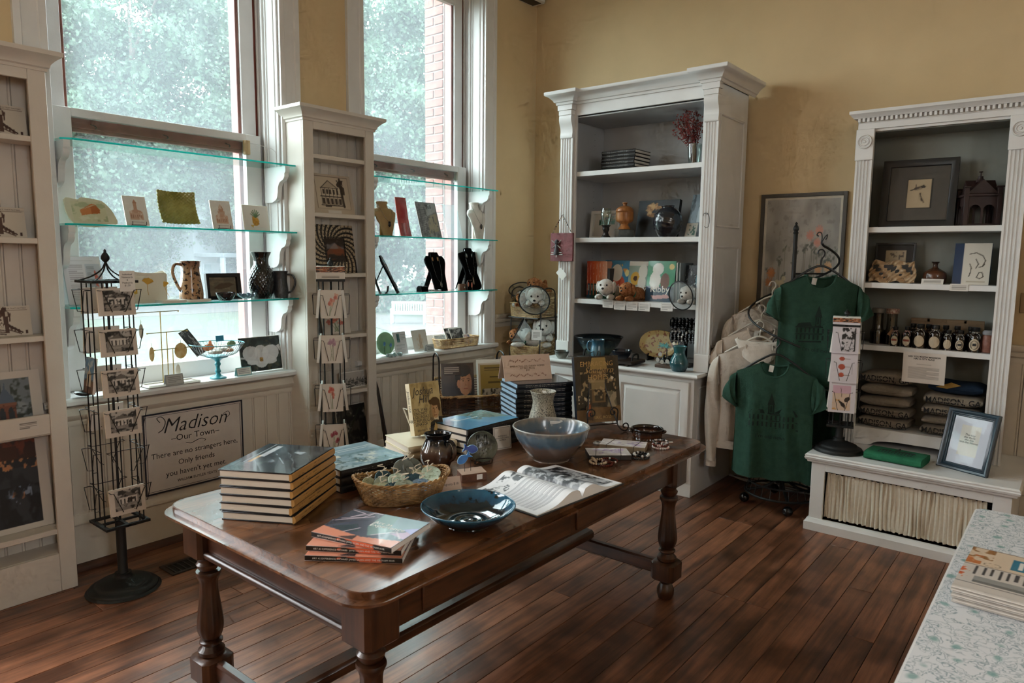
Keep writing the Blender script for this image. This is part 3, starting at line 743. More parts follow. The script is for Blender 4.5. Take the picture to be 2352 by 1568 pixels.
# side panels with applied moulding
def side_mold(z0, z1, y0, y1, x):
    m_ = MB().mold([(y0, z0), (y0, z1), (y1, z1), (y1, z0)], [(0, 0), (0, .004), (.006, .007), (.014, .002), (.014, 0)], closed=True)
    m_.build('panel_moulding', WHITE, H, M=TR(x-LH[0], -LH[1], 0) @ Matrix(((0, 0, 1, 0), (1, 0, 0, 0), (0, 1, 0, 0), (0, 0, 0, 1))))
side_mold(.28, .76, -.72, -.16, HX1+.0005)
UX0, UX1, UYF = .735, 1.955, -.655
P('side_panel', UX0, UYF+.02, .863, UX0+.02, YBK, 2.80); P('side_panel', UX1-.02, UYF+.02, .863, UX1, YBK, 2.80)
side_mold(1.85, 2.60, -.58, -.17, UX1+.0005); side_mold(1.02, 1.72, -.58, -.17, UX1+.0005)
P('back_panel', UX0+.02, YBK-.012, .863, UX1-.02, YBK, 2.80, m=GREYPAINT)
for x0, x1 in ((UX0+.0205, UX0+.024), (UX1-.024, UX1-.0205)): P('side_lining', x0, UYF+.022, .863, x1, YBK-.012, 2.69, b=0, m=GREYPAINT)
P('frame_stile', UX0, UYF, .863, .855, UYF+.02, 2.80); P('frame_stile', 1.868, UYF, .863, UX1, UYF+.02, 2.80)
P('header', .855, UYF, 2.695, 1.868, UYF+.02, 2.80); P('top_panel', UX0, UYF, 2.79, UX1, YBK, 2.80)
for z, d in ((2.282, .0), (1.785, .0), (1.318, .0)): P('shelf', UX0+.025, UYF+.022, z-.035, UX1-.025, YBK-.013, z)
P('lining_top', UX0+.024, UYF+.022, 2.68, UX1-.024, YBK-.013, 2.69, m=GREYPAINT)
for x0, x1 in ((.725, .835), (1.888, 1.998-.012)):
    P('pilaster_plinth', x0-.004, UYF-.034, .863, x1+.004, UYF, .985)
    fluted(MB(), x0, x1, UYF-.022, .985, 2.53).build('fluted_pilaster', WHITE, H, world=True)
    cor = curve2([(0, 2.53), (-.026, 2.532), (-.03, 2.55), (-.026, 2.575), (-.03, 2.61), (-.046, 2.65), (-.05, 2.68), (-.044, 2.70)], 4)
    MB().prism([(UYF+p, z) for p, z in cor]+[(UYF, 2.70)], 'x', x0, x1).build('corbel', WHITE, H, world=True)
    P('capital_block', x0-.003, UYF-.05, 2.70, x1+.003, UYF, 2.735); P('capital_block', x0-.012, UYF-.055, 2.735, x1+.012, UYF, 2.79)
CR2 = [(0, 0), (.008, 0), (.012, .016), (.022, .02), (.028, .034), (.05, .055), (.072, .066), (.076, .072), (.076, .092), (0, .092)]
path = [(UX0-.02, YBK), (UX0-.02, UYF-.055), (.848, UYF-.055), (.848, UYF-.004), (1.875, UYF-.004), (1.875, UYF-.055), (1.998, UYF-.055), (1.998, YBK)]
cr = MB().mold([(x, y) for x, y in path], up(CR2, 2.775)); cr.build('cornice', WHITE, H, world=True)
for z in [1.0+.045*k for k in range(37)]:
    if abs((z-.0) % .5) < .3: MB().lathe([(.003, 0), (.003, .001), (0, .001)], 6, TR(UX0+.025, -.25, z) @ RY(PI/2)).build('peg_hole', DARKGAP, H, world=True)
# ================================================================ right-hand bookcase on its bench
K = thing('bookcase', 'white bookcase with dentil cornice and rosette pilasters on a bench', 'cabinet', (3.19, -.23, .474))
P = lambda nm, *bx, b=.002, m=WHITE: MB().box(*bx, b=b).build(nm, m, K, world=True)
KX0, KX1, KF = 2.775, 3.635, -.39
KB = -.10
P('side_panel', KX0+.01, KF+.02, .475, KX0+.03, KB, 2.44); P('side_panel', KX1-.03, KF+.02, .475, KX1-.01, KB, 2.44)
P('back_panel', KX0+.03, KB-.012, .56, KX1-.03, KB, 2.44, m=GREYGREEN)
for x0, x1 in ((KX0+.0305, KX0+.034), (KX1-.034, KX1-.0305)): P('side_lining', x0, KF+.022, .6, x1, KB-.012, 2.41, b=0, m=GREYGREEN)
P('lining_top', KX0+.034, KF+.022, 2.41, KX1-.034, KB-.013, 2.42, m=GREYGREEN)
P('frame_stile', KX0, KF, .475, 2.862, KF+.02, 2.44); P('frame_stile', 3.548, KF, .475, KX1, KF+.02, 2.44)
P('header', 2.862, KF, 2.415, 3.548, KF+.02, 2.50); P('top_panel', KX0, KF, 2.49, KX1, KB, 2.50)
P('header_board', KX0-.006, KF-.012, 2.43, KX1+.006, KF, 2.475)
for z in (1.84, 1.498, 1.108, .585): P('shelf', KX0+.035, KF+.021, z-.034, KX1-.035, KB-.013, z)
apron = curve2([(2.862, .475), (2.95, .478), (3.0, .505), (3.1, .515), (3.205, .515), (3.31, .515), (3.41, .505), (3.46, .478), (3.548, .475)], 3)
MB().prism(apron+[(3.548, .585), (2.862, .585)], 'y', KF, KF+.02).build('scalloped_apron', WHITE, K, world=True)
for x0, x1 in ((2.768, 2.862), (3.548, 3.642)):
    fluted(MB(), x0, x1, KF-.018, .475, 2.245, 4, .009).build('fluted_pilaster', WHITE, K, world=True)
    r_ = P('rosette_block', x0-.004, KF-.026, 2.245, x1+.004, KF, 2.43)
    MB().lathe([(0, .014), (.006, .013), (.010, .006), (.016, .005), (.02, .012), (.024, .012), (.028, .003), (.033, .003), (.036, .012), (.041, .012), (.043, 0)], 28, TR((x0+x1)/2, KF-.026, 2.355) @ RX(PI/2)).build('rosette', WHITE, r_)
    o = D.objects[r_.name].children[0]; o.matrix_parent_inverse = TR(0, 0, 0)
dm = MB().box(0, 0, 0, .0145, .02, .022, .001).mesh('dentil')
n = 34
for i in range(n):
    o = obj('dentil', dm, WHITE, K); o.location = (KX0-.004+i*(KX1-KX0+.004)/n-3.19, KF-.034+.23, 2.472-.474)
P('dentil_backing', KX0-.006, KF-.016, 2.465, KX1+.006, KF+.02, 2.50)
MB().mold([(KX0-.006, KB), (KX0-.006, KF-.016), (KX1+.006, KF-.016), (KX1+.006, KB)], [(0, 2.494), (.022, 2.494), (.024, 2.50), (.03, 2.504), (.038, 2.516), (.044, 2.52), (.044, 2.538), (0, 2.538)]).build('cornice', WHITE, K, world=True)
# bench below
BN = thing('storage_bench', 'low white bench with a gathered cream curtain under the bookcase', 'bench', (3.235, -.45, 0))
P = lambda nm, *bx, b=.002, m=WHITE: MB().box(*bx, b=b).build(nm, m, BN, world=True)
bx0, bx1, bf = 2.735, 3.735, -.822
tp = MB().mold([(bx0-.012, bf-.01), (bx1+.012, bf-.01), (bx1+.012, -.09), (bx0-.012, -.09)], [(0, .424), (.008, .424), (.012, .436), (.02, .44), (.024, .452), (.02, .458), (.022, .466), (.014, .474), (0, .474)], closed=True)
tp.add([(bx0-.012, bf-.01, .474), (bx1+.012, bf-.01, .474), (bx1+.012, -.09, .474), (bx0-.012, -.09, .474)], [(0, 1, 2, 3)]); tp.build('bench_top', WHITE, BN, world=True)
P('side_panel', bx0, bf+.02, .0, bx0+.02, -.1, .424); P('side_panel', bx1-.02, bf+.02, .0, bx1, -.1, .424)
P('front_stile', bx0, bf, .06, 2.812, bf+.02, .424); P('front_stile', 3.652, bf, .06, bx1, bf+.02, .424)
P('front_rail', 2.812, bf, .372, 3.652, bf+.02, .424)
P('inner_back', bx0+.02, -.45, .0, bx1-.02, -.44, .42, m=DARKGAP)
MB().mold([(bx0, -.1), (bx0, bf), (bx1, bf), (bx1, -.1)], [(0, 0), (.022, 0), (.022, .05), (.014, .058), (.008, .072), (0, .074)]).build('base_moulding', WHITE, BN, world=True)
P('front_rail', 2.812, bf, .0, 3.652, bf+.02, .072)
LINEN = mat('cream_curtain_linen', 'd8cebc', 0.9, var=.04, scale=60, bump=.1, bscale=300)
rc = random.Random(5); ph = [rc.uniform(0, 6.3) for _ in range(9)]
def curt(u, v):
    x = 2.818+u*.79*1.03; k = 236
    g = .8*math.sin(u*k+ph[0]+1.6*math.sin(u*13+ph[1])+.8*math.sin(v*4+u*30))+.6*math.sin(u*k*.47+ph[2]+1.8*v)+.4*math.sin(u*33+ph[3]-v*3)
    e = abs(v-.5)*2; ruf = max(0, e-.86)/.14
    a = .0085*(1-.5*ruf)*(.75+.45*math.sin(u*23+ph[5])); y = bf+.028+a*g*(.7+.3*math.cos(v*5+u*20)) + ruf*.006*math.sin(u*210+v*40)
    return (x+.003*math.sin(u*k+ph[4]+v*3), y, .084+v*.278+.003*math.sin(u*160)*ruf)
MB().grid(curt, 760, 16).build('curtain', LINEN, BN, world=True, sharp=80)
for z in (.345, .098): MB().tube([(2.812, bf+.052, z), (3.652, bf+.052, z)], .004, 6).build('curtain_rod', BLACKM, BN, world=True)
# ================================================================ oak library table
OAK = wood('dark_oak', '2c180c', '5c3820', 'y', .30, 4.0, dark='7a6a5c', coat=.25, bump=.15)
OAKT = wood('worn_oak_top', '41271a', '835534', 'y', .26, 4.0, dark='6c5a4a', coat=.35, bump=.12)
OAKX = wood('dark_oak_cross', '2c180c', '553220', 'x', .34, 4.0, dark='7a6a5c', coat=.2)
OAKZ = wood('dark_oak_leg', '24130a', '54331d', 'z', .32, 4.0, dark='7a6a5c', coat=.25)
TZ = .76
TX0, TX1, TY0, TY1 = 1.495, 2.570, -4.115, -2.035
tb = thing('library_table', 'long dark oak table with turned fluted legs and a stretcher', 'table', (2.03, -3.075, 0))
def rrect(x0, y0, x1, y1, r, n=6):
    out = []
    for cx, cy, a0 in ((x0+r, y0+r, PI), (x1-r, y0+r, 1.5*PI), (x1-r, y1-r, 0), (x0+r, y1-r, .5*PI)):
        out += [(cx+r*math.cos(a0+PI/2*i/n), cy+r*math.sin(a0+PI/2*i/n)) for i in range(n+1)]
    return out
# top of four long boards with rounded outer corners
cuts = [TX0, 1.77, 2.04, 2.31, TX1]; rp = rrect(TX0, TY0, TX1, TY1, .07, 8)
def clip(poly, x0, x1):
    def half(ps, s, lim):
        o = []
        for (a, b), (c, d) in zip(ps, ps[1:]+ps[:1]):
            ia, ic = s*(a-lim) >= 0, s*(c-lim) >= 0
            if ia: o.append((a, b))
            if ia != ic: t_ = (lim-a)/(c-a); o.append((lim, b+t_*(d-b)))
        return o
    return half(half(poly, 1, x0), -1, x1)
for a, c in zip(cuts, cuts[1:]):
    MB().prism(clip(rp, a+.0006, c-.0006), 'z', TZ-.022, TZ).build('top_board', OAKT, tb, world=True)
MB().mold(rp[::-1], [(-.03, TZ-.03), (-.004, TZ-.03), (.004, TZ-.022), (.006, TZ-.012), (.001, TZ-.002), (-.004, TZ-.0005), (-.004, TZ-.020), (-.03, TZ-.022)], closed=True).build('moulded_edge', OAKT, tb, world=True)
LEGP = [(.024, 0), (.034, .004), (.041, .028), (.041, .05), (.032, .068), (.026, .078), (.032, .086), (.036, .094), (.036, .102)]
LEGQ = [(.034, .19), (.045, .198), (.046, .212), (.036, .222), (.030, .230), (.040, .240), (.040, .246), (.028, .254)]
LEGR = [(.028, .254), (.036, .264), (.044, .290), (.045, .315), (.040, .36), (.034, .41), (.031, .45), (.034, .478), (.044, .496), (.043, .508)]
LEGS = [(.030, .514), (.038, .526), (.041, .536), (.032, .545), (.034, .553), (.042, .562), (.036, .574)]
def oct_block(mb, h, z0, z1, ch, bev=.008):
    q = lambda k, c: [(k, -k+c), (k, k-c), (k-c, k), (-k+c, k), (-k, k-c), (-k, -k+c), (-k+c, -k), (k-c, -k)]
    rings = [(q(h-bev, ch), z0), (q(h, ch), z0+bev), (q(h, ch), z1-bev), (q(h-bev, ch), z1)]
    vs = [(x, y, z) for rg, z in rings for x, y in rg]; fs = [tuple(range(8))[::-1], tuple(range(24, 32))]
    for r_ in range(3):
        for i in range(8): j = (i+1) % 8; fs.append((r_*8+i, r_*8+j, r_*8+8+j, r_*8+8+i))
    return mb.add(vs, fs)
leg0 = None
for i, (x, y) in enumerate(((1.585, -4.02), (2.48, -4.02), (1.585, -2.21), (2.48, -2.21))):
    if leg0 is None:
        m_ = MB().lathe(LEGP, 28); lm = [m_.mesh('foot')]
        lm.append(oct_block(MB(), .06, .10, .192, .018).mesh('lower_block'))
        lm.append(MB().lathe(LEGQ, 28).mesh('lower_ring'))
        lm.append(MB().lathe(curve2(LEGR, 3), 48, fn=lambda t, r, z: 1+.05*abs(math.sin(t*6))*(1 if z < .49 else 0)-.025).mesh('fluted_baluster'))
        lm.append(MB().lathe(LEGS, 28).mesh('collar_ring'))
        lm.append(oct_block(MB(), .062, .57, .732, .014).mesh('leg_block'))
        leg0 = lm
    L0 = obj('leg', leg0[5], OAKZ, tb, TR(x-2.03, y+3.075, 0))
    for me in leg0[:5]: obj(me.name.split('.')[0], me, OAKZ, L0)
def A(nm, m, *bx, b=.003): return MB().box(*bx, b=b).build(nm, m, tb, world=True)
AX0, AX1, AY0, AY1 = 1.56, 2.515, -4.05, -2.18
A('apron', OAKX, AX0+.06, AY0, .59, AX1-.06, AY0+.025, .731); A('apron', OAKX, AX0+.06, AY1-.025, .59, AX1-.06, AY1, .731)
A('apron', OAK, AX0, AY0+.06, .59, AX0+.025, AY1-.06, .731); A('apron', OAK, AX1-.025, AY0+.06, .59, AX1, AY1-.06, .731)
MB().tube([(AX0+.06, AY0-.004, .592), (AX1-.06, AY0-.004, .592)], .014, 10).build('apron_bead', OAKX, tb, world=True)
for y0, y1 in ((-3.86, -3.10), (-3.06, -2.38)):
    d = A('drawer_front', OAK, AX1, y0, .605, AX1+.008, y1, .722, b=.004)
    k = MB().lathe([(.008, 0), (.008, .002), (.004, .003), (0, .003)], 10, TR(AX1+.008, (y0+y1)/2, .69) @ RY(PI/2)).build('keyhole', DARKGAP, d)
    k.matrix_parent_inverse = Matrix.Identity(4)
for y in (-4.02, -2.21): A('end_stretcher', OAKX, 1.63, y-.02, .115, 2.44, y+.02, .182, b=.008)
A('long_stretcher', OAK, 1.99, -4.035, .183, 2.065, -2.195, .232, b=.012)
# ================================================================ books
PAPER = mat('book_pages', 'd9d0c2', 0.9, var=.08, scale=3, stretch=(1, 1, 180))
PAPERW = mat('white_paper', 'e9e7e2', 0.8, var=.02); INK = mat('black_ink', '1b1a1c', .6); INKW = mat('white_ink', 'e6e3dc', .6); INKG = mat('gold_ink', 'b99355', .4); INKT = mat('tan_ink', '5b4222', .6)
CARD = mat('card_stock', 'e6dfd6', 0.8, var=.02)
def flat_book(name, label, loc, rz, L_, Wd, t, cover, spine=None, title=None, group=None, top=None, soft=False, tsize=None, tm=None, tcol=None, page=PAPER, board=None, scrawl=None):
    """closed book lying flat: spine along local x facing -y"""
    o = thing(name, label, 'book', loc, rz, group)
    bt = .0012 if soft else .0040; ov = 0 if soft else .0035
    MB().box(0, 0, 0, L_, Wd, bt, b=.0008).build('lower_cover', board or cover, o)
    MB().box(0, 0, t-bt, L_, Wd, t, b=.0008).build('upper_cover', cover, o)
    sp = curve2([(bt*.7, 0.0005), (-.004 if not soft else 0, t*.25), (-.004 if not soft else 0, t*.75), (bt*.7, t-.0005)], 3)
    MB().prism([(y, z) for y, z in sp]+[(bt*1.6, t-bt), (bt*1.6, bt)], 'x', 0, L_).build('spine', spine or cover, o)
    MB().box(ov, bt*1.6, bt, L_-ov, Wd-ov*1.2, t-bt).build('pages', page, o)
    if title: text(title, tsize or t*.5, tm or INKW, o, TR(L_/2, -.0046 if not soft else -.0006, t*.5-(tsize or t*.5)*.33) @ UP, name='spine_title')
    if scrawl:
        q_ = Pic(60, 5, 'b98a4d', scrawl[1]); q_.noise(scrawl[0], 22, .5, .1, .8, (.12, .2, .62, .8)).noise(scrawl[0], 22, .5, .1, .7, (.74, .3, .9, .7)); pic(q_, L_*.99, t*.6, o, TR(L_/2, -.0046, t*.2) @ UP, name='spine_title')
    if top is not None: pic(top, L_*.995, Wd*.99, o, TR(L_/2, .001, t+.0004), name='cover_print', m=PMG)
    return o
def stack(n, make, dz, jit=.004, seed=1, lab=None):
    rs = random.Random(seed); out = []
    for i in range(n):
        out.append(make(i, n, rs.uniform(-jit, jit), rs.uniform(-jit, jit), i*dz))
    return out
BLKC = mat('black_book_cloth', '111215', .45); TANC = mat('tan_book_spine', 'b98a4d', .5, var=.06, scale=10)
# six black hardcovers with tan spines
p = Pic(80, 60, '1d242b', 3); p.noise('5b6f77', 4, .45, .2, .9).noise('aebac0', 3, .52, .15, .85, (.1, .2, .75, .8)).poly([(.25, .3), (.5, .65), (.75, .5), (.6, .2)], '1a2026', .8)
p.line([(.3, .3), (.62, .62)], .008, 'b8c4ca', .6).line([(.42, .25), (.7, .5)], .008, '8b9aa2', .6).noise('0f151a', 9, .58, .1, .7).rect(.28, .86, .98, .875, 'c9d2d6', .7).rect(.3, .77, .55, .83, 'd7a15a', .8).rect(.5, .72, .92, .80, 'e6e8ea', .75)
def mk6(i, n, jx, jy, z):
    k = n-1-i
    return flat_book('hardcover_book', '%s of six black hardcovers with tan spines on the oak table' % nth(k, n), (2.005+jx, -3.946+jy, TZ+z), math.radians(119)+jx*4, .330, .256, .0283, BLKC, TANC, None, 'six tan-spined hardcovers', p if k == 0 else None, scrawl=('4a3418', k))
stack(6, mk6, .0285, .004, 2)
# three soft covers
p = Pic(90, 64, '4a4f5c', 5); p.poly([(.42, 1), (.62, 1), (.78, .45), (.6, .2), (.45, .5)], '6f8a86').poly([(.6, 1), (1, 1), (1, .62), (.72, .5)], '7c929a').poly([(1, .62), (1, .3), (.78, .4)], 'b08aa6').poly([(.85, .6), (1, .75), (1, .5)], '9a97c8')
p.poly([(0, 0), (1, 0), (1, .24), (.55, .14), (0, .26)], 'd78d72').poly([(.32, .02), (.5, .16), (.52, .0)], '4e3c3c').poly([(.0, .26), (.2, .55), (.0, .8)], '3e404c').poly([(.1, .3), (.3, .5), (.45, .3), (.3, .2)], '37474f')
for s_ in ([(.02, .95), (.2, .9), (.12, .7), (.3, .98)], [(.05, .6), (.25, .75), (.3, .98), (.4, .97)], [(.02, .5), (.35, .85)], [(.62, .25), (.82, .5), (.95, .3)], [(.3, .2), (.4, .4)]): p.line(s_, .008, 'd9c3c9', .9)
BL2 = mat('orange_black_spine', '16130f', .4, scale=14, col2='d4603a', lo=.56, hi=.58, stretch=(.6, 1, 1)); PEACH = mat('peach_soft_cover', '8f7468', .35)
def mkart(i, n, jx, jy, z):
    k = n-1-i
    L0, a = ((2.267, -4.082), 36.0) if i == 0 else (((2.245, -4.062), 33.0) if i == 1 else ((2.205, -4.015), 15.0))
    o = flat_book('paperback_book', '%s of three orange and grey art paperbacks at the table corner' % nth(k, n), (L0[0], L0[1], TZ+z), math.radians(a), .283, .215, .0165, PEACH, BL2, 'ART AS EXPERIENCE: RICHARD JAMES OLSEN AND THE VIETNAM WAR', 'three art paperbacks', p, soft=True, tsize=.0075, page=PAPERW)
    if k == 0: text('Art as\nExperience', .028, INKW, o, TR(.125, .135, .0172), name='cover_title', align='LEFT', line=.75, shear=.0)
    return o
stack(3, mkart, .017, .001, 3)
# three Madison books
p = Pic(80, 70, '7d99a3', 8); p.noise('a9bcc0', 5, .45, .2, .8).noise('5d7a80', 7, .52, .12, .8, (0, 0, 1, .6)).noise('c9d0c4', 10, .58, .1, .8, (0, .0, .8, .55)).noise('465e5e', 14, .6, .08, .7, (0, 0, 1, .5)).rect(.3, .80, .92, .82, 'e0e6e8', .8).rect(.4, .73, .85, .75, 'e0e6e8', .8).rect(.12, .52, .32, .6, 'd8d3c2', .8)
def mkmad(i, n, jx, jy, z):
    k = n-1-i
    return flat_book('hardcover_book', '%s of three pale blue town-history books beside the ornament basket' % nth(k, n), (1.880+jx, -3.655+jy, TZ+z), math.radians(84), .300, .30, .0285, BLKC, BLKC, 'MADISON  A Classic Southern Town', 'three town-history books', p if k == 0 else None, tsize=.013)
stack(3, mkmad, .029, .003, 4)
# two cream books under the upright biography
CRC = mat('cream_dust_jacket', 'd6c9ab', .45, var=.05, scale=8)
def mkjh(i, n, jx, jy, z):
    k = n-1-i
    o = flat_book('hardcover_book', ['upper', 'lower'][k]+' cream biography lying under the upright Joshua Hill book', (1.755+jx, -3.215+jy, TZ+z), math.radians(72), .235, .25, .031, CRC, CRC, 'Joshua Hill', 'cream biographies', None, tsize=.017, tm=INK)
    return o
stack(2, mkjh, .0315, .003, 5)
# four blue architecture books
p = Pic(80, 60, '4f93b8', 9); p.poly([(0, 0), (.55, 0), (.35, .6), (0, .75)], '3f86b0').noise('6fa9c4', 4, .5, .2, .6).poly([(.45, 1), (1, 1), (1, .2), (.7, .45)], '6d8577', .8).noise('4c6558', 9, .5, .1, .7, (.5, .4, 1, 1)).noise('dfe6e4', 8, .48, .06, .95, (.22, .58, .66, .82)).rect(.24, .62, .62, .65, 'e6ebe8', .8)
def mkblu(i, n, jx, jy, z):
    k = n-1-i
    return flat_book('hardcover_book', '%s of four blue-covered architecture books behind the pitcher' % nth(k, n), (1.888+jx, -2.985+jy, TZ+z), math.radians(88), .345, .245, .029, BLKC, BLKC, 'Architecture of the Last Colony', 'four architecture books', p if k == 0 else None, tsize=.013)
stack(4, mkblu, .0293, .003, 6)
# nine Southern homes books
NAVY = mat('navy_dust_jacket', '1b222d', .35); BLUEP = mat('blue_page_edge', '93aec4', .7, scale=3, var=.2, stretch=(1, 1, 180))
p = Pic(40, 32, '343c46', 3); p.noise('6a7078', 6, .5, .2, .7)
def mksh(i, n, jx, jy, z):
    k = n-1-i
    return flat_book('hardcover_book', '%s of nine navy home-decor books stacked at the back of the table' % nth(k, n), (1.742+jx, -2.455+jy, TZ+z), math.radians(59), .310, .255, .0252, NAVY, NAVY, 'EMBRACING SOUTHERN HOMES', 'nine navy home-decor books', p if k == 0 else None, tsize=.0155, page=BLUEP)
stack(9, mksh, .0256, .004, 7)
# folded tent card on top of that stack
PINKC = mat('blush_card', 'd3bbaa', .75, var=.03)
t = thing('tent_card', 'folded blush price tent card standing on the navy book stack', 'sign', (1.665, -2.29, TZ+9*.0256+.0006), math.radians(61))
mb = MB().box(-.135, -.001, 0, .135, .001, .135, M=TR(0, -.05, 0) @ RX(-.34)); mb.build('front_leaf', PINKC, t)
MB().box(-.135, -.001, 0, .135, .001, .135, M=TR(0, .05, 0) @ RX(.34)).build('back_leaf', PINKC, t)
FM = TR(0, -.0515, 0) @ RX(-.34) @ UP
text('EMBRACING SOUTHERN HOMES\nBY ERIC ROSS\n$50', .0135, INKT, t, FM @ TR(0, .072, .0006), name='lettering', line=.85)
vine = mat('printed_vine', '96705e', .7)
for yv in (.105, .028):
    m_ = MB(); rs = random.Random(int(yv*1000))
    for k in range(34):
        x = -.1+.2*k/33; yy = yv+.006*math.sin(k*.9)
        a = rs.uniform(0, 3.1); l_ = .006
        m_.add([(x-l_*math.cos(a), yy-l_*math.sin(a), 0), (x+.002, yy-.002, 0), (x+l_*math.cos(a), yy+l_*math.sin(a), 0), (x-.002, yy+.002, 0)], [(0, 1, 2, 3)])
    m_.build('vine_ornament', vine, t, FM @ TR(0, 0, .0008))
# ---- upright face-out books
def up_book(name, label, loc, rz, w_, h, t_, cover, front, lean=.22, spine=None, page=PAPER, side=1, m=None, cat='book', group=None):
    o = thing(name, label, cat, loc, rz, group)
    L_ = RX(-lean)
    MB().box(-w_/2, 0, 0, w_/2, .0025, h, .0006).build('front_cover', cover, o, L_)
    MB().box(-w_/2, t_-.0025, 0, w_/2, t_, h, .0006).build('back_cover', cover, o, L_)
    MB().box(-w_/2, .0025, 0, -w_/2+.003, t_-.0025, h).build('spine', spine or cover, o, L_)
    MB().box(-w_/2+.003, .0025, .003, w_/2-.003, t_-.0025, h-.003).build('pages', page, o, L_)
    if front is not None: pic(front, w_, h, o, L_ @ TR(0, -.0004, 0) @ UP, name='cover_print', m=m or PMG)
    o['_'] = 0; del o['_']
    return o, L_ @ TR(0, -.0008, 0) @ UP
# Joshua Hill
p = Pic(72, 104, 'b6a06e', 4); p.noise('c8b483', 4, .45, .3, .8).noise('6d5a3a', 4, .56, .2, .6, (.35, .62, 1, 1)).noise('8f7a50', 12, .6, .1, .5)
p.ell(.80, .36, .23, .30, '4a3222', .35).poly([(.52, 0), (1, 0), (1, .30), (.86, .30), (.72, .25), (.58, .2)], '191516').poly([(.68, .12), (.86, .12), (.84, .24), (.7, .24)], '1c1817').poly([(.66, .06), (.74, .2), (.86, .05), (.84, .0), (.68, .0)], 'c3a367')
p.poly([(.72, .25), (.86, .24), (.87, .32), (.70, .30)], 'd8c8a8').ell(.78, .44, .125, .165, 'c0956a').ell(.71, .42, .05, .13, '9a7048', .6).ell(.80, .60, .16, .085, '4a3018').ell(.92, .52, .05, .12, '4a3018').ell(.64, .60, .05, .05, '4a3018').ell(.73, .47, .02, .012, '33241a').ell(.84, .47, .02, .012, '33241a').line([(.77, .46), (.755, .39), (.79, .385)], .008, '7d5434').line([(.73, .335), (.82, .335)], .008, '6d3e2c')
jh, FM = up_book('hardcover_book', 'cream Joshua Hill biography stood upright on an easel', (1.690, -3.02, TZ+.0755), math.radians(80), .158, .234, .034, CRC, p, .20, spine=CRC)
text('Joshua\nHill', .052, INK, jh, FM @ TR(-.012, .178, 0), name='cover_title', shear=.25, line=.72, sx=.8, bold=-.004)
text('CIVIL WAR\nUNIONIST\n& GEORGIA\'S\nFIRST REPUBLICAN\nSENATOR', .020, INK, jh, FM @ TR(-.036, .105, 0), name='cover_subtitle', line=.80, sx=.76, bold=.004)
text('Bradley R. Rice', .014, INK, jh, FM @ TR(-.02, .016, 0), name='cover_author', shear=.1)
text('Joshua Hill', .022, INK, jh, RX(-.20) @ TR(-.0795, .023, .20) @ RZ(-PI/2) @ RX(PI/2) @ RZ(-PI/2), name='spine_title', shear=.2, align='LEFT')
MB().tube([(-.05, -.01, -.006), (-.055, .05, .0), (-.05, .14, .10), (-.052, .10, .10)], .0035, 6).build('easel_wire', mat('white_wire', 'c9bfae', .4), jh)
MB().tube([(.05, -.01, -.006), (.055, .05, .0), (.05, .14, .10), (.052, .10, .10)], .0035, 6).build('easel_wire', MATS['white_wire'], jh)
# Embracing Southern Homes on a scrolled easel
p = Pic(92, 120, '2a231d', 6); p.noise('3b332b', 5, .45, .3, .8).rect(.36, .30, .66, .78, '6e5638').rect(.40, .80, .70, .98, '8d713f').poly([(.34, .80), (.40, .98), (.70, .98), (.74, .80)], 'a28751').rect(.42, .32, .62, .50, '2a2018').rect(.36, .50, .66, .64, '8f7c58').rect(.36, .60, .66, .63, 'a08a62').rect(0, 0, 1, .22, '6a4f33').noise('84643f', 6, .5, .2, .7, (0, 0, 1, .24))
p.rect(.14, .34, .30, .84, '1b1815').rect(.76, .34, .92, .84, '1b1815').noise('b59b73', 16, .62, .06, .8, (.12, .36, .92, .8)).ell(.84, .66, .03, .025, 'd9cdb8').poly([(.22, .05), (.34, .34), (.36, .03)], '3d2417').poly([(.24, .10), (.30, .33), (.33, .1)], 'a8512c').poly([(.7, .22), (.9, .22), (.92, .44), (.72, .46)], '9d9079').noise('5c5847', 10, .5, .1, .8, (.7, .2, .95, .46)).rect(0, .2, .2, .34, '1a1310').noise('e0cfae', 20, .66, .05, .9, (.05, .28, .3, .42))
sh, FM = up_book('hardcover_book', 'dark home-decor hardcover displayed face out on a black scrolled easel', (2.082, -2.205, TZ+.045), math.radians(61), .252, .335, .026, NAVY, p, .17, page=BLUEP)
text('EMBRACING', .036, INKG, sh, FM @ TR(.0, .285, 0), name='cover_title', sx=.95)
text('Southern', .044, INKG, sh, FM @ TR(.01, .250, 0), name='cover_script', shear=.35, bold=-.004)
text('HOMES', .036, INKG, sh, FM @ TR(.005, .216, 0), name='cover_title')
text('ERIC ROSS', .021, INKG, sh, FM @ TR(.02, .018, 0), name='cover_author')
def scroll(cx, cz, r, turns, a0, d=1, n=26): return [(cx+r*(1-.75*k/n)*math.cos(a0+d*turns*2*PI*k/n), 0, cz+r*(1-.75*k/n)*math.sin(a0+d*turns*2*PI*k/n)) for k in range(n+1)]
ez = thing('book_easel', 'black wrought-iron scrolled easel holding the dark home-decor book', 'easel', (2.085, -2.21, TZ), math.radians(61))
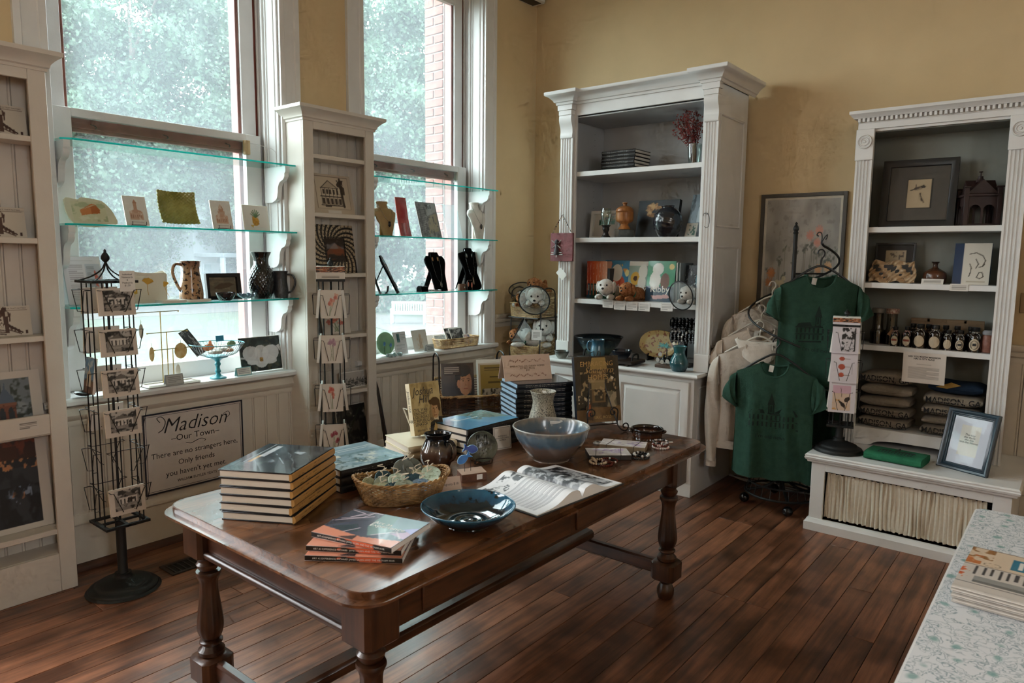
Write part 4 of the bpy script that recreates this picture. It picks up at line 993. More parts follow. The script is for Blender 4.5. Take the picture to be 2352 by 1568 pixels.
for s in (-1, 1):
    up_s = [(s*.085, -.028, .042)]+[(s*(.085+.0), -.028, .065), (s*.087, -.028, .085)]+[(s*(.062+x), -.028, .10+z) for x, _, z in scroll(0, 0, .026, 1.1, 0.0, 1)]
    MB().tube(smooth(up_s, 2), .0035, 6).build('front_scroll', BLACKM, ez)
    low = [(s*.085, -.028, .042), (s*.088, -.032, .03), (s*.098, -.05, .012)]+[(s*(.098+.02)+s*x, -.05, .028+z) for x, _, z in scroll(0, 0, .024, 1.0, -1.6, 1)]
    MB().tube(smooth(low, 2), .0035, 6).build('foot_scroll', BLACKM, ez)
    MB().tube([(s*.085, -.028, .042), (s*.05, .03, .2), (s*.03, .072, .36), (s*.03, .066, .392), (s*.012, .06, .40), (s*.006, .062, .37)], .003, 6).build('back_bar', BLACKM, ez)
MB().tube([(-.087, -.028, .041), (.087, -.028, .041)], .0035, 6).build('ledge_bar', BLACKM, ez)
MB().tube([(0, .07, .34), (0, .16, .01), (0, .17, .003)], .0035, 6).build('rear_leg', BLACKM, ez)
# open book
ob = thing('open_book', 'large photo book lying open at the front edge of the table', 'book', (2.418, -3.113, TZ), math.radians(85.4))
def page_fn(s):
    def f(u, v):
        x = u*.247; z = .030*math.exp(-((u-.22)/.26)**2)+.010*(1-u)+.006
        if u < .06: z *= (u/.06)*.7+.3
        return (s*x, (v-.5)*.336, z)
    return f
for s, nm in ((-1, 'left_pages'), (1, 'right_pages')):
    f = page_fn(s); n = 26; vs = []; fs = []
    for k in range(n):
        for y in (0, 1):
            x, yy, z = f(k/(n-1), y); vs += [(x, yy, z), (x, yy, .0035)]
    for k in range(n-1):
        a, b = k*4, k*4+4; fs += [(a, a+2, b+2, b), (a+1, b+1, b+3, a+3), (a, b, b+1, a+1), (a+2, a+3, b+3, b+2)]
    fs += [(0, 1, 3, 2), ((n-1)*4, (n-1)*4+2, (n-1)*4+3, (n-1)*4+1)]
    MB().add(vs, fs).build(nm, PAPERW, ob)
MB().box(-.255, -.176, 0, .255, .176, .0033, .001).build('cover', BLKC, ob)
def bend(s):
    def g(X, Y):
        u = np.clip((X+.1175)/.235, 0, 1) if s > 0 else np.clip((.1175-X)/.235, 0, 1)
        z = .030*np.exp(-((u-.22)/.26)**2)+.010*(1-u)+.006; z = np.where(u < .06, z*((u/.06)*.7+.3), z)
        return s*u*.247, (Y-.16)*1.05, z+.0006
    return g
p = Pic(60, 200, 'e4e4e6', 4); p.rows(.10, .10, .86, .66, 34, '6d6f78', .55, .5).rect(.12, .70, .95, .93, 'e0e0e2').noise('3a3c40', 12, .52, .06, .9, (.16, .70, 1, .94)).rect(.16, .81, 1, .84, 'd8d8da', .8)
pic(p, .235, .32, ob, None, name='left_page_print', fn=bend(-1))
p = Pic(80, 90, 'e4e4e6', 6); p.rect(0, .08, .93, .92, '8f9296').noise('16181b', 7, .47, .1, .95, (0, .55, .93, .92)).noise('26282c', 10, .5, .08, .9, (0, .08, .93, .55)).rect(.1, .42, .85, .46, 'd6d7d9', .8).rect(.25, .30, .7, .34, 'd6d7d9', .7).rect(.3, .62, .62, .68, '2a2c30', .9).poly([(.2, .68), (.5, .74), (.75, .68)], 'cfd0d2', .7).noise('c7c9cc', 16, .6, .05, .8, (0, .08, .93, .9))
pic(p, .235, .32, ob, None, name='right_page_print', fn=bend(1))
# ================================================================ wicker
WICK = mat('honey_wicker', '7b5a34', .6, scale=30, col2='b58d58', bump=.2, bscale=80)
WICKD = mat('dark_brown_wicker', '2b1a10', .45, scale=30, col2='5c3b22', bump=.2, bscale=80)
WICKP = mat('pale_willow', '96744c', .6, scale=25, col2='cdb184', bump=.2, bscale=80)
def wicker(parent, out, zs, rows, stakes, r, m, flare=.0, rim=True, bottom=True, top=None, name='woven_side', braid=None):
    """real over-and-under weave; out(t) gives the outline, top(t) scales the height round the rim"""
    w_ = MB(); n = stakes*2
    H_ = lambda t, f: zs[0]+(zs[1]-zs[0])*f*(top(t) if top else 1)
    for k in range(rows):
        f = (k+.5)/rows; pts = []
        for i in range(n):
            t = i/n; x, y = out(t); s_ = 1+flare*f; d = math.hypot(x, y) or 1
            o = r*1.1*(1 if ((i//1) % 2 == 0) else -1)*(1 if k % 2 else -1)
            pts.append((x*s_+x/d*o, y*s_+y/d*o, H_(t, f)))
        w_.tube(pts, r, 5, closed=True)
    q = w_.build(name, m, parent); q['kind'] = 'stuff'
    st = MB()
    for i in range(n//2):
        t = (i+.25)/(n/2); x, y = out(t)
        st.tube([(x*(1+flare*f), y*(1+flare*f), H_(t, f)) for f in (0, .5, 1)], r*.8, 4)
    q = st.build('stakes', m, parent); q['kind'] = 'stuff'
    if rim:
        for ph in (0, PI):
            pts = []
            for i in range(n*2):
                t = i/(n*2); x, y = out(t); s_ = 1+flare; a = i*.9+ph; d = math.hypot(x, y) or 1
                pts.append((x*s_+x/d*r*1.3*math.cos(a), y*s_+y/d*r*1.3*math.cos(a), H_(t, 1)+r*1.3*math.sin(a)))
            MB().tube(pts, r*1.5, 5, closed=True).build('braided_rim', braid or m, parent)
    if bottom:
        MB().prism([out(i/n) for i in range(n)], 'z', zs[0]-.002, zs[0]+.004).build('woven_base', m, parent)
def ellipse(a, b, p=2.0):
    def f(t):
        c, s = math.cos(2*PI*t), math.sin(2*PI*t)
        return (a*abs(c)**(2/p)*(1 if c > 0 else -1), b*abs(s)**(2/p)*(1 if s > 0 else -1))
    return f
# ornament basket
ba = math.radians(62)
bk = thing('wicker_basket', 'oval honey wicker basket filled with round clay ornaments', 'basket', (2.085, -3.545, TZ+.003), ba)
BTOP = lambda t: 1+.25*abs(math.cos(2*PI*t))**3
wicker(bk, ellipse(.135, .078, 2.3), (0.0, .075), 13, 36, .0026, WICK, .28, top=BTOP)
RIB = mat('ivory_ribbon', 'd6cbb8', .7)
ocol = [('grey_green_clay', '7f8878', '98a08c'), ('celadon_clay', 'a4b8a4', 'bccbb8'), ('dark_teal_clay', '1f3b45', '31525c'), ('sage_clay', '8d9070', 'a9aa88'), ('slate_blue_clay', '5d7890', '7891a6'), ('charcoal_clay', '555c58', '6c736c')]
OC = [mat(n, a, .45, scale=30, col2=b, bump=.5, bscale=70) for n, a, b in ocol]
def relief(rs): # raised sprig on a disc
    m_ = MB()
    for k in range(9):
        a = rs.uniform(0, 6.3); d = rs.uniform(0, .022); m_.ball((d*math.cos(a), d*math.sin(a), .0055), (rs.uniform(.003, .006), .0022, .0018), 6, 4, M=TR(0, 0, 0))
    return m_
rs = random.Random(4)
ORN = [(-.115, .02, .055, 1.25, 2.0, 3, 'small sage'), (-.085, -.03, .05, .5, 1.2, 3, 'mottled sage'), (-.055, .045, .062, 1.0, 1.8, 2, 'dark teal'), (-.04, -.045, .050, .45, 1.5, 2, 'deep teal'), (-.015, .0, .066, .55, 1.6, 1, 'celadon string-tied'),
       (-.005, -.055, .058, .5, 1.4, 0, 'grey-green embossed'), (.02, .05, .088, 1.15, 1.6, 5, 'tall charcoal'), (.055, .06, .088, 1.1, 1.9, 5, 'second charcoal'), (.04, -.02, .064, .6, 1.5, 2, 'blue-black'), (.065, .02, .066, .8, 1.7, 3, 'cream-edged'),
       (.115, .02, .074, .5, 1.6, 1, 'bright celadon'), (.095, -.02, .068, .45, 1.5, 1, 'pale celadon'), (.055, -.055, .056, .45, 1.4, 4, 'slate-blue'), (-.065, .005, .056, .7, 1.5, 0, 'plain grey-green')]
R62 = RZ(ba)
for i, (x, y, z, tilt, az, c, nm) in enumerate(ORN):
    pw = R62 @ Vector((x, y, z)); r_ = .030 if i in (0, 9) else (.041 if c == 5 else .036)
    o = thing('clay_ornament', nm+' round clay ornament in the oval wicker basket', 'ornament', (2.085+pw.x, -3.545+pw.y, TZ+.003+pw.z), ba, 'clay ornaments in the basket')
    T_ = RZ(az-PI/2) @ RX(tilt*.8)
    MB().lathe([(0, 0), (r_*.93, 0), (r_, .0022), (r_, .004), (r_*.95, .0058), (r_*.88, .005), (0, .005)], 28).build('disc', OC[c], o, T_)
    relief(random.Random(i)).build('relief', OC[c], o, T_)
    rb = MB(); q = random.Random(i+50)
    base = (0, r_*.85, .007); pts = [base, (q.uniform(-.01, .01), r_*1.1, .018), (q.uniform(-.02, .02), r_*1.3, .022), (q.uniform(-.02, .02), r_*1.5, .012)]
    rb.tube(smooth(pts, 4), .0016, 5); rb.tube(smooth([base, (.012, r_*.9, .016), (.018, r_*1.05, .012), (.006, r_*.9, .009), base], 4), .0014, 5); rb.ball((0, r_*.85, .008), .003, 6, 5)
    rb.build('ribbon', RIB, o, T_)
# ================================================================ pottery on the table
def pot(name, label, loc, prof, m, cat, n=40, rz=0, group=None, fn=None, part='body', sub=4):
    o = thing(name, label, cat, loc, rz, group); MB().lathe(curve2(prof, sub), n, fn=fn).build(part, m, o, sharp=60); return o
G1 = glaze('brown_black_drip_glaze', [(0, '33211a'), (.45, '4a3328'), (.62, '5e5248'), (.72, '15161a'), (1, '0d0e12')], .12, wob=.25, zs=(0, .145))
o = pot('pitcher', 'squat brown and black glazed pitcher behind the ornament basket', (1.900, -3.185, TZ), [(0, 0), (.048, 0), (.056, .006), (.069, .04), (.066, .075), (.052, .105), (.047, .122), (.050, .135), (.053, .142), (.050, .142), (.045, .125), (.049, .105), (.062, .075), (.064, .04), (.05, .01), (0, .008)], G1, 'pitcher', 40, math.radians(40), fn=lambda t, r, z: 1+(.22*max(0, math.cos(t))**14 if z > .12 else 0))
MB().tube(smooth([(-.046, 0, .118), (-.075, 0, .115), (-.092, 0, .085), (-.085, 0, .05), (-.064, 0, .035)], 5), [.008]*21, 8).build('handle', G1, o, RZ(math.radians(150)))
G2 = glaze('teal_drip_glaze', [(0, '10201f'), (.35, '0f181c'), (.5, '1c262c'), (.6, '163c52'), (1, '24566e')], .07, wob=.5, zs=(0, .06), speck=('0f171b', 25, .60))
o = pot('serving_bowl', 'wide shallow teal glazed bowl at the front of the table', (2.428, -3.565, TZ), [(0, 0), (.07, 0), (.078, .004), (.12, .028), (.150, .054), (.1565, .062), (.153, .064), (.146, .054), (.115, .028), (.085, .016), (.06, .012), (.045, .014), (.03, .011), (.015, .013), (0, .011)], G2, 'bowl', 64)
G3 = glaze('blue_tan_stoneware', [(0, '7f7166'), (.25, '6b574c'), (.5, '6f5f58'), (.64, '4c6172'), (.85, '5a6c78'), (1, '8d8880')], .2, wob=.3, zs=(0, .145), speck=('55585c', 90, .66))
bb = pot('mixing_bowl', 'large blue and tan stoneware bowl at the middle of the table', (2.190, -2.775, TZ), [(0, 0), (.075, 0), (.08, .006), (.11, .035), (.148, .09), (.163, .132), (.169, .145), (.163, .148), (.156, .138), (.14, .09), (.10, .035), (.05, .016), (0, .013)], G3, 'bowl', 64)
MB().box(-.03, -.0006, 0, .03, .0006, .016, .0004).build('price_sticker', PAPERW, bb, RZ(.6) @ TR(.02, .151, .118) @ RX(.25))
G4 = glaze('speckled_stoneware', [(0, '8d8879'), (1, 'a8a393')], .5, speck=('3a3834', 230, .53), zs=(0, .2), coat=.05)
v = pot('vase', 'grey speckled waisted stoneware vase behind the big bowl', (1.955, -2.52, TZ), [(0, 0), (.055, 0), (.072, .02), (.076, .06), (.066, .11), (.052, .16), (.050, .19), (.058, .222), (.063, .232), (.059, .232), (.048, .20), (.046, .16), (.06, .11), (.07, .06), (.05, .01), (0, .008)], G4, 'vase', 48, fn=lambda t, r, z: 1+(.02*math.sin(t*22) if z < .085 else 0))
MB().box(-.012, -.001, 0, .012, .001, .02).build('price_tag', CARD, v, TR(.02, -.01, .222) @ RX(.5))
G5 = glaze('brown_casserole_glaze', [(0, '2d1c14'), (.4, '4e2c1c'), (.7, '2a1d18'), (1, '15110f')], .12, wob=.3, zs=(0, .05))
o = pot('casserole_dish', 'small brown glazed lidless dish with lug handles near the table end', (2.335, -2.175, TZ), [(0, 0), (.066, 0), (.070, .004), (.068, .012), (.072, .016), (.074, .04), (.078, .046), (.077, .052), (.072, .05), (.068, .04), (.064, .016), (0, .012)], G5, 'dish', 48)
for s in (0, PI): MB().tube(smooth([(.072, -.016, .034), (.084, -.010, .037), (.087, 0, .038), (.084, .010, .037), (.072, .016, .034)], 4), .006, 8).build('lug_handle', G5, o, RZ(s+math.radians(30)))
# round pressed plate on a wire stand
G6 = mat('olive_black_glaze', '2a2e29', .25, scale=18, col2='55584a', bump=.5, bscale=45, coat=.2)
o = thing('round_dish', 'small dark olive embossed plate on a black wire stand', 'plate', (2.02, -3.03, TZ), math.radians(50))
T_ = TR(0, .008, .006) @ RX(-.32) @ TR(0, 0, .065) @ UP
MB().lathe([(0, .0), (.05, .002), (.064, .010), (.066, .012), (.064, .015), (.048, .006), (0, .004)], 40).build('plate', G6, o, T_)
m_ = MB()
for k in range(24): a = k*2*PI/12; d = .016 if k < 12 else .028; m_.ball((d*math.cos(a+.2*(k > 11)), d*math.sin(a+.2*(k > 11)), .006), .0028, 6, 4)
m_.build('pressed_flower', G6, o, T_)
st = MB().tube(smooth([(-.03, -.022, .03), (-.036, -.018, .012), (-.03, -.005, .003), (.03, -.005, .003), (.036, -.018, .012), (.03, -.022, .03), (-.03, -.022, .03)], 4), .002, 6); st.build('front_wire', BLACKM, o)
for s in (-1, 1): MB().tube([(s*.03, -.005, .003), (s*.035, .05, .003), (s*.02, .03, .12), (s*.012, .03, .12), (s*.012, .07, .003)], .002, 6).build('back_wire', BLACKM, o)
# fish magnets on a wooden block
WB = wood('walnut_block', '4f2f20', '6f4630', 'y', .45, 9); WBT = mat('pale_block_top', 'ab8e78', .5)
o = thing('magnet_stand', 'small wooden block with two blue fish on wires', 'ornament', (2.125, -3.215, TZ), math.radians(65))
MB().prism([(-.026, 0), (.026, 0), (.026, .038), (-.026, .030)], 'x', -.052, .052, M=RZ(0) @ TR(0, 0, 0)).build('block', WB, o)
MB().prism([(-.0262, .0305), (.0262, .0385), (.0262, .0398), (-.0262, .0318)], 'x', -.052, .052).build('block_top', WBT, o)
MB().box(.010, -.0275, .006, .034, -.0262, .026).build('price_label', PAPERW, o)
FISH = [(-.030, 0), (-.022, .012), (-.006, .017), (.008, .011), (.016, .006), (.030, .016), (.026, .0), (.030, -.014), (.016, -.005), (.006, -.011), (-.008, -.015), (-.022, -.010)]
for nm, x, z, c, ro in (('upper_fish', -.005, .125, '20409a', 2.5+PI/8), ('lower_fish', -.032, .088, '2f78c8', .55)):
    fm = mat('blue_enamel_'+nm, c, .12, coat=.5, var=.15, scale=40); e = mat('pale_enamel_rim', '8ab4d8', .2)
    fp = [(a[0], a[1]) for a in smooth([(a, b, 0) for a, b in FISH], 3, True)]
    f_ = MB().prism([(a*1.08, b*1.1) for a, b in fp], 'y', 0, .003).build(nm, e, o, TR(x, 0, z) @ RY(-ro))
    MB().prism(fp, 'y', -.0008, 0).build('enamel_face', fm, f_)
MB().tube([(-.005, 0, .036), (-.004, .002, .118)], .0012, 5).build('wire', BLACKM, o); MB().tube([(-.03, 0, .033), (-.031, .002, .083)], .0012, 5).build('wire', BLACKM, o)
# small signs on the table
def small_sign(label, loc, rz, w_, h, lean, txt, ts, m=CARD, border=True):
    o = thing('price_sign', label, 'sign', loc, rz); L_ = RX(-lean)
    MB().box(-w_/2, 0, 0, w_/2, .0015, h).build('card', m, o, L_)
    MB().box(-w_/2*.5, 0, 0, w_/2*.5, .001, h*.8, M=TR(0, h*.7*math.sin(lean)+h*.45, 0) @ RX(.35)).build('card_back', m, o)
    if border: MB().mold([(-w_/2+.005, .005), (-w_/2+.005, h-.005), (w_/2-.005, h-.005), (w_/2-.005, .005)], [(0, 0), (0, .0003), (.0012, .0003), (.0012, 0)], closed=True).build('printed_border', INK, o, L_ @ TR(0, -.0002, 0) @ UP)
    text(txt, ts, INK, o, L_ @ TR(0, -.0006, h*.5+ts*(txt.count('\n')*.5-.3)) @ UP)
    return o
small_sign('bordered cream price card leaning on the blue architecture books', (1.935, -2.795, TZ), math.radians(74), .095, .105, .12, 'Architecture\nof the Last Colony\nHardback', .0095)
small_sign('small tan magnets price card behind the teal bowl', (2.165, -3.375, TZ), math.radians(62), .085, .055, .35, 'Magnets $10', .013, PINKC, False)
# two flat gift boxes with cords
KR = mat('kraft_box', '8d7c66', .7, var=.06); KRD = mat('dark_box_side', '2b2622', .6)
def gift(label, loc, rz, w_, d, h, side, seed):
    o = thing('stationery_box', label, 'box', loc, rz)
    MB().box(-w_/2, -d/2, 0, w_/2, d/2, h, .001).build('box', side, o)
    p = Pic(50, 30, 'c9c0bb', seed); p.noise('b9a0c4', 5, .48, .12, .9, (.15, .2, .9, .85)).noise('7d5f96', 10, .55, .06, .8, (.25, .25, .8, .8)).noise('e8e4e4', 6, .6, .1, .8)
    pic(p, w_, d, o, TR(0, -d/2, h+.0003), name='lid_print')
    for x in (-.3, .3): MB().tube([(w_*x-.01, -d/2-.0008, h*.1), (w_*x-.01, -d/2-.0008, h+.0008), (w_*x+.012, d/2+.0008, h+.0008), (w_*x+.012, d/2+.0008, h*.1)], .0011, 5).build('elastic_cord', BLACKM, o)
gift('lower flat stationery box with lilac floral lid near the big bowl', (2.360, -2.58, TZ), math.radians(42), .185, .120, .022, KRD, 3)
gift('upper kraft stationery box with floral lid and black cords', (2.355, -2.435, TZ+.0005), math.radians(22), .205, .110, .030, KR, 5)
# bead bracelets
def bracelet(label, cx, cy, z, r_, br, cols, seed, ry=1.0, tag_=False):
    o = thing('bead_bracelet', label, 'bracelet', (cx, cy, TZ+z), random.Random(seed).uniform(0, 3), 'bead bracelets on the oak table')
    n = int(2*PI*r_/(br*2.02)); q = random.Random(seed)
    bms = [MB().ball((0, 0, 0), br, 10, 7).mesh('bead') for _ in cols]
    for k in range(n):
        a = 2*PI*k/n; c = q.randrange(len(cols)) if len(cols) > 1 else 0
        obj('bead', bms[c], cols[c], o, TR(r_*math.cos(a), r_*ry*math.sin(a), br+.0006*math.sin(3*a)))
    if tag_: MB().box(-.012, -.006, 0, .012, .006, .001).build('tag', CARD, o, TR(r_+.012, 0, .002))
    return o
BW_ = mat('white_marble_bead', 'cfcac6', .2, var=.12, scale=60); BB_ = mat('black_bead', '121317', .12); BR_ = mat('red_brown_bead', '5c2018', .12); BP_ = mat('pink_bead', 'c8a8a4', .2); BG_ = mat('grey_agate_bead', '6c6a6c', .15, var=.3, scale=80); BC_ = mat('bone_bead', 'b9a285', .35)
bracelet('white and pink bead bracelet lying nearest the table end', 2.470, -2.295, 0, .036, .0052, [BW_, BP_, BW_], 1)
bracelet('dark red bead bracelet stacked on the white one', 2.462, -2.283, .0085, .034, .0048, [BR_, BP_, BR_], 2)
bracelet('black and grey bead bracelet on top of the bracelet pile', 2.455, -2.268, .0175, .034, .0045, [BB_, BG_, BW_], 3, tag_=True)
bracelet('outer black bead bracelet of the pair on the table edge', 2.476, -2.506, 0, .040, .0055, [BB_], 4)
bracelet('inner black and white marble bead bracelet of the pair', 2.482, -2.500, .0105, .032, .0055, [BW_, BB_], 5, tag_=True)
bracelet('long red-brown bead bracelet beside the open book', 2.405, -2.690, 0, .046, .005, [BR_], 6, .8)
bracelet('mixed bone and brown bead bracelet over the red-brown one', 2.395, -2.718, .009, .034, .0052, [BC_, BG_, BR_, BC_], 7)
bracelet('second red-brown bead bracelet in the pile by the open book', 2.420, -2.668, .0095, .034, .0045, [BR_, BR_, BW_], 8)
o = thing('tassel', 'small cream tassel lying across the brown bead bracelets', 'tassel', (2.395, -2.735, TZ+.02), math.radians(230))
MB().lathe([(0, 0), (.004, .002), (.005, .012), (.0075, .03), (.006, .05), (.002, .062), (0, .063)], 12, RX(PI/2)).build('fringe', mat('cream_thread', 'c4b193', .8), o)
MB().ball((0, .004, 0), .0055, 10, 7).build('knot', BC_, o)
o = thing('medallion', 'flat round grey stone medallion behind the stationery boxes', 'ornament', (2.212, -2.42, TZ))
MB().lathe([(0, 0), (.026, 0), (.028, .003), (.026, .007), (.02, .0065), (.018, .008), (0, .008)], 28).build('disc', mat('grey_stone', '97918a', .6, var=.2, scale=60), o); MB().lathe([(.010, .008), (.012, .0095), (.014, .008)], 20).build('ring', MATS['grey_stone'], o)
# ================================================================ goods on the window shelves
R90 = PI/2
def panel(name, label, cat, loc, rz, w_, h, t_=.004, lean=.2, p=None, m=None, group=None, part='body', pm=None, inset=0.0, edge=.0008):
    o = thing(name, label, cat, loc, rz, group); L_ = RX(-lean)
    MB().box(-w_/2, 0, 0, w_/2, t_, h, edge).build(part, m or CARD, o, L_)
    if p is not None: pic(p, w_-2*inset, h-2*inset, o, L_ @ TR(0, -.0004, inset) @ UP, m=pm)
    return o, L_ @ TR(0, -.0008, 0) @ UP
CER = mat('white_ceramic', 'e2ddd4', .18, var=.03, coat=.4); CERC = mat('cream_ceramic', 'd6d0b4', .2, var=.06, coat=.3)
def tiny_stand(o, w_, m=BLACKM):
    for s in (-1, 1): MB().tube(smooth([(s*w_, -.016, .022), (s*w_, -.014, .006), (s*w_, .0, .002), (s*w_*.9, .05, .002)], 4), .0016, 5).build('stand_wire', m, o)
    MB().tube(smooth([(-w_, .0, .003), (-w_*.3, -.006, .004), (w_*.3, -.006, .004), (w_, .0, .003)], 4), .0016, 5).build('stand_wire', m, o)
Z1 = 1.7725; Z2 = 1.3645; ZS = .9055
# --- left window, middle shelf
o = thing('ceramic_tray', 'cream ceramic tray painted with an orange barn on the left window shelf', 'tray', (.0, -3.735, Z1), R90)
OUT = [(-.085, 0), (.10, 0), (.112, .06), (.075, .128), (.03, .145), (-.03, .150), (-.05, .138), (-.112, .135)]
op = [(a[0], a[1]) for a in smooth([(a, b, 0) for a, b in OUT], 4, True)]; L_ = RX(-.42)
MB().prism(op, 'y', 0, .007).build('plate', CERC, o, L_)
p = Pic(60, 40, 'd0cba8', 3); p.noise('9aa27c', 5, .55, .1, .6).poly([(.22, .55), (.55, .75), (.55, .38), (.25, .28)], 'cf8450').poly([(.55, .75), (.72, .85), (.82, .6), (.8, .42), (.55, .38)], 'b86a38').poly([(.22, .55), (.55, .78), (.72, .88), (.6, .9)], 'c97c4a').noise('e4e0cc', 6, .55, .1, .6, (0, 0, 1, .3))
pic(p, .16, .11, o, L_ @ TR(-.005, -.0006, .018) @ UP, m=PMG)
MB().tube([(-.05, .0, 0), (-.05, .09, 0), (-.05, .05, .12)], .003, 5).build('easel_leg', CLEAR, o); MB().tube([(.05, .0, 0), (.05, .09, 0), (.05, .05, .12)], .003, 5).build('easel_leg', CLEAR, o)
def court(seed, tall):
    p = Pic(44, 56, 'e2dcd6', seed); c = 'b88b72'
    p.rect(.18, .18, .82, .46, 'cfa993').rect(.40, .42, .58, .78 if tall else .66, 'c59c85').poly([(.38, .78), (.49, .92), (.60, .78)], c).rect(.26, .46, .74, .52, 'd6b6a4').poly([(.16, .46), (.5, .58), (.84, .46)], 'c9a08a')
    for k in range(6): p.rect(.22+k*.1, .22, .26+k*.1, .36, '9d7460', .7)
    if not tall: p.rect(.32, .52, .68, .64, 'c7a490').ell(.5, .70, .14, .10, 'bd927b').rect(.47, .78, .53, .88, c)
    return p.noise('efeae4', 8, .55, .1, .5).rows(.2, .06, .8, .12, 1, '8d7f78', .6)
o, _ = panel('ceramic_tile', 'white tile with a clock-tower courthouse on a wire stand in the left window', 'tile', (.0, -3.515, Z1+.004), R90, .118, .165, .007, .30, court(2, True), CER, inset=.006, pm=PMG); tiny_stand(o, .035)
o, _ = panel('ceramic_tile', 'white tile with a domed courthouse beside the pineapple plate', 'tile', (.0, -3.035, Z1+.004), R90, .125, .170, .007, .24, court(5, False), CER, inset=.006, pm=PMG); tiny_stand(o, .035)
GRG = mat('olive_fused_glass', '86843c', .15, scale=8, col2='b8b46c', bump=.0, coat=.3)
o = thing('glass_dish', 'square olive textured glass dish on a clear stand in the left window', 'dish', (.0, -3.285, Z1), R90)
def dish(u, v): x, y = u-.5, v-.5; return (x*.21, .02-.035*(x*x+y*y)*2+.0035*math.sin(u*62)*math.sin(v*62), .0+y*.185+.10)
MB().grid(dish, 44, 44, .005, M=TR(0, .0, .018) @ RX(-.30)).build('dish', GRG, o, sharp=80)
for s in (-1, 1): MB().tube([(s*.05, -.02, .03), (s*.05, 0, .004), (s*.05, .08, .004), (s*.04, .05, .1)], .003, 5).build('clear_stand', CLEAR, o)
o, FM = panel('ceramic_plate', 'white square plate painted with a pineapple on the left window shelf', 'plate', (.0, -2.815, Z1), R90, .175, .160, .008, .20, None, CER, edge=.004)
p = Pic(44, 44, 'dedad4', 2); p.ell(.46, .36, .15, .20, 'c99a48').noise('a87632', 12, .5, .1, .6, (.31, .16, .61, .56)); [p.line([(.47, .52), (.47+.22*math.sin(a), .52+.34*math.cos(a))], .018, '5f8062') for a in (-1.1, -.75, -.4, 0, .4, .75, 1.1)]; p.poly([(.2, .2), (.36, .2), (.32, .05)], 'c4a860')
pic(p, .15, .14, o, RX(-.20) @ TR(0, -.0006, .01) @ UP, m=PMG)
# --- left window, lowest shelf
p = Pic(60, 80, 'dcd7dc', 3); p.rows(.12, .46, .50, .84, 9, '9c8f98', .6).rows(.12, .08, .5, .42, 9, '9c8f98', .6).rect(.56, .1, .97, .84, 'b3b8c4', .7).rows(.6, .3, .8, .8, 12, '6d7280', .5).poly([(.8, .75), (.86, .62), (.95, .5), (.84, .45), (.9, .3), (.78, .4)], 'c96a5c', .9).rows(.2, .89, .8, .93, 1, 'b0a6ac', .5)
o, _ = panel('acrylic_sign', 'tilted sheet of printed text in a clear holder at the left of the left window', 'sign', (-.02, -3.772, Z2), R90, .185, .262, .003, .30, p, CLEAR, inset=.004)
MB().box(-.09, -.03, 0, .09, .09, .003).build('holder_base', CLEAR, o)
GK = glaze('cream_ginkgo_pot', [(0, 'cfc8b4'), (1, 'e0dacb')], .35, zs=(0, .16))
o = thing('ginkgo_vase', 'cream slab vase with yellow ginkgo leaves in the left window', 'vase', (.0, -3.49, Z2), R90)
E2 = ellipse(.105, .035, 3)
MB().grid(lambda u, v: (E2(u)[0]*(1+.03*v), E2(u)[1], v*(.158+.010*math.sin(u*11)+.006*math.sin(u*23))), 64, 10, .004, closed_u=True).build('wall', GK, o, sharp=60); MB().prism([E2(i/40) for i in range(40)], 'z', 0, .004).build('base', GK, o)
YL = mat('yellow_ginkgo', 'c99b3a', .5)
for x, z, s, a in ((-.075, .05, .8, .3), (-.01, .10, 1.1, .1), (.085, .085, .9, -.2)):
    f = [(0, 0)]+[(s*.033*math.sin(-1.0+2.0*k/9), s*.033*math.cos(-1.0+2.0*k/9)*(1+.06*math.sin(k*4))) for k in range(10)]
    yy = -(.035*(1-abs(x/.11)**3)**(1/3))-.0006
    lf = MB().prism(f, 'y', -.001, 0).build('ginkgo_leaf', YL, o, TR(x, yy, z) @ RY(a)); MB().tube([(0, 0, 0), (.002, -.0004, -.03), (.01, -.0004, -.055)], .0011, 5).build('stem', YL, lf)
G7 = glaze('spotted_tan_glaze', [(0, '9a6f4c'), (.4, 'b08b68'), (.75, 'a38061'), (1, '7a4f38')], .2, zs=(0, .225), speck=('2a1611', 55, .56))
o = pot('pitcher', 'tall tan pitcher with brown spots in the left window', (.0, -3.245, Z2), [(0, 0), (.058, 0), (.062, .004), (.064, .05), (.058, .10), (.051, .15), (.049, .19), (.052, .222), (.054, .226), (.050, .225), (.045, .19), (.05, .10), (.056, .01), (0, .008)], G7, 'pitcher', 40, fn=lambda t, r, z: 1+(.16*max(0, math.cos(t-PI/2))**16 if z > .19 else 0))
MB().tube(smooth([(0, -.048, .205), (0, -.085, .208), (0, -.102, .165), (0, -.082, .10), (0, -.056, .055)], 5), .0085, 8).build('handle', G7, o)
p = Pic(60, 40, '6f6553', 5); p.noise('8d8168', 6, .5, .15, .7).poly([(.15, .42), (.4, .66), (.75, .72), (.95, .62), (.7, .45), (.4, .36)], '4f3d2c', .85).rows(.05, .78, .95, .95, 2, '3a342c', .6, .3).rows(.4, .06, .95, .25, 2, '3a342c', .6, .3).rect(.0, .0, .4, .3, '8d8676', .5)
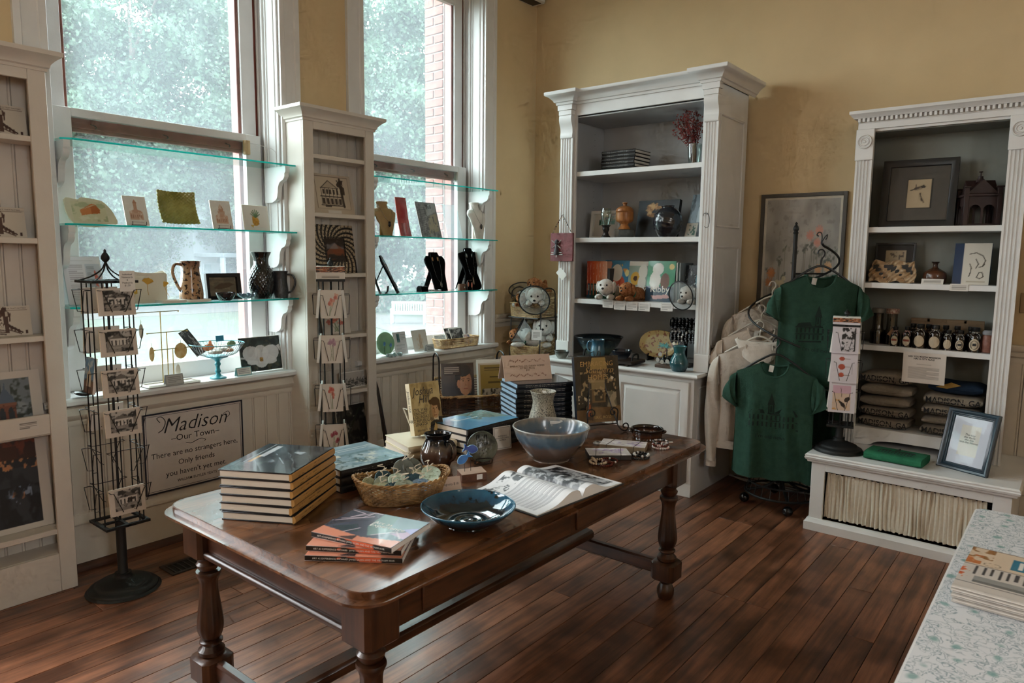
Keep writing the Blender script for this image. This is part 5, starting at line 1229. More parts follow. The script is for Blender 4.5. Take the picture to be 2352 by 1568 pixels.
def framed(label, cat, loc, rz, w_, h, fw, d, lean, p, fm, name='framed_picture', mat_c=None, gl=False, prof=None, group=None):
    o = thing(name, label, cat, loc, rz, group); L_ = RX(-lean) @ TR(0, d, 0)
    pr = prof or [(0, 0), (0, d), (fw*.3, d), (fw*.9, d*.8), (fw, d*.6), (fw, 0)]
    MB().mold([(-w_/2, 0), (-w_/2, h), (w_/2, h), (w_/2, 0)], pr, closed=True).build('frame', fm, o, L_ @ UP)
    MB().box(-w_/2+fw*.5, -.003, fw*.5, w_/2-fw*.5, -.0, h-fw*.5).build('backing', mat_c or KRD, o, L_)
    if p is not None: pic(p, w_-2*fw, h-2*fw, o, L_ @ TR(0, -.0036, fw) @ UP)
    if gl: MB().box(-w_/2+fw*.8, -.0065, fw*.8, w_/2-fw*.8, -.0055, h-fw*.8).build('glazing', glassy('frame_glass', 'ffffff', .008), o, L_)
    return o, L_ @ TR(0, -.004, 0) @ UP
framed('black framed feather print in the left window', 'frame', (-.02, -3.028, Z2), R90, .215, .155, .022, .025, .12, p, BLACKM)
G8 = glassy('smoke_glass', '4a4a4c', .12); GD = mat('dark_glass', '26262a', .08, coat=.5)
o = pot('glass_bowl', 'small smoked glass bowl in front of the feather frame', (.065, -3.075, Z2), [(0, 0), (.028, 0), (.034, .003), (.048, .02), (.055, .042), (.053, .044), (.046, .022), (.03, .007), (0, .006)], GD, 'bowl', 32)
o = thing('glass_dish', 'tiny wavy blue glass dish beside the black vase', 'dish', (.055, -2.94, Z2), 0)
MB().grid(lambda u, v: ((.004+.048*v)*math.cos(2*PI*u), (.004+.048*v)*math.sin(2*PI*u), .004+.026*v*v+.008*v*v*math.sin(6*2*PI*u)), 40, 8, .003, closed_u=True).build('dish', mat('blue_grey_glass', '5f7488', .08, coat=.4), o, sharp=80)
G9 = mat('black_gloss_ceramic', '0d0e10', .1, coat=.6, var=.2)
def pine(t, r, z): return 1+(.045*abs(math.sin(t*11+z*95))*abs(math.sin(t*11-z*95)) if .01 < z < .2 else 0)
o = pot('textured_vase', 'tall black vase with pineapple texture on the left window shelf', (.01, -2.808, Z2), [(0, 0), (.045, 0), (.055, .006), (.070, .06), (.073, .11), (.066, .16), (.050, .195), (.044, .215), (.046, .245), (.060, .278), (.057, .279), (.040, .25), (.038, .215), (.06, .15), (.064, .06), (0, .01)], G9, 'vase', 176, fn=pine, sub=9)
G10 = mat('charcoal_stoneware', '2f3033', .35, scale=40, col2='45474a', bump=.2, bscale=120)
o = pot('mug', 'dark grey stoneware mug at the right end of the left window shelf', (.03, -2.69, Z2), [(0, 0), (.040, 0), (.044, .004), (.046, .05), (.040, .11), (.044, .155), (.046, .163), (.043, .163), (.036, .11), (.041, .05), (.038, .008), (0, .007)], G10, 'mug', 36)
MB().tube(smooth([(.0, .042, .145), (.0, .075, .14), (.0, .09, .10), (.0, .075, .05), (.0, .045, .03)], 5), .006, 8).build('handle', G10, o, RZ(-.8))
for k, (y, lb) in enumerate(((-3.395, 'small white dish'), (-3.255, 'flat white soap dish'))):
    o = thing('ring_dish', lb+' lying at the front of the lowest left window shelf', 'dish', (.07, y, Z2), .1*k)
    MB().prism(rrect(-.045, -.065, .045, .065, .01, 4), 'z', 0, .006).build('tray', CER, o); MB().mold(rrect(-.045, -.065, .045, .065, .01, 4)[::-1], [(-.006, .004), (0, .004), (.002, .016), (-.003, .016)], closed=True).build('rim', CER, o)
# --- left window sill
BRASS = mat('brass', 'a98d4c', .3, metal=.9, var=.1)
o = thing('earring_stand', 'thin brass three-bar earring stand on the left window sill', 'jewellery stand', (.0, -3.395, ZS+.012), R90)
for x, z0, z1, a, b in ((-.03, 0, .395, -.13, .10), (.0, 0, .28, -.105, .115), (.03, 0, .185, -.10, .105)):
    MB().tube([(x, 0, 0), (x, 0, z1)], .0026, 6).build('post', BRASS, o)
    MB().tube([(x+a, 0, z1), (x+b, 0, z1+.002)], .0024, 6).build('bar', BRASS, o)
    for e in (a, b): MB().ball((x+e, 0, z1), .0045, 8, 6).build('bar_end', BRASS, o)
AMB = mat('amber_shell', 'c69a52', .3, scale=30, col2='e2cf9a'); WSH = mat('white_shell', 'cfc7b6', .35, var=.1)
for k, (x, z, m_, sx, sz, lb) in enumerate(((-.135, .335, WSH, .012, .04, 'pale long shell'), (-.085, .205, AMB, .014, .04, 'amber curved shell'), (.075, .21, AMB, .036, .045, 'broad amber shell'), (.055, .095, WSH, .014, .04, 'silvery leaf'))):
    e = thing('earring', lb+' earring hanging on the brass stand', 'earring', (.0, -3.395+x, ZS+.012+z-.04), R90, 'earrings on the brass stand')
    MB().ball((0, 0, 0), (sx, .003, sz), 12, 8).build('drop', m_, e); MB().tube([(0, 0, sz), (.002, 0, sz+.012), (0, .003, sz+.02)], .0008, 5).build('hook', BRASS, e)
o = thing('tray', 'white rectangular tray under the brass earring stand', 'tray', (.005, -3.385, ZS), 0)
MB().prism(rrect(-.055, -.145, .055, .145, .012, 4), 'z', 0, .006).build('base', CER, o); MB().mold(rrect(-.055, -.145, .055, .145, .012, 4)[::-1], [(-.006, .004), (.004, .004), (.010, .012), (.004, .013)], closed=True).build('rim', CER, o)
def tent(label, loc, rz, w_, h, m, txt=None, ts=.01, rows=None, bd=None):
    o = thing('price_card', label, 'sign', loc, rz); L_ = RX(-.25)
    MB().box(-w_/2, 0, 0, w_/2, .0012, h).build('front', m, o, L_); MB().box(-w_/2, 0, 0, w_/2, .0012, h, M=TR(0, h*.5, 0) @ RX(.25)).build('back', m, o)
    if rows:
        p = Pic(36, 20, bd or 'd9d6d2', 3); p.rect(.05, .1, .95, .9, rows[2]) if bd else None; p.rows(.14, .2, .86, .8, rows[0], rows[1], .7); pic(p, w_*.98, h*.98, o, L_ @ TR(0, -.0005, h*.01) @ UP)
    if txt: text(txt, ts, INK, o, L_ @ TR(0, -.0009, h*.5+ts*(txt.count('\n')*.5-.3)) @ UP)
    return o
GREYC = mat('silver_grey_card', 'a9adab', .6)
tent('grey printed price card on the white tray under the brass stand', (.075, -3.395, ZS+.007), R90, .10, .058, GREYC, rows=(4, '55585c', 'b9bcba'), bd='9da3a2')
tent('teal-edged price card on the left window sill by the flower print', (.035, -2.955, ZS), R90+.1, .105, .05, mat('teal_card', '7fb5b5', .6), rows=(3, '8c8f90', 'dcd9d2'), bd='7fb5b5')
o = thing('footed_bowl', 'teal pedestal bowl with wire ribs holding cards and trinkets on the sill', 'bowl', (.01, -3.11, ZS), R90)
TEALP = mat('teal_paint', '2f8f9c', .35)
MB().lathe(curve2([(0, 0), (.042, 0), (.045, .006), (.022, .016), (.012, .03), (.017, .04), (.012, .055), (.012, .07), (.018, .085), (.013, .10), (.03, .116), (.058, .125), (.058, .134), (0, .134)], 3), 32).build('pedestal', TEALP, o)
for k in range(44):
    a = 2*PI*k/44; MB().tube(smooth([(.056*math.cos(a), .056*math.sin(a), .13), (.11*math.cos(a+.1), .11*math.sin(a+.1), .150), (.150*math.cos(a+.2), .150*math.sin(a+.2), .205)], 3), .0011, 4).build('rib_wire', mat('silver_wire', '9aa4a8', .3, metal=.7), o)
MB().tube([(.151*math.cos(2*PI*k/48), .151*math.sin(2*PI*k/48), .206) for k in range(48)], .0026, 6, closed=True).build('rim', TEALP, o)
for k, (x, y, z, c, lb, sz) in enumerate(((-.05, .0, .185, 'c87a4e', 'orange clay leaf', (.035, .012, .02)), (.01, -.03, .172, 'd6d0c6', 'white shell', (.05, .04, .016)), (.06, .02, .18, 'cbb9a4', 'cream oval', (.045, .03, .014)), (.04, -.06, .168, 'c58a66', 'pale orange oval', (.03, .022, .012)), (-.04, -.06, .165, 'd9d4cc', 'second white shell', (.045, .03, .014)), (.085, -.01, .198, '7f9a74', 'green leaf', (.028, .01, .016)), (-.015, .05, .19, 'c9764a', 'upright orange feather', (.012, .006, .03)))):
    e = thing('trinket', lb+' trinket in the teal pedestal bowl', 'trinket', (.01-y*1.0, -3.11+x, ZS+z), R90, 'trinkets in the pedestal bowl')
    MB().ball((0, 0, 0), sz, 14, 8, fn=lambda t, ph: 1+.08*math.sin(5*t)).build('body', mat('trinket_'+c, c, .4, var=.12, scale=40), e); MB().tube([(-sz[0]*.7, 0, sz[2]*.8), (0, 0, sz[2]*1.04), (sz[0]*.7, 0, sz[2]*.8)], .0012, 5).build('vein', mat('trinket_line', '8a7a68', .5), e)
p = Pic(40, 26, '3d4449', 4); p.noise('aeb4b6', 6, .52, .1, .8).noise('1f2427', 9, .55, .1, .7)
o, _ = panel('folded_print', 'rolled grey botanical print sticking out of the teal pedestal bowl', 'print', (.0, -3.20, ZS+.15), R90, .06, .17, .003, .5, p, CARD); o.rotation_euler = (0, -.45, R90)
o, FM = panel('tag_sign', 'small bright blue tag on a stick in the teal pedestal bowl', 'sign', (.0, -3.085, ZS+.215), R90, .05, .034, .0015, .1, None, mat('bright_blue_tag', '2a86ac', .5)); MB().box(-.024, .001, -.03, -.021, .002, .0).build('stick', CARD, o)
p = Pic(70, 56, '20282a', 6); p.noise('3d4a46', 6, .5, .12, .8).noise('5c5a44', 9, .62, .08, .7)
for a, b, c, d, e, f in ((.30, .48, .22, .28, .5, 1), (.5, .42, .20, .34, 0, 1), (.72, .48, .22, .27, -.5, 1), (.38, .34, .24, .14, .3, 1), (.64, .32, .25, .13, -.3, 1)): p.ell(a, b, c, d, 'd4d2d4', .93, e)
p.line([(.5, .4), (.5, .72)], .012, 'b9b8bc', .6).line([(.4, .3), (.3, .65)], .01, 'bcbbc0', .5).line([(.62, .3), (.75, .6)], .01, 'bcbbc0', .5).line([(.0, .42), (.5, .3)], .02, 'c4c2c4', .9).ell(.50, .33, .05, .07, 'a8843c').noise('6c4d1e', 20, .5, .1, .8, (.45, .26, .55, .4)).poly([(.9, .7), (1, .5), (.98, .75)], 'd8d6d8')
o, _ = panel('flower_print', 'large print of a white flower on a small easel at the right of the sill', 'print', (-.02, -2.80, ZS+.004), R90, .285, .215, .004, .16, p, PAPERW, inset=.003); tiny_stand(o, .055)
o = thing('oyster_dish', 'dark shell-shaped dish at the far left of the window sill', 'dish', (.045, -3.835, ZS), 0)
MB().grid(lambda u, v: ((.003+.05*v)*math.cos(2*PI*u)*.8, (.003+.05*v)*math.sin(2*PI*u), .004+.02*v*v+.003*math.sin(5*2*PI*u)*v), 36, 8, .004, closed_u=True).build('shell', mat('dark_grey_shell', '3d4242', .3, var=.3, scale=50), o, sharp=80)
# ================================================================ right window
VEL = mat('black_velvet', '050506', 1.0, spec=.1); BUFF = mat('tan_leatherette', 'a98a5c', .6); IVL = mat('white_leatherette', 'd9d2ca', .6)
SILV = mat('silver_chain', '8f9092', .25, metal=.9); 
def bust(label, loc, rz, w_, h, m, lean=.35, shape='neck', cat='bust', pend=None, chain=None, ear=None, beads=False):
    """padded necklace display: rounded board with a neck on a prop"""
    o = thing('necklace_bust', label, 'necklace stand', loc, rz); L_ = RX(-lean)
    if shape == 'board': pts = [(-.30, 0), (.30, 0), (.36, .45), (.5, .72), (.5, .82), (.40, .90), (.26, .90), (.20, 1), (-.20, 1), (-.26, .90), (-.40, .90), (-.5, .82), (-.5, .72), (-.36, .45)]
    else: pts = [(-.34, 0), (.34, 0), (.40, .18), (.30, .40), (.40, .62), (.50, .80), (.48, .88), (.34, .90), (.20, .94), (.16, 1), (-.16, 1), (-.20, .94), (-.34, .90), (-.48, .88), (-.50, .80), (-.40, .62), (-.30, .40), (-.40, .18)]
    pp = [(a[0]*w_, a[1]*h) for a in smooth([(a, b, 0) for a, b in pts], 3 if shape != 'board' else 1, True)]
    MB().prism(pp, 'y', 0, .012).build('board', m, o, L_)
    MB().box(-w_*.12, 0, 0, w_*.12, .004, h*.7, M=TR(0, h*.55*math.sin(lean)+h*.42, 0) @ RX(.42)).build('prop', m, o)
    if chain:
        x, z = chain; c = MB().tube(smooth([(-.18*w_, -.002, h*.97), (-.16*w_*1.2, -.004, h*.75), (-x*w_, -.004, z*h+.04), (0, -.005, z*h), (x*w_, -.004, z*h+.04), (.16*w_*1.2, -.004, h*.75), (.18*w_, -.002, h*.97)], 5), .0014, 5).build('chain', SILV, o, L_)
    if pend: MB().ball((0, -.008, chain[1]*h-pend[1]), (pend[0], .004, pend[1]), 12, 8).build('pendant', pend[2], o, L_)
    if ear:
        for s in (-1, 1): e = MB().ball((s*.13*w_, -.004, h*.82), (.006, .003, .018), 10, 7).build('earring', ear, o, L_)
    if beads:
        bm_ = MB().ball((0, 0, 0), .006, 8, 6).mesh('bead'); 
        for k in range(22):
            t_ = k/21*2-1; x = t_*.30*w_; z = h*(.30+.6*abs(t_)**1.6); obj('bead', bm_, BG_ if k % 2 else BB_, o, L_ @ TR(x, -.007, z))
    return o
def neck(label, loc, rz, h, m, m2):
    """sculpted neck-and-chest form"""
    o = thing('necklace_bust', label, 'necklace stand', loc, rz)
    secs = [(0, .045, .016, -.035), (.25, .06, .022, -.032), (.5, .085, .03, -.018), (.68, .105, .034, .0), (.78, .085, .034, .012), (.84, .045, .032, .02), (.93, .038, .034, .024), (1, .045, .04, .024)]
    def f(u, v):
        x = v*(len(secs)-1); i = min(int(x), len(secs)-2); t = x-i; a, b = secs[i], secs[i+1]; t2 = t*t*(3-2*t)
        z, rx, ry, oy = [a[k]+(b[k]-a[k])*(t if k == 0 else t2) for k in range(4)]
        return (rx*math.cos(2*PI*u), oy+ry*math.sin(2*PI*u), .006+z*h)
    MB().grid(f, 32, 26, closed_u=True).build('form', m, o, sharp=80)
    MB().lathe([(.0, 1), (.040, 1), (.040, 1.004), (0, 1.004)], 20, TR(0, .024, .006+h-1)).build('cap', m2, o)
    MB().box(-.05, -.055, 0, .05, .06, .006, .002).build('base', m2, o); MB().box(-.018, .02, .006, .018, .03, h*.7).build('prop', m2, o)
    MB().tube(smooth([(-.040, .02, h*.95), (-.05, -.020, h*.8), (-.03, -.05, h*.55), (0, -.058, h*.42), (.03, -.05, h*.55), (.05, -.020, h*.8), (.040, .02, h*.95)], 5), .0012, 5).build('chain', SILV, o)
    MB().ball((0, -.060, h*.36), (.013, .005, .020), 12, 8).build('pendant', BB_, o)
    return o
neck('tan sculpted necklace bust with a dark pendant in the right window', (-.02, -1.80, Z1), R90, .235, BUFF, BUFF)
neck('white sculpted necklace bust with a silver pendant at the right of the window shelf', (-.0, -.835, Z1), R90, .29, IVL, IVL)
REDG = mat('red_fused_glass', 'b13a38', .12, scale=10, col2='c96055', coat=.4)
o = thing('fused_glass_strip', 'curved red glass strip on a clear stand in the right window', 'glass art', (.0, -1.60, Z1), R90)
MB().grid(lambda u, v: ((u-.5)*.105, .12*v-.10*v*v+.05*v*v*v, .006+.285*v), 6, 22, .006).build('strip', REDG, o)
for s in (-1, 1): MB().box(s*.03-.002, -.02, 0, s*.03+.002, .10, .10, .001).build('clear_stand', CLEAR, o)
p = Pic(48, 64, '8f9093', 7); p.noise('aeb0b2', 6, .5, .15, .8).poly([(.4, .1), (.9, .2), (.95, .7), (.5, .6)], 'b0a68c', .8).noise('6c6e72', 12, .55, .08, .8).poly([(.5, .62), (.95, .75), (1, 1), (.6, .95)], 'b9c0c6', .8)
for k in range(16): p.line([(.02, .1+k*.05), (.42, .02+k*.055)], .008, '54575c', .8)
o, FM = panel('art_print', 'silver-grey abstract print lettered Yuli in the right window', 'print', (.0, -1.335, Z1), R90, .215, .285, .004, .30, p, CARD); text('Yuli', .045, INK, o, FM @ TR(.02, .235, 0), shear=.2)
p = Pic(40, 60, 'c8cfd2', 3); p.noise('e6eaec', 7, .5, .12, .8).noise('a9b4b8', 9, .58, .1, .6)
o, _ = panel('frosted_panel', 'frosted white glass panel standing right of the silver print', 'glass art', (.0, -1.075, Z1), R90, .17, .28, .004, .26, None, glassy('frosted_sheet', 'dfe8ea', .03, haze=.14))
MB().box(-.06, -.03, 0, .06, .08, .003).build('clear_base', CLEAR, o)
bust('leftmost black velvet necklace board with a tassel chain in the right window', (.02, -1.70, Z2), R90+.75, .20, .30, VEL, .45, 'board', chain=(.10, .28), pend=(.010, .022, SILV), ear=mat('turquoise', '5e9aa0', .3))
bust('middle black velvet necklace board with amber earrings in the right window', (.02, -1.25, Z2), R90, .215, .315, VEL, .32, 'board', chain=(.13, .22), pend=(.012, .022, mat('pewter', '6e6a64', .35, metal=.6)), ear=mat('amber_bead', 'c38a5c', .25))
bust('rightmost black velvet bust with a bead necklace and horn pendant', (.02, -.875, Z2), R90, .235, .345, VEL, .22, 'neck', chain=(.12, .30), pend=(.007, .032, mat('horn', '9a8570', .4)), ear=SILV, beads=True)
o = thing('ring_stand', 'low black velvet ring stand between the velvet boards', 'ring stand', (.05, -1.49, Z2), R90)
MB().prism([(-.03, 0), (.03, 0), (.028, .03), (.012, .045), (-.022, .040)], 'x', -.035, .035).build('cushion', VEL, o); MB().tube([(-.02+.014*math.cos(k), -.015, .05+.014*math.sin(k)) for k in [i*PI/8 for i in range(16)]], .0016, 5, closed=True).build('ring', SILV, o)
o = thing('easel_stand', 'black folded display easel behind the leftmost velvet board', 'easel', (-.04, -1.83, Z2), R90+.75)
for s in (-1, 1): MB().tube(smooth([(s*.03, -.06, .05), (s*.03, -.05, .0045), (s*.03, .0, .0045), (s*.02, .06, .20)], 4), .0045, 6).build('leg', BLACKM, o)
MB().tube([(-.02, .06, .2), (.02, .06, .2)], .0045, 6).build('bar', BLACKM, o)
LEA = mat('brown_leather', '6f4a34', .5, var=.12, scale=30)
o = thing('leather_cuff', 'small brown leather cuff standing on the lowest right window shelf', 'bracelet', (.04, -1.045, Z2), R90)
MB().grid(lambda u, v: (.034*math.cos(2*PI*u), .028*math.sin(2*PI*u), v*.05), 28, 4, .003, closed_u=True).build('band', LEA, o); MB().ball((0, -.030, .025), (.006, .003, .006), 8, 6).build('snap', SILV, o)
o = thing('earring_card', 'pair of coral and silver earrings on a wire loop by the right velvet bust', 'earring', (.07, -.985, Z2), R90)
MB().tube(smooth([(-.03, 0, .001), (-.03, 0, .07), (0, 0, .078), (.03, 0, .07), (.03, 0, .001)], 4), .0016, 5).build('wire_loop', SILV, o); MB().ball((.022, -.004, .040), (.008, .004, .022), 10, 8).build('coral_drop', mat('coral', 'b9664f', .3), o); MB().ball((-.02, -.004, .045), (.008, .004, .018), 10, 8).build('coral_drop', MATS['coral'], o)
o = thing('clear_box', 'flat clear plastic jewellery box on the lowest right window shelf', 'box', (.075, -1.86, Z2), 0)
MB().box(-.04, -.12, 0, .04, .12, .014, .002).build('base', CLEAR, o); MB().box(-.041, -.121, .014, .041, .121, .02, .002).build('lid', CLEAR, o)
o = thing('silver_dish', 'low silver dish left of the middle velvet board', 'dish', (.05, -1.37, Z2), 0)
MB().lathe([(0, 0), (.045, 0), (.058, .008), (.056, .010), (.042, .004), (0, .003)], 28).build('dish', SILV, o); MB().lathe([(.056, .009), (.059, .009), (.0585, .012), (.0565, .012)], 28, close=True).build('rim', SILV, o)
# sill of the right window
GGR = mat('pale_green_glass', '8fc09a', .12, coat=.3, var=.1)
o = thing('round_glass', 'round pale green glass plate with blue flowers at the left of the right window sill', 'glass art', (.0, -1.80, ZS), R90)
MB().lathe([(0, 0), (.082, 0), (.085, .003), (.082, .006), (0, .006)], 40, TR(0, .02, .088) @ RX(-.15) @ UP).build('disc', GGR, o)
for x, z in ((-.03, .09), (.03, .075)): q = MB().ball((x, -.005, z), (.012, .004, .016), 10, 7).build('blue_flower', mat('blue_petal', '4e7fae', .3), o); MB().tube([(x, -.003, z-.015), (x+.004, -.004, .01)], .0012, 5).build('stem', BLACKM, q)
o = thing('crystal_cluster', 'small pile of clear pale blue crystals on the right window sill', 'crystals', (.055, -1.775, ZS), 0)
q = random.Random(3)
for k in range(10): MB().lathe([(.011, 0), (.012, .012), (.006, .024), (0, .026)], 6, TR(q.uniform(-.03, .03), q.uniform(-.06, .06), 0) @ RX(q.uniform(-.6, .6)) @ RY(q.uniform(-.6, .6))).build('crystal', mat('pale_crystal', 'a9c4c6', .08, coat=.4), o)
p = Pic(36, 48, 'd5d8da', 3); p.rect(.28, .52, .5, .92, '3e5f66').noise('6f9a94', 9, .5, .1, .8, (.28, .52, .5, .92)).rows(.56, .6, .92, .9, 4, '8d979c', .6).rows(.15, .08, .85, .42, 6, '9aa2a6', .6)
o, _ = panel('info_card', 'white info card with a teal photo on the right window sill', 'card', (-.0, -1.655, ZS), R90, .125, .165, .003, .24, p, PAPERW)
p = Pic(40, 40, 'd3cfc6', 6); p.poly([(.4, .15), (.62, .15), (.6, .7), (.52, .85), (.45, .7)], 'b3977c', .8).noise('cdb79c', 9, .55, .1, .7, (.3, .1, .7, .8))
o, _ = panel('seed_packet', 'clear sleeve with a pale tower picture on the right window sill', 'card', (-.01, -1.44, ZS), R90, .155, .165, .003, .28, p, CLEAR)
tent('small silver price block in front of the clear sleeve', (.05, -1.405, ZS), R90, .085, .052, GREYC, rows=(3, '4c5a60', 'c3cacb'), bd='a9b4b6')
o = thing('wicker_tray', 'long shallow wicker tray of photographs on the right window sill', 'basket', (.005, -1.075, ZS+.004), 0)
wicker(o, ellipse(.068, .205, 6), (0, .07), 9, 34, .003, WICKP, .06)
for k, (y, w_, h, lb) in enumerate(((-1.20, .13, .10, 'pale blue photo cards'), (-1.06, .17, .155, 'black and white portrait photograph'), (-1.02, .16, .15, 'grey photograph'), (-.93, .08, .09, 'pink and blue card'))):
    p = Pic(36, 30, ['c3ccd2', '17191b', '4a4d50', 'cfb3b4'][k], k+2); p.noise(['8fa2ae', 'd6d6d6', 'a9acae', '4e6490'][k], 5, .5, .1, .9).noise(['e4e6e8', '3a3b3d', '202224', 'e2d8d2'][k], 8, .56, .1, .7)
    panel('photo_card', lb+' standing in the long wicker tray', 'card', (-.02+.012*k, y, ZS+.010), R90, w_, h, .003, .45, p, PAPERW, group='cards in the wicker tray', inset=.006)
# ================================================================ narrow cabinets' contents
def sketch(seed):
    p = Pic(64, 44, 'cfc6b8', seed); c = '43281f'
    p.poly([(.30, .10), (.38, .10), (.36, .95), (.29, .98), (.22, .78), (.27, .7)], c, .9).poly([(.16, .72), (.3, .99), (.42, .75), (.4, .62), (.3, .7), (.2, .6)], c, .85).rect(.32, .66, .38, .82, 'bfb5a6').poly([(.0, .72), (.24, .58), (.24, .52), (.0, .65)], c).poly([(.38, .40), (.66, .10), (.62, .08), (.36, .30)], c)
    for k in range(3): p.ell(.06+k*.09, .42-k*.02, .035, .09, c, .8); p.ell(.06+k*.09, .41-k*.02, .02, .07, 'cfc6b8')
    for k in range(3): p.ell(.42+k*.07, .26-k*.05, .025, .06, c, .8)
    p.line([(.0, .30), (.3, .18)], .01, c).line([(.0, .22), (.3, .12)], .01, c).line([(.0, .14), (.3, .06)], .012, c).line([(.4, .5), (.42, .75)], .012, c).line([(.36, .22), (.6, .06)], .012, c)
    p.a = np.roll(p.a, 11, axis=1)
    return p.rect(.86, .06, .91, .18, c).rows(.45, .84, .95, .89, 1, '5a463c', .5)
for k, (z, lb, dy) in enumerate(((2.151, 'top', .0), (1.696, 'second', -.03), (1.246, 'third', -.035))):
    o, FM = panel('notecard_pack', 'brown building-sketch notecard pack on the %s shelf at the left edge' % lb, 'cards', (.115, -4.135+dy, z), R90, .20, .138, .014, .17, sketch(k+3), CARD, group='sketch notecard packs')
    text('A PLACE THAT MATTERS', .0088, mat('brown_ink', '43281f', .6), o, FM @ TR(.035, .124, 0))
    o, FM = panel('notecard_pack', 'further building-sketch notecard pack at the left end of the %s shelf' % lb, 'cards', (.115, -4.37+dy, z), R90, .20, .138, .014, .17, sketch(k+3), CARD, group='sketch notecard packs')
def curl(X, Y): return X, Y, .02*((np.clip(X/.11, -1, 1))**2)*0+.006*np.sin(Y*20)
p = Pic(64, 80, 'd9d3ca', 8); p.rect(.0, .0, .82, .88, '77828a').noise('9aa2a8', 5, .5, .15, .8, (0, 0, .82, .88)).noise('2f3b33', 6, .55, .1, .9, (0, .45, .35, .88)).noise('2f3b33', 7, .52, .1, .9, (.5, .35, .82, .88)).noise('27302a', 7, .5, .1, .9, (.55, .0, .82, .4))
p.rect(.26, .02, .56, .45, '7d4a38').ell(.34, .26, .05, .14, '2b3036').ell(.48, .26, .05, .14, '2b3036').rect(.28, .0, .4, .1, '6d3826').poly([(.24, .45), (.58, .45), (.52, .58), (.42, .72), (.41, .86), (.39, .72), (.30, .58)], '56677c').rect(.24, .43, .58, .47, '8d5c46').noise('4a281c', 16, .6, .06, .6, (.26, .0, .56, .45))
o, _ = panel('matted_print', 'matted painting of a brick bell tower in the left cabinet', 'print', (.10, -4.165, .802), R90, .25, .275, .004, .16, p, PAPERW)
p = Pic(64, 104, 'cfc8be', 9); p.rect(.0, .06, .84, 1, '1d2026').noise('33363c', 6, .5, .12, .8, (0, .06, .84, .7)).rect(.0, .80, .84, 1, '6d3220').noise('2a1a14', 8, .5, .1, .8, (0, .78, .84, 1)).rect(.3, .80, .55, .95, '43210f').noise('c98a5c', 14, .54, .05, .9, (0, .68, .84, .8)).noise('8f9fb8', 12, .66, .05, .8, (.3, .3, .7, .5)).noise('b5784e', 12, .68, .05, .8, (.4, .35, .7, .52)).noise('0f1114', 7, .52, .1, .8, (0, .06, .84, .5))
o, _ = panel('matted_print', 'tall matted dark garden-party painting low in the left cabinet', 'print', (.105, -4.165, .312), R90, .27, .43, .004, .13, p, PAPERW)
p = Pic(30, 70, 'c3bdb2', 3); p.rows(.3, .1, .8, .45, 8, '4a4540', .7)
o, _ = panel('matted_print', 'narrow text print beside the dark painting at the left edge', 'print', (.135, -4.355, .312), R90, .10, .36, .004, .13, p, PAPERW)
p = Pic(40, 16, 'd9d4cc', 2); p.rows(.1, .15, .9, .85, 4, '4a4540', .6)
panel('price_label', 'white price label on the ledge below the bell tower print', 'label', (.2025, -4.14, .815), R90, .085, .042, .001, 0, p, PAPERW)
def house_print():
    p = Pic(80, 68, 'cbbda9', 4); c = '3a302a'
    p.rect(.1, .14, .92, .94, 'd2c4ae')
    for a in ([(.1, .14), (.1, .94), (.92, .94), (.92, .14), (.1, .14)],): p.line(a, .004, '7a6a58')
    p.poly([(.24, .66), (.42, .84), (.62, .68)], 'b9aa94').line([(.24, .66), (.42, .84), (.62, .68)], .008, c).line([(.22, .65), (.66, .66)], .008, c).line([(.2, .44), (.72, .44)], .01, c).line([(.2, .22), (.78, .22)], .01, c)
    for k in range(5): p.rect(.26+k*.085, .50, .31+k*.085, .62, c, .9); p.rect(.24+k*.1, .25, .30+k*.1, .39, c, .9)
    for k in range(6): p.line([(.22+k*.1, .22), (.23+k*.095, .66)], .006, c)
    return p.noise(c, 12, .52, .06, .9, (.62, .5, .82, .88)).line([(.76, .2), (.72, .9)], .022, c).rect(.28, .17, .44, .21, c, .8).rect(.34, .02, .66, .10, 'ddd8d0')
o, _ = panel('matted_print', 'cream matted drawing of a two-storey porch house in the middle cabinet', 'print', (.115, -2.325, 1.896), R90, .315, .262, .005, .22, house_print(), CARD)
p = Pic(100, 100, 'c4b294', 5)
for k in range(10):
    r0 = .18+k*.058
    for i in range(22):
        a = i*2*PI/22+k*.16; x, y = .5+r0*math.cos(a), .5+r0*math.sin(a); s_ = .045+.006*k
        p.line([(x-s_*.6*math.cos(a-.9), y-s_*.6*math.sin(a-.9)), (x+s_*.6*math.cos(a-.9), y+s_*.6*math.sin(a-.9))], .011+.0012*k, '141214'); p.line([(x, y), (x+s_*.7*math.cos(a+.6), y+s_*.7*math.sin(a+.6))], .008, '141214')
p.rect(.28, .25, .74, .72, '2b211e').poly([(.30, .45), (.5, .62), (.72, .5), (.72, .42), (.3, .38)], '7b4a34').noise('8a4a2c', 6, .5, .1, .8, (.3, .27, .72, .5)).noise('9aa0a8', 6, .56, .1, .6, (.3, .5, .72, .7))
o, _ = panel('framed_picture', 'black and cream patterned frame with a dark photo in the middle cabinet', 'frame', (.115, -2.315, 1.516), R90, .32, .318, .012, .17, p, BLACKM)
MB().mold([(-.075, .076), (-.075, .232), (.078, .232), (.078, .076)], [(0, 0), (0, .004), (-.004, .004), (-.004, 0)], closed=True).build('inner_edge', BLACKM, o, RX(-.17) @ UP); MB().box(-.075, -.0015, .078, .076, -.001, .23).build('glazing', glassy('frame_glass', 'ffffff', .008), o, RX(-.17))
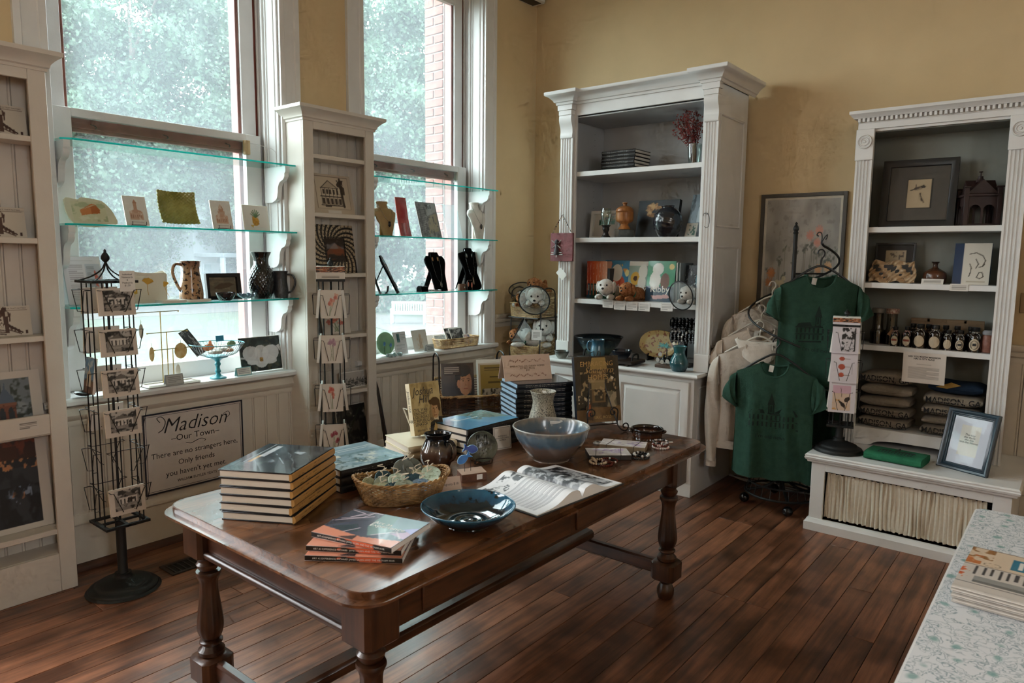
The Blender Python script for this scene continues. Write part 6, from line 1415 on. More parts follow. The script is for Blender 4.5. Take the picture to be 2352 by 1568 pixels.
def flowers(seed, c1, c2, n=4, bg='d6d0c8'):
    p = Pic(44, 50, bg, seed); q = random.Random(seed)
    for k in range(n):
        x, y = q.uniform(.25, .75), q.uniform(.4, .8); p.line([(x, y), (q.uniform(.4, .6), .1)], .012, '7d8a6c', .8)
        for j in range(6): a = q.uniform(0, 6.3); p.ell(x+.06*math.cos(a), y+.06*math.sin(a), .07, .05, c1 if j % 2 else c2, .75, a)
    return p
panel('flower_card', 'print of red poppies on the shelf behind the second postcard rack', 'print', (.12, -2.33, 1.116), R90, .22, .155, .003, .25, flowers(5, 'b35a4c', 'd08a78', 7), PAPERW)
p = Pic(64, 30, 'b9b6b2', 3); p.noise('3d3f3c', 22, .5, .08, .9, (0, 0, 1, .45)).noise('d6d4d2', 6, .6, .1, .7, (0, .4, 1, 1)); [p.line([(x/20, .2), (x/20+.01, .45+.2*((x*7) % 5)/5)], .01, '3d3f3c') for x in range(20)]
panel('photo_print', 'wide grey photograph of a grass field in the middle cabinet', 'print', (.135, -2.20, .741), R90, .24, .112, .003, .18, p, PAPERW, inset=.006)
p = Pic(50, 60, '1a1b1c', 5); p.noise('4d4a44', 6, .5, .12, .8).noise('a9a49a', 7, .64, .06, .8).line([(.2, .1), (.8, .9)], .03, '2a3027')
panel('photo_print', 'dark photograph of leaves at the bottom of the middle cabinet', 'print', (.13, -2.215, .336), R90, .25, .285, .004, .15, p, PAPERW, inset=.004)
# ================================================================ revolving card racks
BLK2 = mat('black_cast_iron', '0b0c0d', .6, var=.2, scale=40, bump=.1, bscale=150)
def spinner(label, loc, rz, zt, zb, half, rows, pw, ph, base_r, finial=.15, feet=True, legs=True):
    o = thing('card_rack', label, 'card rack', loc, rz)
    MB().lathe(curve2([(0, 0), (base_r, 0), (base_r, .012), (base_r*.96, .022), (base_r*.82, .03), (base_r*.74, .042), (base_r*.45, .056), (base_r*.26, .066), (base_r*.24, .085)], 3)+[(0, .085)], 40).build('base', BLK2, o)
    MB().lathe([(.024, .06), (.026, .085), (.022, .095), (.022, zb), (0, zb)], 20).build('pole', BLK2, o)
    for z, nm in ((zb, 'bottom_grid'), (zt, 'top_frame')):
        m_ = MB().mold([(-half, -half), (-half, half), (half, half), (half, -half)], [(0, z-.006), (.018, z-.006), (.018, z+.006), (0, z+.006)], closed=True); m_.build(nm, BLK2, o)
        for k in (0, 1): MB().box(-half, -.007, z-.005, half, .007, z+.005, M=RZ(k*PI/2)).build(nm+'_bar', BLK2, o)
    MB().tube([(0, 0, zb), (0, 0, zt)], .006, 8).build('axle', BLK2, o)
    for f in range(4):
        for x in (-half*.55, half*.55): MB().tube([(x, -half+.012, zb), (x, -half+.012, zt)], .0032, 5, M=RZ(f*PI/2)).build('upright', BLK2, o)
        for z in rows:
            w2 = pw/2
            m_ = MB()
            m_.tube([(-half*.55, -half+.010, z), (half*.55, -half+.010, z)], .002, 4, M=RZ(f*PI/2))
            pk = obj('pocket', m_.mesh('pocket'), BLACKM, o)
            for s in (-1, 1):
                obj('pocket_wire', MB().tube([(s*half*.55, -half+.010, z), (s*(w2+.004), -half+.006, z), (s*(w2+.004), -half-.022, z), (s*(w2-.006), -half-.024, z), (s*w2*.38, -half-.020, z-ph*.78), (s*w2*.30, -half+.006, z-ph*.80)], .0019, 4, M=RZ(f*PI/2)).mesh('pocket_wire'), BLACKM, pk)
    if finial:
        MB().lathe(curve2([(0, zt+finial*.52), (.008, zt+finial*.54), (.006, zt+finial*.58), (.016, zt+finial*.66), (.018, zt+finial*.76), (.010, zt+finial*.86), (.005, zt+finial*.90), (.006, zt+finial*.94), (0, zt+finial)], 3), 16).build('finial', BLK2, o)
        if legs:
            for k in range(4):
                a = k*PI/2+PI/4; q = half*1.25
                MB().tube(smooth([(q*math.cos(a), q*math.sin(a), zt+.003), (q*.55*math.cos(a), q*.55*math.sin(a), zt+finial*.14), (q*.18*math.cos(a), q*.18*math.sin(a), zt+finial*.34), (.004*math.cos(a), .004*math.sin(a), zt+finial*.55)], 4), .0035, 6).build('crown_scroll', BLK2, o)
    return o
def rack_pos(loc, rz, half, face, z, dx=0):
    M = TR(*loc) @ RZ(rz) @ RZ(face*PI/2); v = M @ Vector((dx, -half-.008, z)); return tuple(v), rz+face*PI/2
def bw_house(seed):
    p = Pic(48, 34, 'd3c9be', seed); p.rect(.13, .16, .89, .93, '8f8a84').rect(.13, .7, .89, .93, 'b9b4ae').noise('2a2725', 6, .5, .1, .9, (.13, .5, .89, .93)).noise('1d1b1a', 8, .5, .1, .9, (.13, .16, .89, .36)).rect(.26, .40, .78, .66, 'cfcac4').poly([(.24, .64), (.5, .84), (.8, .64)], '6c6762')
    for k in range(5): p.rect(.29+k*.1, .42, .33+k*.1, .60, '3a3735')
    return p.rect(.13, .30, .89, .36, 'a8a39d', .7).noise('191817', 9, .58, .07, .9, (.13, .3, .89, .93)).rows(.25, .05, .8, .1, 1, '6b635c', .5)
BWP = [bw_house(k) for k in (2, 5, 8, 11, 14, 17)]
A0, AR = (.40, -3.845, 0), R90
rows1 = [1.462, 1.274, 1.086, .898, .710, .522]
spinner('tall black revolving postcard rack with a finial in front of the left window', A0, AR, 1.50, .345, .10, rows1, .15, .125, .155)
NM = ['top', 'second', 'third', 'fourth', None, 'bottom']
for k, z in enumerate(rows1):
    if NM[k] is None: continue
    lc, rz = rack_pos(A0, AR, .10, 0, z-.115)
    o, FM = panel('postcard_stack', 'black and white house postcards in the %s front pocket of the tall rack' % NM[k], 'postcards', lc, rz, .158, .125, .013, .12, BWP[k], CARD, group='house postcards in the tall rack')
for k in (0, 1, 2, 3):
    lc, rz = rack_pos(A0, AR, .10, 2, rows1[k]-.115)
    panel('postcard_stack', 'blank-backed postcards seen from behind in the %s rear pocket of the tall rack' % NM[k], 'postcards', lc, rz, .158, .125, .010, .12, None, CARD, group='rear pocket postcards')
p = Pic(34, 50, '5b8ab8', 4); p.noise('b9cbd8', 5, .52, .12, .8).rect(.0, .0, 1, .35, '6d5240').noise('3d3026', 8, .5, .1, .8, (0, 0, 1, .4)).rect(.3, .2, .75, .5, 'c9c2b2').poly([(.25, .5), (.52, .68), (.8, .5)], 'b3ab9c').rect(.48, .6, .56, .8, 'c0b8a8')
lc, rz = rack_pos(A0, AR, .10, 3, rows1[2]-.10)
panel('postcard_stack', 'blue-sky courthouse postcards in the side pocket of the tall rack', 'postcards', lc, rz, .105, .165, .012, .12, p, CARD)
o, FM = panel('rack_sign', 'small notecards and postcards price sign on top of the tall rack', 'sign', (.515, -3.80, 1.455), R90, .068, .095, .001, .02, None, PAPERW)
text('Individual\nNotecards\n&\nPostcards\n$1.50', .0115, INK, o, FM @ TR(0, .075, 0), line=1.1)
# second rack before the middle cabinet
B0, BRZ = (.46, -2.63, 0), math.radians(53)
rows2 = [1.40, 1.135, .845, .60, .355]
spinner('black revolving notecard rack standing before the middle cabinet', B0, BRZ, 1.485, .16, .082, rows2, .105, .15, .15, finial=.135, legs=False)
cols = [('c0695a', 'd6a08c', 'red tulip'), ('a07890', 'c4a8b8', 'mauve peony'), ('b84f42', 'd0806c', 'red poppy'), ('8a3040', 'b86a78', 'dark rose'), ('b0808a', 'cfa8b0', 'pink blossom')]
for k, z in enumerate(rows2):
    for f, lb in ((0, 'front'), (1, 'right side'), (3, 'left side')):
        lc, rz = rack_pos(B0, BRZ, .082, f, z-.135)
        pf = flowers(k*3+f+2, cols[k][0], cols[k][1], 3)
        panel('notecard_stack', '%s notecards in the %s pocket of the middle revolving rack' % (cols[k][2], lb), 'cards', lc, rz, .118, .165, .016 if f else .008, .10, pf, PAPERW, group='floral notecards in the middle rack')
p = Pic(60, 24, '2b1d14', 5); p.noise('b5663a', 10, .5, .08, .9).noise('d9b08c', 14, .6, .06, .8)
o = thing('rack_box', 'little price box with an orange floral band on top of the middle rack', 'sign', (.46, -2.63, 1.492), BRZ)
MB().box(-.082, -.06, 0, .082, .06, .075, .001).build('box', PAPERW, o); pic(p, .164, .034, o, TR(0, -.0605, .040) @ UP, name='floral_band'); pic(Pic(30, 14, 'd6d0c8', 2).rows(.2, .15, .8, .6, 2, '5a544e', .6), .16, .036, o, TR(0, -.0605, .002) @ UP, name='price_strip')
# ================================================================ wall sign
SG = mat('sign_board', 'cbc2ba', .6, var=.02); NAVYL = mat('navy_line', '20222e', .5)
o = thing('wall_sign', 'framed Madison Our Town quotation sign on the wainscot under the left window', 'sign', (.036, -3.272, .305), R90)
MB().box(-.2925, 0, 0, .2925, .014, .455, .002).build('board', SG, o)
for d, w_ in ((.0, .009), (.016, .0018)):
    MB().mold([(-.2925+d, d), (-.2925+d, .455-d), (.2925-d, .455-d), (.2925-d, d)], [(0, 0), (0, .0015), (w_, .0015), (w_, 0)], closed=True).build('border_line', NAVYL, o, UP)
FM = TR(0, -.0006, 0) @ UP
text('Madison', .118, INK, o, FM @ TR(.0, .335, 0), shear=.35, bold=-.006, sx=.95); text('–Our Town–', .05, INK, o, FM @ TR(0, .282, 0), sx=1.05)
text('There are no strangers here,', .0435, INK, o, FM @ TR(0, .200, 0)); text('Only friends', .0435, INK, o, FM @ TR(0, .143, 0)); text("you haven't yet met.", .0435, INK, o, FM @ TR(0, .086, 0)); text('WILLIAM BUTLER YEATS', .0215, INK, o, FM @ TR(0, .045, 0), bold=.006)
MB().tube(smooth([(-.06, .262, 0), (-.03, .252, 0), (0, .262, 0), (.03, .268, 0), (.055, .258, 0), (.05, .25, 0)], 5), .0018, 4).build('flourish', INK, o, FM); MB().tube(smooth([(-.2, .40, 0), (-.215, .425, 0), (-.19, .43, 0), (-.17, .40, 0), (-.185, .36, 0), (-.21, .345, 0)], 5), .0022, 4).build('flourish', INK, o, FM); MB().tube(smooth([(.17, .39, 0), (.2, .40, 0), (.21, .38, 0), (.19, .365, 0)], 5), .0018, 4).build('flourish', INK, o, FM)
# floor vent
o = thing('floor_vent', 'black cast floor register beside the tall postcard rack', 'vent', (.375, -3.49, .001), 0)
MB().mold([(-.075, -.14), (-.075, .14), (.075, .14), (.075, -.14)], [(0, 0), (0, .006), (.018, .006), (.02, 0)], closed=True).build('frame', mat('dark_bronze', '2a201a', .5), o); MB().box(-.056, -.121, .0, .056, .121, .001).build('duct', DARKGAP, o)
for k in range(9): MB().box(-.055, -.115+k*.028, .001, .055, -.108+k*.028, .005).build('louvre', MATS['dark_bronze'], o)
# ================================================================ wicker towers and plush
def tower(label, loc, rz, w_, d, levels, zt, m, braid, slope=True):
    o = thing('wicker_stand', label, 'basket stand', loc, rz)
    for s in (-1, 1):
        MB().tube([(s*(w_/2+.012), -d/2-.01, 0), (s*(w_/2+.012), -d/2*.7, zt*.95)]+[(s*(w_/2+.012), -d*.35+d*.35*(1-math.cos(a))*1.0, zt*.95+.05*math.sin(a)) for a in [PI*k/8 for k in range(1, 9)]]+[(s*(w_/2+.012), d/2+.01, 0)], .005, 6).build('side_frame', BLACKM, o)
    for k, z in enumerate(levels):
        MB().mold([(-w_/2-.01, -d/2-.006), (-w_/2-.01, d/2+.006), (w_/2+.01, d/2+.006), (w_/2+.01, -d/2-.006)], [(0, z-.006), (.006, z-.006), (.006, z), (0, z)], closed=True).build('shelf_ring', BLACKM, o)
        b = D.objects.new('basket', None); COL.objects.link(b); b.parent = o; b.location = (0, 0, z+.004)
        wicker(b, lambda t: (lambda e: (e[0], e[1]))(ellipse(w_/2, d/2, 9)(t)), (0, .11), 12, 30, .0034, m, .04, top=(lambda t: 1+.75*max(0, min(1, .5+math.sin(2*PI*t)*.9))) if slope else None, braid=braid)
    return o
tower('dark brown two-basket wicker stand behind the table', (.93, -1.93, 0), math.radians(57), .40, .25, (.40, .655, .13), 1.03, WICKD, WICKP)
p = Pic(60, 84, '3a2c24', 6); p.noise('4a3a30', 4, .5, .2, .7).poly([(.35, .0), (1, .0), (1, .3), (.75, .36), (.55, .3)], '15151a').ell(.72, .58, .20, .26, 'd0a284').ell(.64, .84, .26, .13, '17120f').ell(.50, .70, .08, .16, '17120f').ell(.52, .56, .05, .09, 'c4906f').ell(.86, .56, .07, .2, 'b98a6e', .6).line([(.60, .655), (.70, .665)], .007, '241913').line([(.78, .665), (.88, .655)], .007, '241913').ell(.655, .625, .025, .011, '2a1c18').ell(.825, .625, .025, .011, '2a1c18').line([(.745, .62), (.73, .53), (.77, .525)], .006, 'a87a5c').line([(.68, .455), (.80, .455)], .008, 'a0564a')
o, FM = panel('portrait_booklet', 'dark history booklet with a painted man on its cover in the dark wicker stand', 'book', (.955, -2.045, .672), math.radians(57), .21, .30, .008, .20, p, CARD, pm=PMG)
pp = Pic(60, 20, '3a2c24', 2); 
text('The Many\nFaces of Madison\nA Pictorial History\nof the Piedmont', .0135, INKW, o, FM @ TR(-.09, .27, 0), align='LEFT', line=.9) if False else pic(Pic(40, 22, '3a2c24', 2).rows(.05, .1, .9, .9, 4, 'e0d8cc', .75), .11, .06, o, RX(-.20) @ TR(-.035, -.0009, .225) @ UP, name='title_lines')
p = Pic(56, 72, 'd8d4c8', 7); p.rect(.06, .02, .94, .97, 'a8964e').rows(.2, .82, .8, .92, 2, '4a4020', .8).rows(.35, .66, .65, .74, 1, '4a4020', .8).rows(.3, .54, .7, .62, 1, '4a4020', .7).rect(.1, .06, .9, .44, 'b9b8b4').noise('2e2e2c', 10, .5, .08, .9, (.1, .06, .9, .44)).rect(.06, .02, .94, .05, 'a8964e')
for k in range(4):
    panel('yellow_booklet', ['front', 'second', 'third', 'rearmost'][k]+' of the white booklets with an olive title page in the dark wicker stand', 'book', (1.075-.012*k, -1.835+.008*k, .672+.006*k), math.radians(57), .21, .29, .006, .18, p if k == 0 else None, PAPERW, group='olive booklets')
FURW = mat('white_plush', 'd9d4ce', 1.0, var=.08, scale=60, bump=.8, bscale=160, spec=.1); FURB = mat('brown_curly_plush', '8a5636', 1.0, scale=50, col2='b27a52', bump=.9, bscale=120, spec=.1)
EYE = mat('black_plastic_eye', '08080a', .15); CONE = glassy('clear_cone', 'eef0f0', .08, haze=.12)
def fuzz(s, amp):
    q = random.Random(s); a, b, c = q.uniform(0, 6), q.uniform(0, 6), q.uniform(0, 6)
    return lambda t, p_: 1+amp*(math.sin(7*t+a)*math.sin(6*p_+b)+.6*math.sin(13*t+c)*math.cos(11*p_)+.4*math.sin(23*t)*math.sin(19*p_))
def plush(label, loc, rz, m, s, cone=False, curly=False, pitch=0.0, group='plush dogs'):
    o = thing('plush_dog', label, 'plush toy', loc, rz, group); am = .06 if curly else .025
    T_ = RX(pitch)
    MB().ball((0, .09*s, .05*s), (.055*s, .10*s, .05*s), 40, 26, fn=fuzz(1, am)).build('body', m, o)
    h = MB().ball((0, -.03*s, .085*s), (.055*s, .055*s, .052*s), 40, 28, fn=fuzz(2, am)).build('head', m, o, T_)
    MB().ball((0, -.078*s, .072*s), (.028*s, .022*s, .022*s), 24, 16, fn=fuzz(3, am*.5)).build('muzzle', m, h)
    MB().ball((0, -.099*s, .078*s), (.009*s, .006*s, .007*s), 10, 8).build('nose', EYE, h)
    for q in (-1, 1):
        MB().ball((q*.021*s, -.078*s, .099*s), .0065*s, 10, 8).build('eye', EYE, h)
        MB().ball((q*.052*s, -.02*s, .085*s), (.016*s, .024*s, .038*s), 24, 16, fn=fuzz(4, am)).build('ear', m, h)
        MB().ball((q*.04*s, -.05*s, .02*s), (.022*s, .055*s, .02*s), 24, 14, fn=fuzz(5, am*.7)).build('paw', m, o)
        MB().ball((q*.05*s, .16*s, .02*s), (.022*s, .045*s, .02*s), 20, 12, fn=fuzz(6, am*.7)).build('hind_paw', m, o)
    MB().ball((0, .19*s, .08*s), (.02*s, .022*s, .035*s), 20, 12, fn=fuzz(7, am)).build('tail', m, o)
    MB().tube([(.05*s*math.cos(a), .01*s+.012*s*math.sin(a), .055*s+.04*s*math.sin(a)) for a in [2*PI*k/24 for k in range(24)]], .005*s, 6, closed=True).build('collar', mat('green_collar', '2f6a4e', .6), o)
    if cone:
        C_ = T_ @ TR(0, -.03*s, .085*s) @ RX(PI/2)
        MB().grid(lambda u, v: ((.05+.05*v)*s*math.cos(2*PI*u), (.05+.05*v)*s*math.sin(2*PI*u), (-.03+.11*v)*s), 32, 3, .0012, closed_u=True).build('cone', CONE, o, C_)
        MB().tube([(.10*s*math.cos(2*PI*k/40), .10*s*math.sin(2*PI*k/40), .08*s) for k in range(40)], .0045*s, 6, closed=True).build('cone_rim', BLACKM, o, C_)
    return o
tower('pale willow two-basket stand of plush dogs in the room corner', (.315, -.455, 0), 0, .29, .27, (.78, 1.135, .40), 1.40, WICKP, WICKP)
zb = 1.245
plush('white plush dog in a cone leaning over the left of the upper willow basket', (.215, -.50, zb-.03), .5, FURW, 1.05, True, pitch=-1.0)
plush('brown curly plush dog on top of the heap in the upper willow basket', (.31, -.42, zb+.08), .2, FURB, 1.0, False, True)
plush('small brown curly plush face between the two coned dogs', (.30, -.575, zb-.02), .3, FURB, .85, False, True)
plush('white plush dog in a cone hanging over the front of the upper willow basket', (.40, -.53, zb-.01), .55, FURW, 1.25, True, pitch=.35)
zb = .885
plush('brown curly plush dog at the left of the lower willow basket', (.21, -.53, zb+.01), .1, FURB, 1.0, False, True)
plush('white plush dog in a cone lying across the lower willow basket', (.30, -.55, zb), -.9, FURW, 1.1, True, pitch=-.5)
plush('large white plush dog sitting up at the right of the lower willow basket', (.405, -.42, zb+.05), .55, FURW, 1.35, False)
p = Pic(24, 24, 'd6d0cc', 2); p.rows(.15, .2, .85, .8, 4, '6a6460', .6)
o, _ = panel('price_tag', 'white price tag hung on the willow basket stand', 'tag', (.452, -.585, .955), math.radians(25), .085, .085, .001, .0, p, PAPERW); MB().tube([(0, .0, .085), (-.005, .008, .10), (0, .014, .085)], .001, 4).build('tie', BLACKM, o)
# dark stick leaning by the cabinet
o = thing('walking_stick', 'dark flat wooden stick leaning against the wainscot by the middle cabinet', 'stick', (.25, -2.02, 0), 0)
MB().tube([(.02, .01, .003), (.0, -.015, .35), (-.05, -.045, .72), (-.06, -.05, .78)], [.016, .016, .010, .003], 6).build('shaft', wood('ebony_stick', '120d0a', '241a14', 'z', .4), o); MB().lathe([(.017, 0), (.018, .03), (.016, .032)], 10, TR(.02, .01, .001)).build('ferrule', BLACKM, o)
# ================================================================ contents of the hutch
S1, S2, S3, S4 = 2.2825, 1.7855, 1.3185, .8625
RUST = mat('black_cloth_cover', '191413', .45)
def mkrc(i, n, jx, jy, z):
    k = n-1-i
    return flat_book('hardcover_book', '%s of six dark cabin books on the top shelf of the hutch' % nth(k, n), (.985+jx, -.50+jy, S1+z), .0, .285, .24, .0255, RUST, RUST, 'THE  Southern RUSTIC CABIN', 'six cabin books', None, tsize=.0145)
stack(6, mkrc, .0258, .004, 12)
GV = glassy('vase_glass', 'eef4f2', .10)
o = thing('berry_vase', 'clear glass vase of dried red berry branches on the top hutch shelf', 'vase', (1.715, -.44, S1))
MB().grid(lambda u, v: ((.036+.012*v+.006*math.sin(v*3))*math.cos(2*PI*u), (.036+.012*v)*math.sin(2*PI*u), .003+.15*v), 28, 8, .003, closed_u=True).build('glass', GV, o, sharp=70); MB().lathe([(0, 0), (.037, 0), (.037, .006), (0, .006)], 24).build('glass_foot', GV, o)
TW = mat('red_brown_twig', '5a2a1e', .7); BER = mat('dried_red_berry', '7d241c', .45, var=.3, scale=50)
q = random.Random(9); tw = MB(); be = MB()
for k in range(26):
    a = q.uniform(0, 6.3); sp = q.uniform(.02, .13); x0, y0 = .015*math.cos(a), .015*math.sin(a); h_ = q.uniform(.24, .40)
    x1, y1 = sp*math.cos(a)-.045, sp*.7*math.sin(a); pts = smooth([(x0, y0, .02), (x1*.35, y1*.35, h_*.5), (x1*.8, y1*.8, h_*.8), (x1*1.15, y1*1.15, h_)], 3); tw.tube(pts, .0013, 4)
    for p_ in pts[4:]:
        for j in range(3):
            e = (p_[0]+q.uniform(-.02, .02), p_[1]+q.uniform(-.02, .02), p_[2]+q.uniform(-.012, .016)); be.ball(e, q.uniform(.004, .0065), 6, 5)
t_ = tw.build('twigs', TW, o); t_['kind'] = 'stuff'; b_ = be.build('berries', BER, o); b_['kind'] = 'stuff'
# second shelf
p = Pic(50, 42, 'cfcac6', 3); p.rect(.44, .08, .60, .88, '3f8f93').rect(.24, .52, .84, .70, '9db8b8').rect(.2, .5, .28, .74, '2e4a38').rect(.42, .78, .62, .84, '7d5f8c').noise('226a70', 10, .5, .1, .8, (.44, .08, .6, .5)).rect(.40, .06, .64, .10, '1c2b33').noise('6fb4b0', 12, .55, .08, .7, (.24, .5, .84, .9))
framed('white shadow box with a teal glass cross on the second hutch shelf', 'frame', (.975, -.43, S2), 0, .265, .215, .022, .03, .12, p, WHITE, name='shadow_box')
o = thing('candle_holder', 'dark candlestick with a clear hurricane glass on the second hutch shelf', 'candlestick', (1.085, -.575, S2))
MB().lathe(curve2([(0, 0), (.034, 0), (.036, .006), (.022, .022), (.018, .04), (.026, .062), (.024, .078), (.034, .088), (.034, .094), (0, .094)], 3), 24).build('stem', mat('dark_pewter', '2e2b29', .35, metal=.4), o)
MB().grid(lambda u, v: ((.024+.018*math.sin(v*2.6))*math.cos(2*PI*u), (.024+.018*math.sin(v*2.6))*math.sin(2*PI*u), .094+.125*v), 24, 12, .0015, closed_u=True).build('hurricane_glass', GV, o, sharp=70)
JW = wood('turned_cherry', '9a5a2c', 'c98a50', 'z', .35, 6); 
o = thing('wooden_jar', 'turned orange-brown lidded wooden jar raised on the second hutch shelf', 'jar', (1.20, -.50, S2+.0625))
MB().lathe(curve2([(0, 0), (.044, 0), (.046, .006), (.030, .03), (.034, .045), (.062, .062), (.066, .09), (.066, .125), (.063, .13), (0, .13)], 3), 32).build('bowl', JW, o); MB().lathe(curve2([(.065, .131), (.067, .137), (.055, .158), (.03, .172), (.014, .176), (.014, .188), (.020, .194), (.016, .200), (0, .201)], 3)+[], 32).build('lid', JW, o)
o = thing('acrylic_riser', 'clear acrylic block under the wooden jar', 'stand', (1.20, -.50, S2)); MB().box(-.055, -.05, 0, .055, .05, .06, .002).build('block', glassy('acrylic_block', 'd6dad8', .10, haze=.10), o); MB().box(-.056, -.051, .060, .056, .051, .062).build('cap', CLEAR, o)
p = Pic(72, 62, '10151a', 9); p.noise('27404e', 4, .52, .2, .7, (0, 0, .5, .7)).noise('0a0c0e', 5, .5, .2, .7)
q = random.Random(2)
for k in range(26):
    a = .55+k/26*2.9; x, y = .56-.30*math.cos(a-1.2)*.9, .55+.30*math.sin(a-.4); rr = q.uniform(0, 3.1)
    p.ell(x, y, .10, .036, q.choice(['b98a4c', 'd0a76a', '9a6a34', 'c2955a']), .85, rr)
o, _ = panel('canvas_painting', 'dark canvas painting of a golden magnolia wreath in the hutch', 'painting', (1.405, -.40, S2), -.05, .345, .285, .035, .17, p, BLACKM)
def swirl(t, r, z): return 1+.012*math.sin(30*z*6.0+3*t)+.010*math.sin(t*9+z*120)
pot('round_vase', 'glossy black swirled round vase in front of the magnolia painting', (1.595, -.575, S2), [(0, 0), (.055, 0), (.062, .006), (.09, .05), (.102, .105), (.09, .16), (.06, .195), (.045, .205), (.048, .218), (.044, .219), (.04, .205), (.08, .15), (.09, .1), (0, .02)], mat('navy_black_gloss', '12161f', .08, coat=.7, bump=.8, bscale=28), 'vase', 72, fn=swirl, sub=8)
p = Pic(44, 60, '6c7880', 6); p.rect(0, 0, 1, .3, '3d4448').noise('2a3034', 7, .5, .1, .8).rect(.4, .35, .95, .7, 'a9b4ba').poly([(.35, .7), (.7, .88), (1, .7)], '55626a')
o, _ = panel('leaning_photo', 'blue-grey house photograph leaning at the right end of the second hutch shelf', 'print', (1.725, -.40, S2), -.35, .20, .32, .004, .22, p, CARD)
p = Pic(30, 30, 'd2d2cc', 4); p.noise('4f7a72', 6, .52, .08, .9, (.12, .12, .88, .88))
panel('small_print', 'small white card with a green leaf sketch in front of the leaning photograph', 'print', (1.75, -.54, S2), -.3, .10, .10, .003, .25, p, PAPERW)
# third shelf: children's books and plush
for k in range(13):
    c = ['b8452c', 'b8452c', 'c24a2a', 'c4522c', 'cc5a2e', 'd0602f', 'd2673a', 'd47448', 'd57e55', 'd68660', 'd9906c', 'd99877', 'da9f80'][k]; c2 = ['1f4a66', '1f4a66', '1c4a50', '1c4a40', '1b4a3c', '1b4a3a', '1a4838', '1a4838', '1a4836', '1a4634', '1a4634', '184432', '184432'][k]
    o = thing('thin_book', '%s thin orange-and-green spined book from the left on the hutch shelf' % ['first', 'second', 'third', 'fourth', 'fifth', 'sixth', 'seventh', 'eighth', 'ninth', 'tenth', 'eleventh', 'twelfth', 'thirteenth'][k], 'book', (.875+k*.0143, -.50, S3), 0, 'row of thin orange-spined books')
    m1, m2 = mat('spine_'+c, c, .4), mat('spine_'+c2, c2, .4)
    MB().box(0, 0, .115, .0135, .20, .290, .0006).build('upper_cover', m1, o); MB().box(0, 0, 0, .0135, .20, .115, .0006).build('lower_cover', m2, o)
    pic(Pic(4, 60, c, k+1).noise('e6d8c8', 12, .56, .06, .7), .008, .25, o, TR(.00675, -.0004, .025) @ UP, name='spine_lettering') if k % 2 == 0 else MB().box(.004, -.0004, .06, .0095, 0, .105).build('spine_lettering', INKW, o)
o = thing('black_book', 'black book standing after the row of orange-spined books', 'book', (1.064, -.50, S3)); MB().box(0, 0, 0, .022, .2, .235, .001).build('cover', BLKC, o); MB().box(.003, .004, .2351, .019, .195, .236).build('pages', PAPER, o)
def kid(label, x, w_, bg, band, extras, title=True, seed=1, z=.30, y=-.47):
    p = Pic(52, 66, bg, seed); extras(p)
    o, FM = up_book('picture_book', label, (x, y, S3), 0, w_, z, .012, mat('cover_'+band, band, .35), p, .14, group="children's picture books")
    if title: text('Kibby', w_*.30, INKW, o, FM @ TR(0, z*.23, 0), name='cover_title', bold=.01)
    return o
def e1(p): p.noise('4a86a8', 3, .5, .2, .4).ell(.5, .40, .34, .26, 'b8492c').ell(.5, .68, .22, .22, 'd6cfc0').poly([(.12, .92), (.22, .74), (.3, .92)], 'b23a34').poly([(.72, .8), (.82, .66), (.9, .8)], 'c98a3c').ell(.9, .68, .08, .09, 'd9c88a').rect(0, 0, 1, .22, 'c2ae7c').noise('d9b060', 8, .6, .06, .8, (.6, .8, 1, 1))
def e2(p): p.rect(0, 0, 1, .34, '6b4c34').rect(0, .88, 1, 1, 'd3ccc0').ell(.32, .56, .22, .17, 'c99a3c').ell(.32, .56, .09, .07, '4a2f1a').ell(.64, .74, .20, .18, 'd9d4c8').ell(.62, .46, .18, .18, 'd9d4c8').rect(0, .34, .25, .42, 'c89a5c')
def e3(p): p.rect(0, 0, 1, .38, '35485a').noise('4e9a72', 5, .5, .2, .6, (0, .38, 1, 1)).ell(.38, .80, .20, .15, 'dcd8d0').ell(.30, .52, .20, .22, 'dcd8d0').ell(.66, .50, .16, .20, '6e4530').ell(.86, .86, .09, .07, 'd6c47c').poly([(.2, .14), (.78, .18), (.9, .10), (.3, .05)], 'd2a3a0')
def e4(p): p.noise('d9dde0', 22, .7, .04, .9).ell(.75, .62, .34, .34, '5b8a98').ell(.72, .55, .26, .28, 'd6d2ca').rect(0, 0, 1, .2, '1c2430')
kid('blue picture book with an orange ball on the cover in the hutch', 1.112, .225, '3f7fa2', '3f7fa2', e1, True, 3)
kid('tan picture book with a sunflower on the cover in the hutch', 1.315, .19, '8fa094', '8f7a5c', e2, True, 4, .295, -.475)
kid('green picture book with a pink banner on the cover in the hutch', 1.505, .225, '3c8a62', '2f3f4e', e3, True, 5, .30, -.50)
kid('navy starry picture book at the right end of the hutch shelf', 1.765, .20, '131b26', '131b26', e4, False, 6, .27, -.43)
for k in range(3):
    o = thing('thin_book', ['white', 'dark green', 'grey'][k]+' thin book standing behind the green picture book', 'book', (1.625+k*.011, -.47, S3)); m_ = mat('tb_%d' % k, ['c8c4bc', '1d3a30', '8d8f8e'][k], .45)
    MB().box(0, 0, 0, .009, .21, .285, .0005).build('cover', m_, o); MB().box(.001, .002, .2851, .008, .2, .2856).build('pages', PAPER, o)
plush('white plush dog lying on the picture-book shelf of the hutch', (1.125, -.60, S3), .25, FURW, 1.15)
plush('brown curly plush dog beside the white one on the hutch shelf', (1.315, -.60, S3), -.1, FURB, 1.0, False, True)
plush('white plush dog wearing a cone at the right of the hutch shelf', (1.80, -.575, S3), -.2, FURW, 1.0, True, pitch=.2)
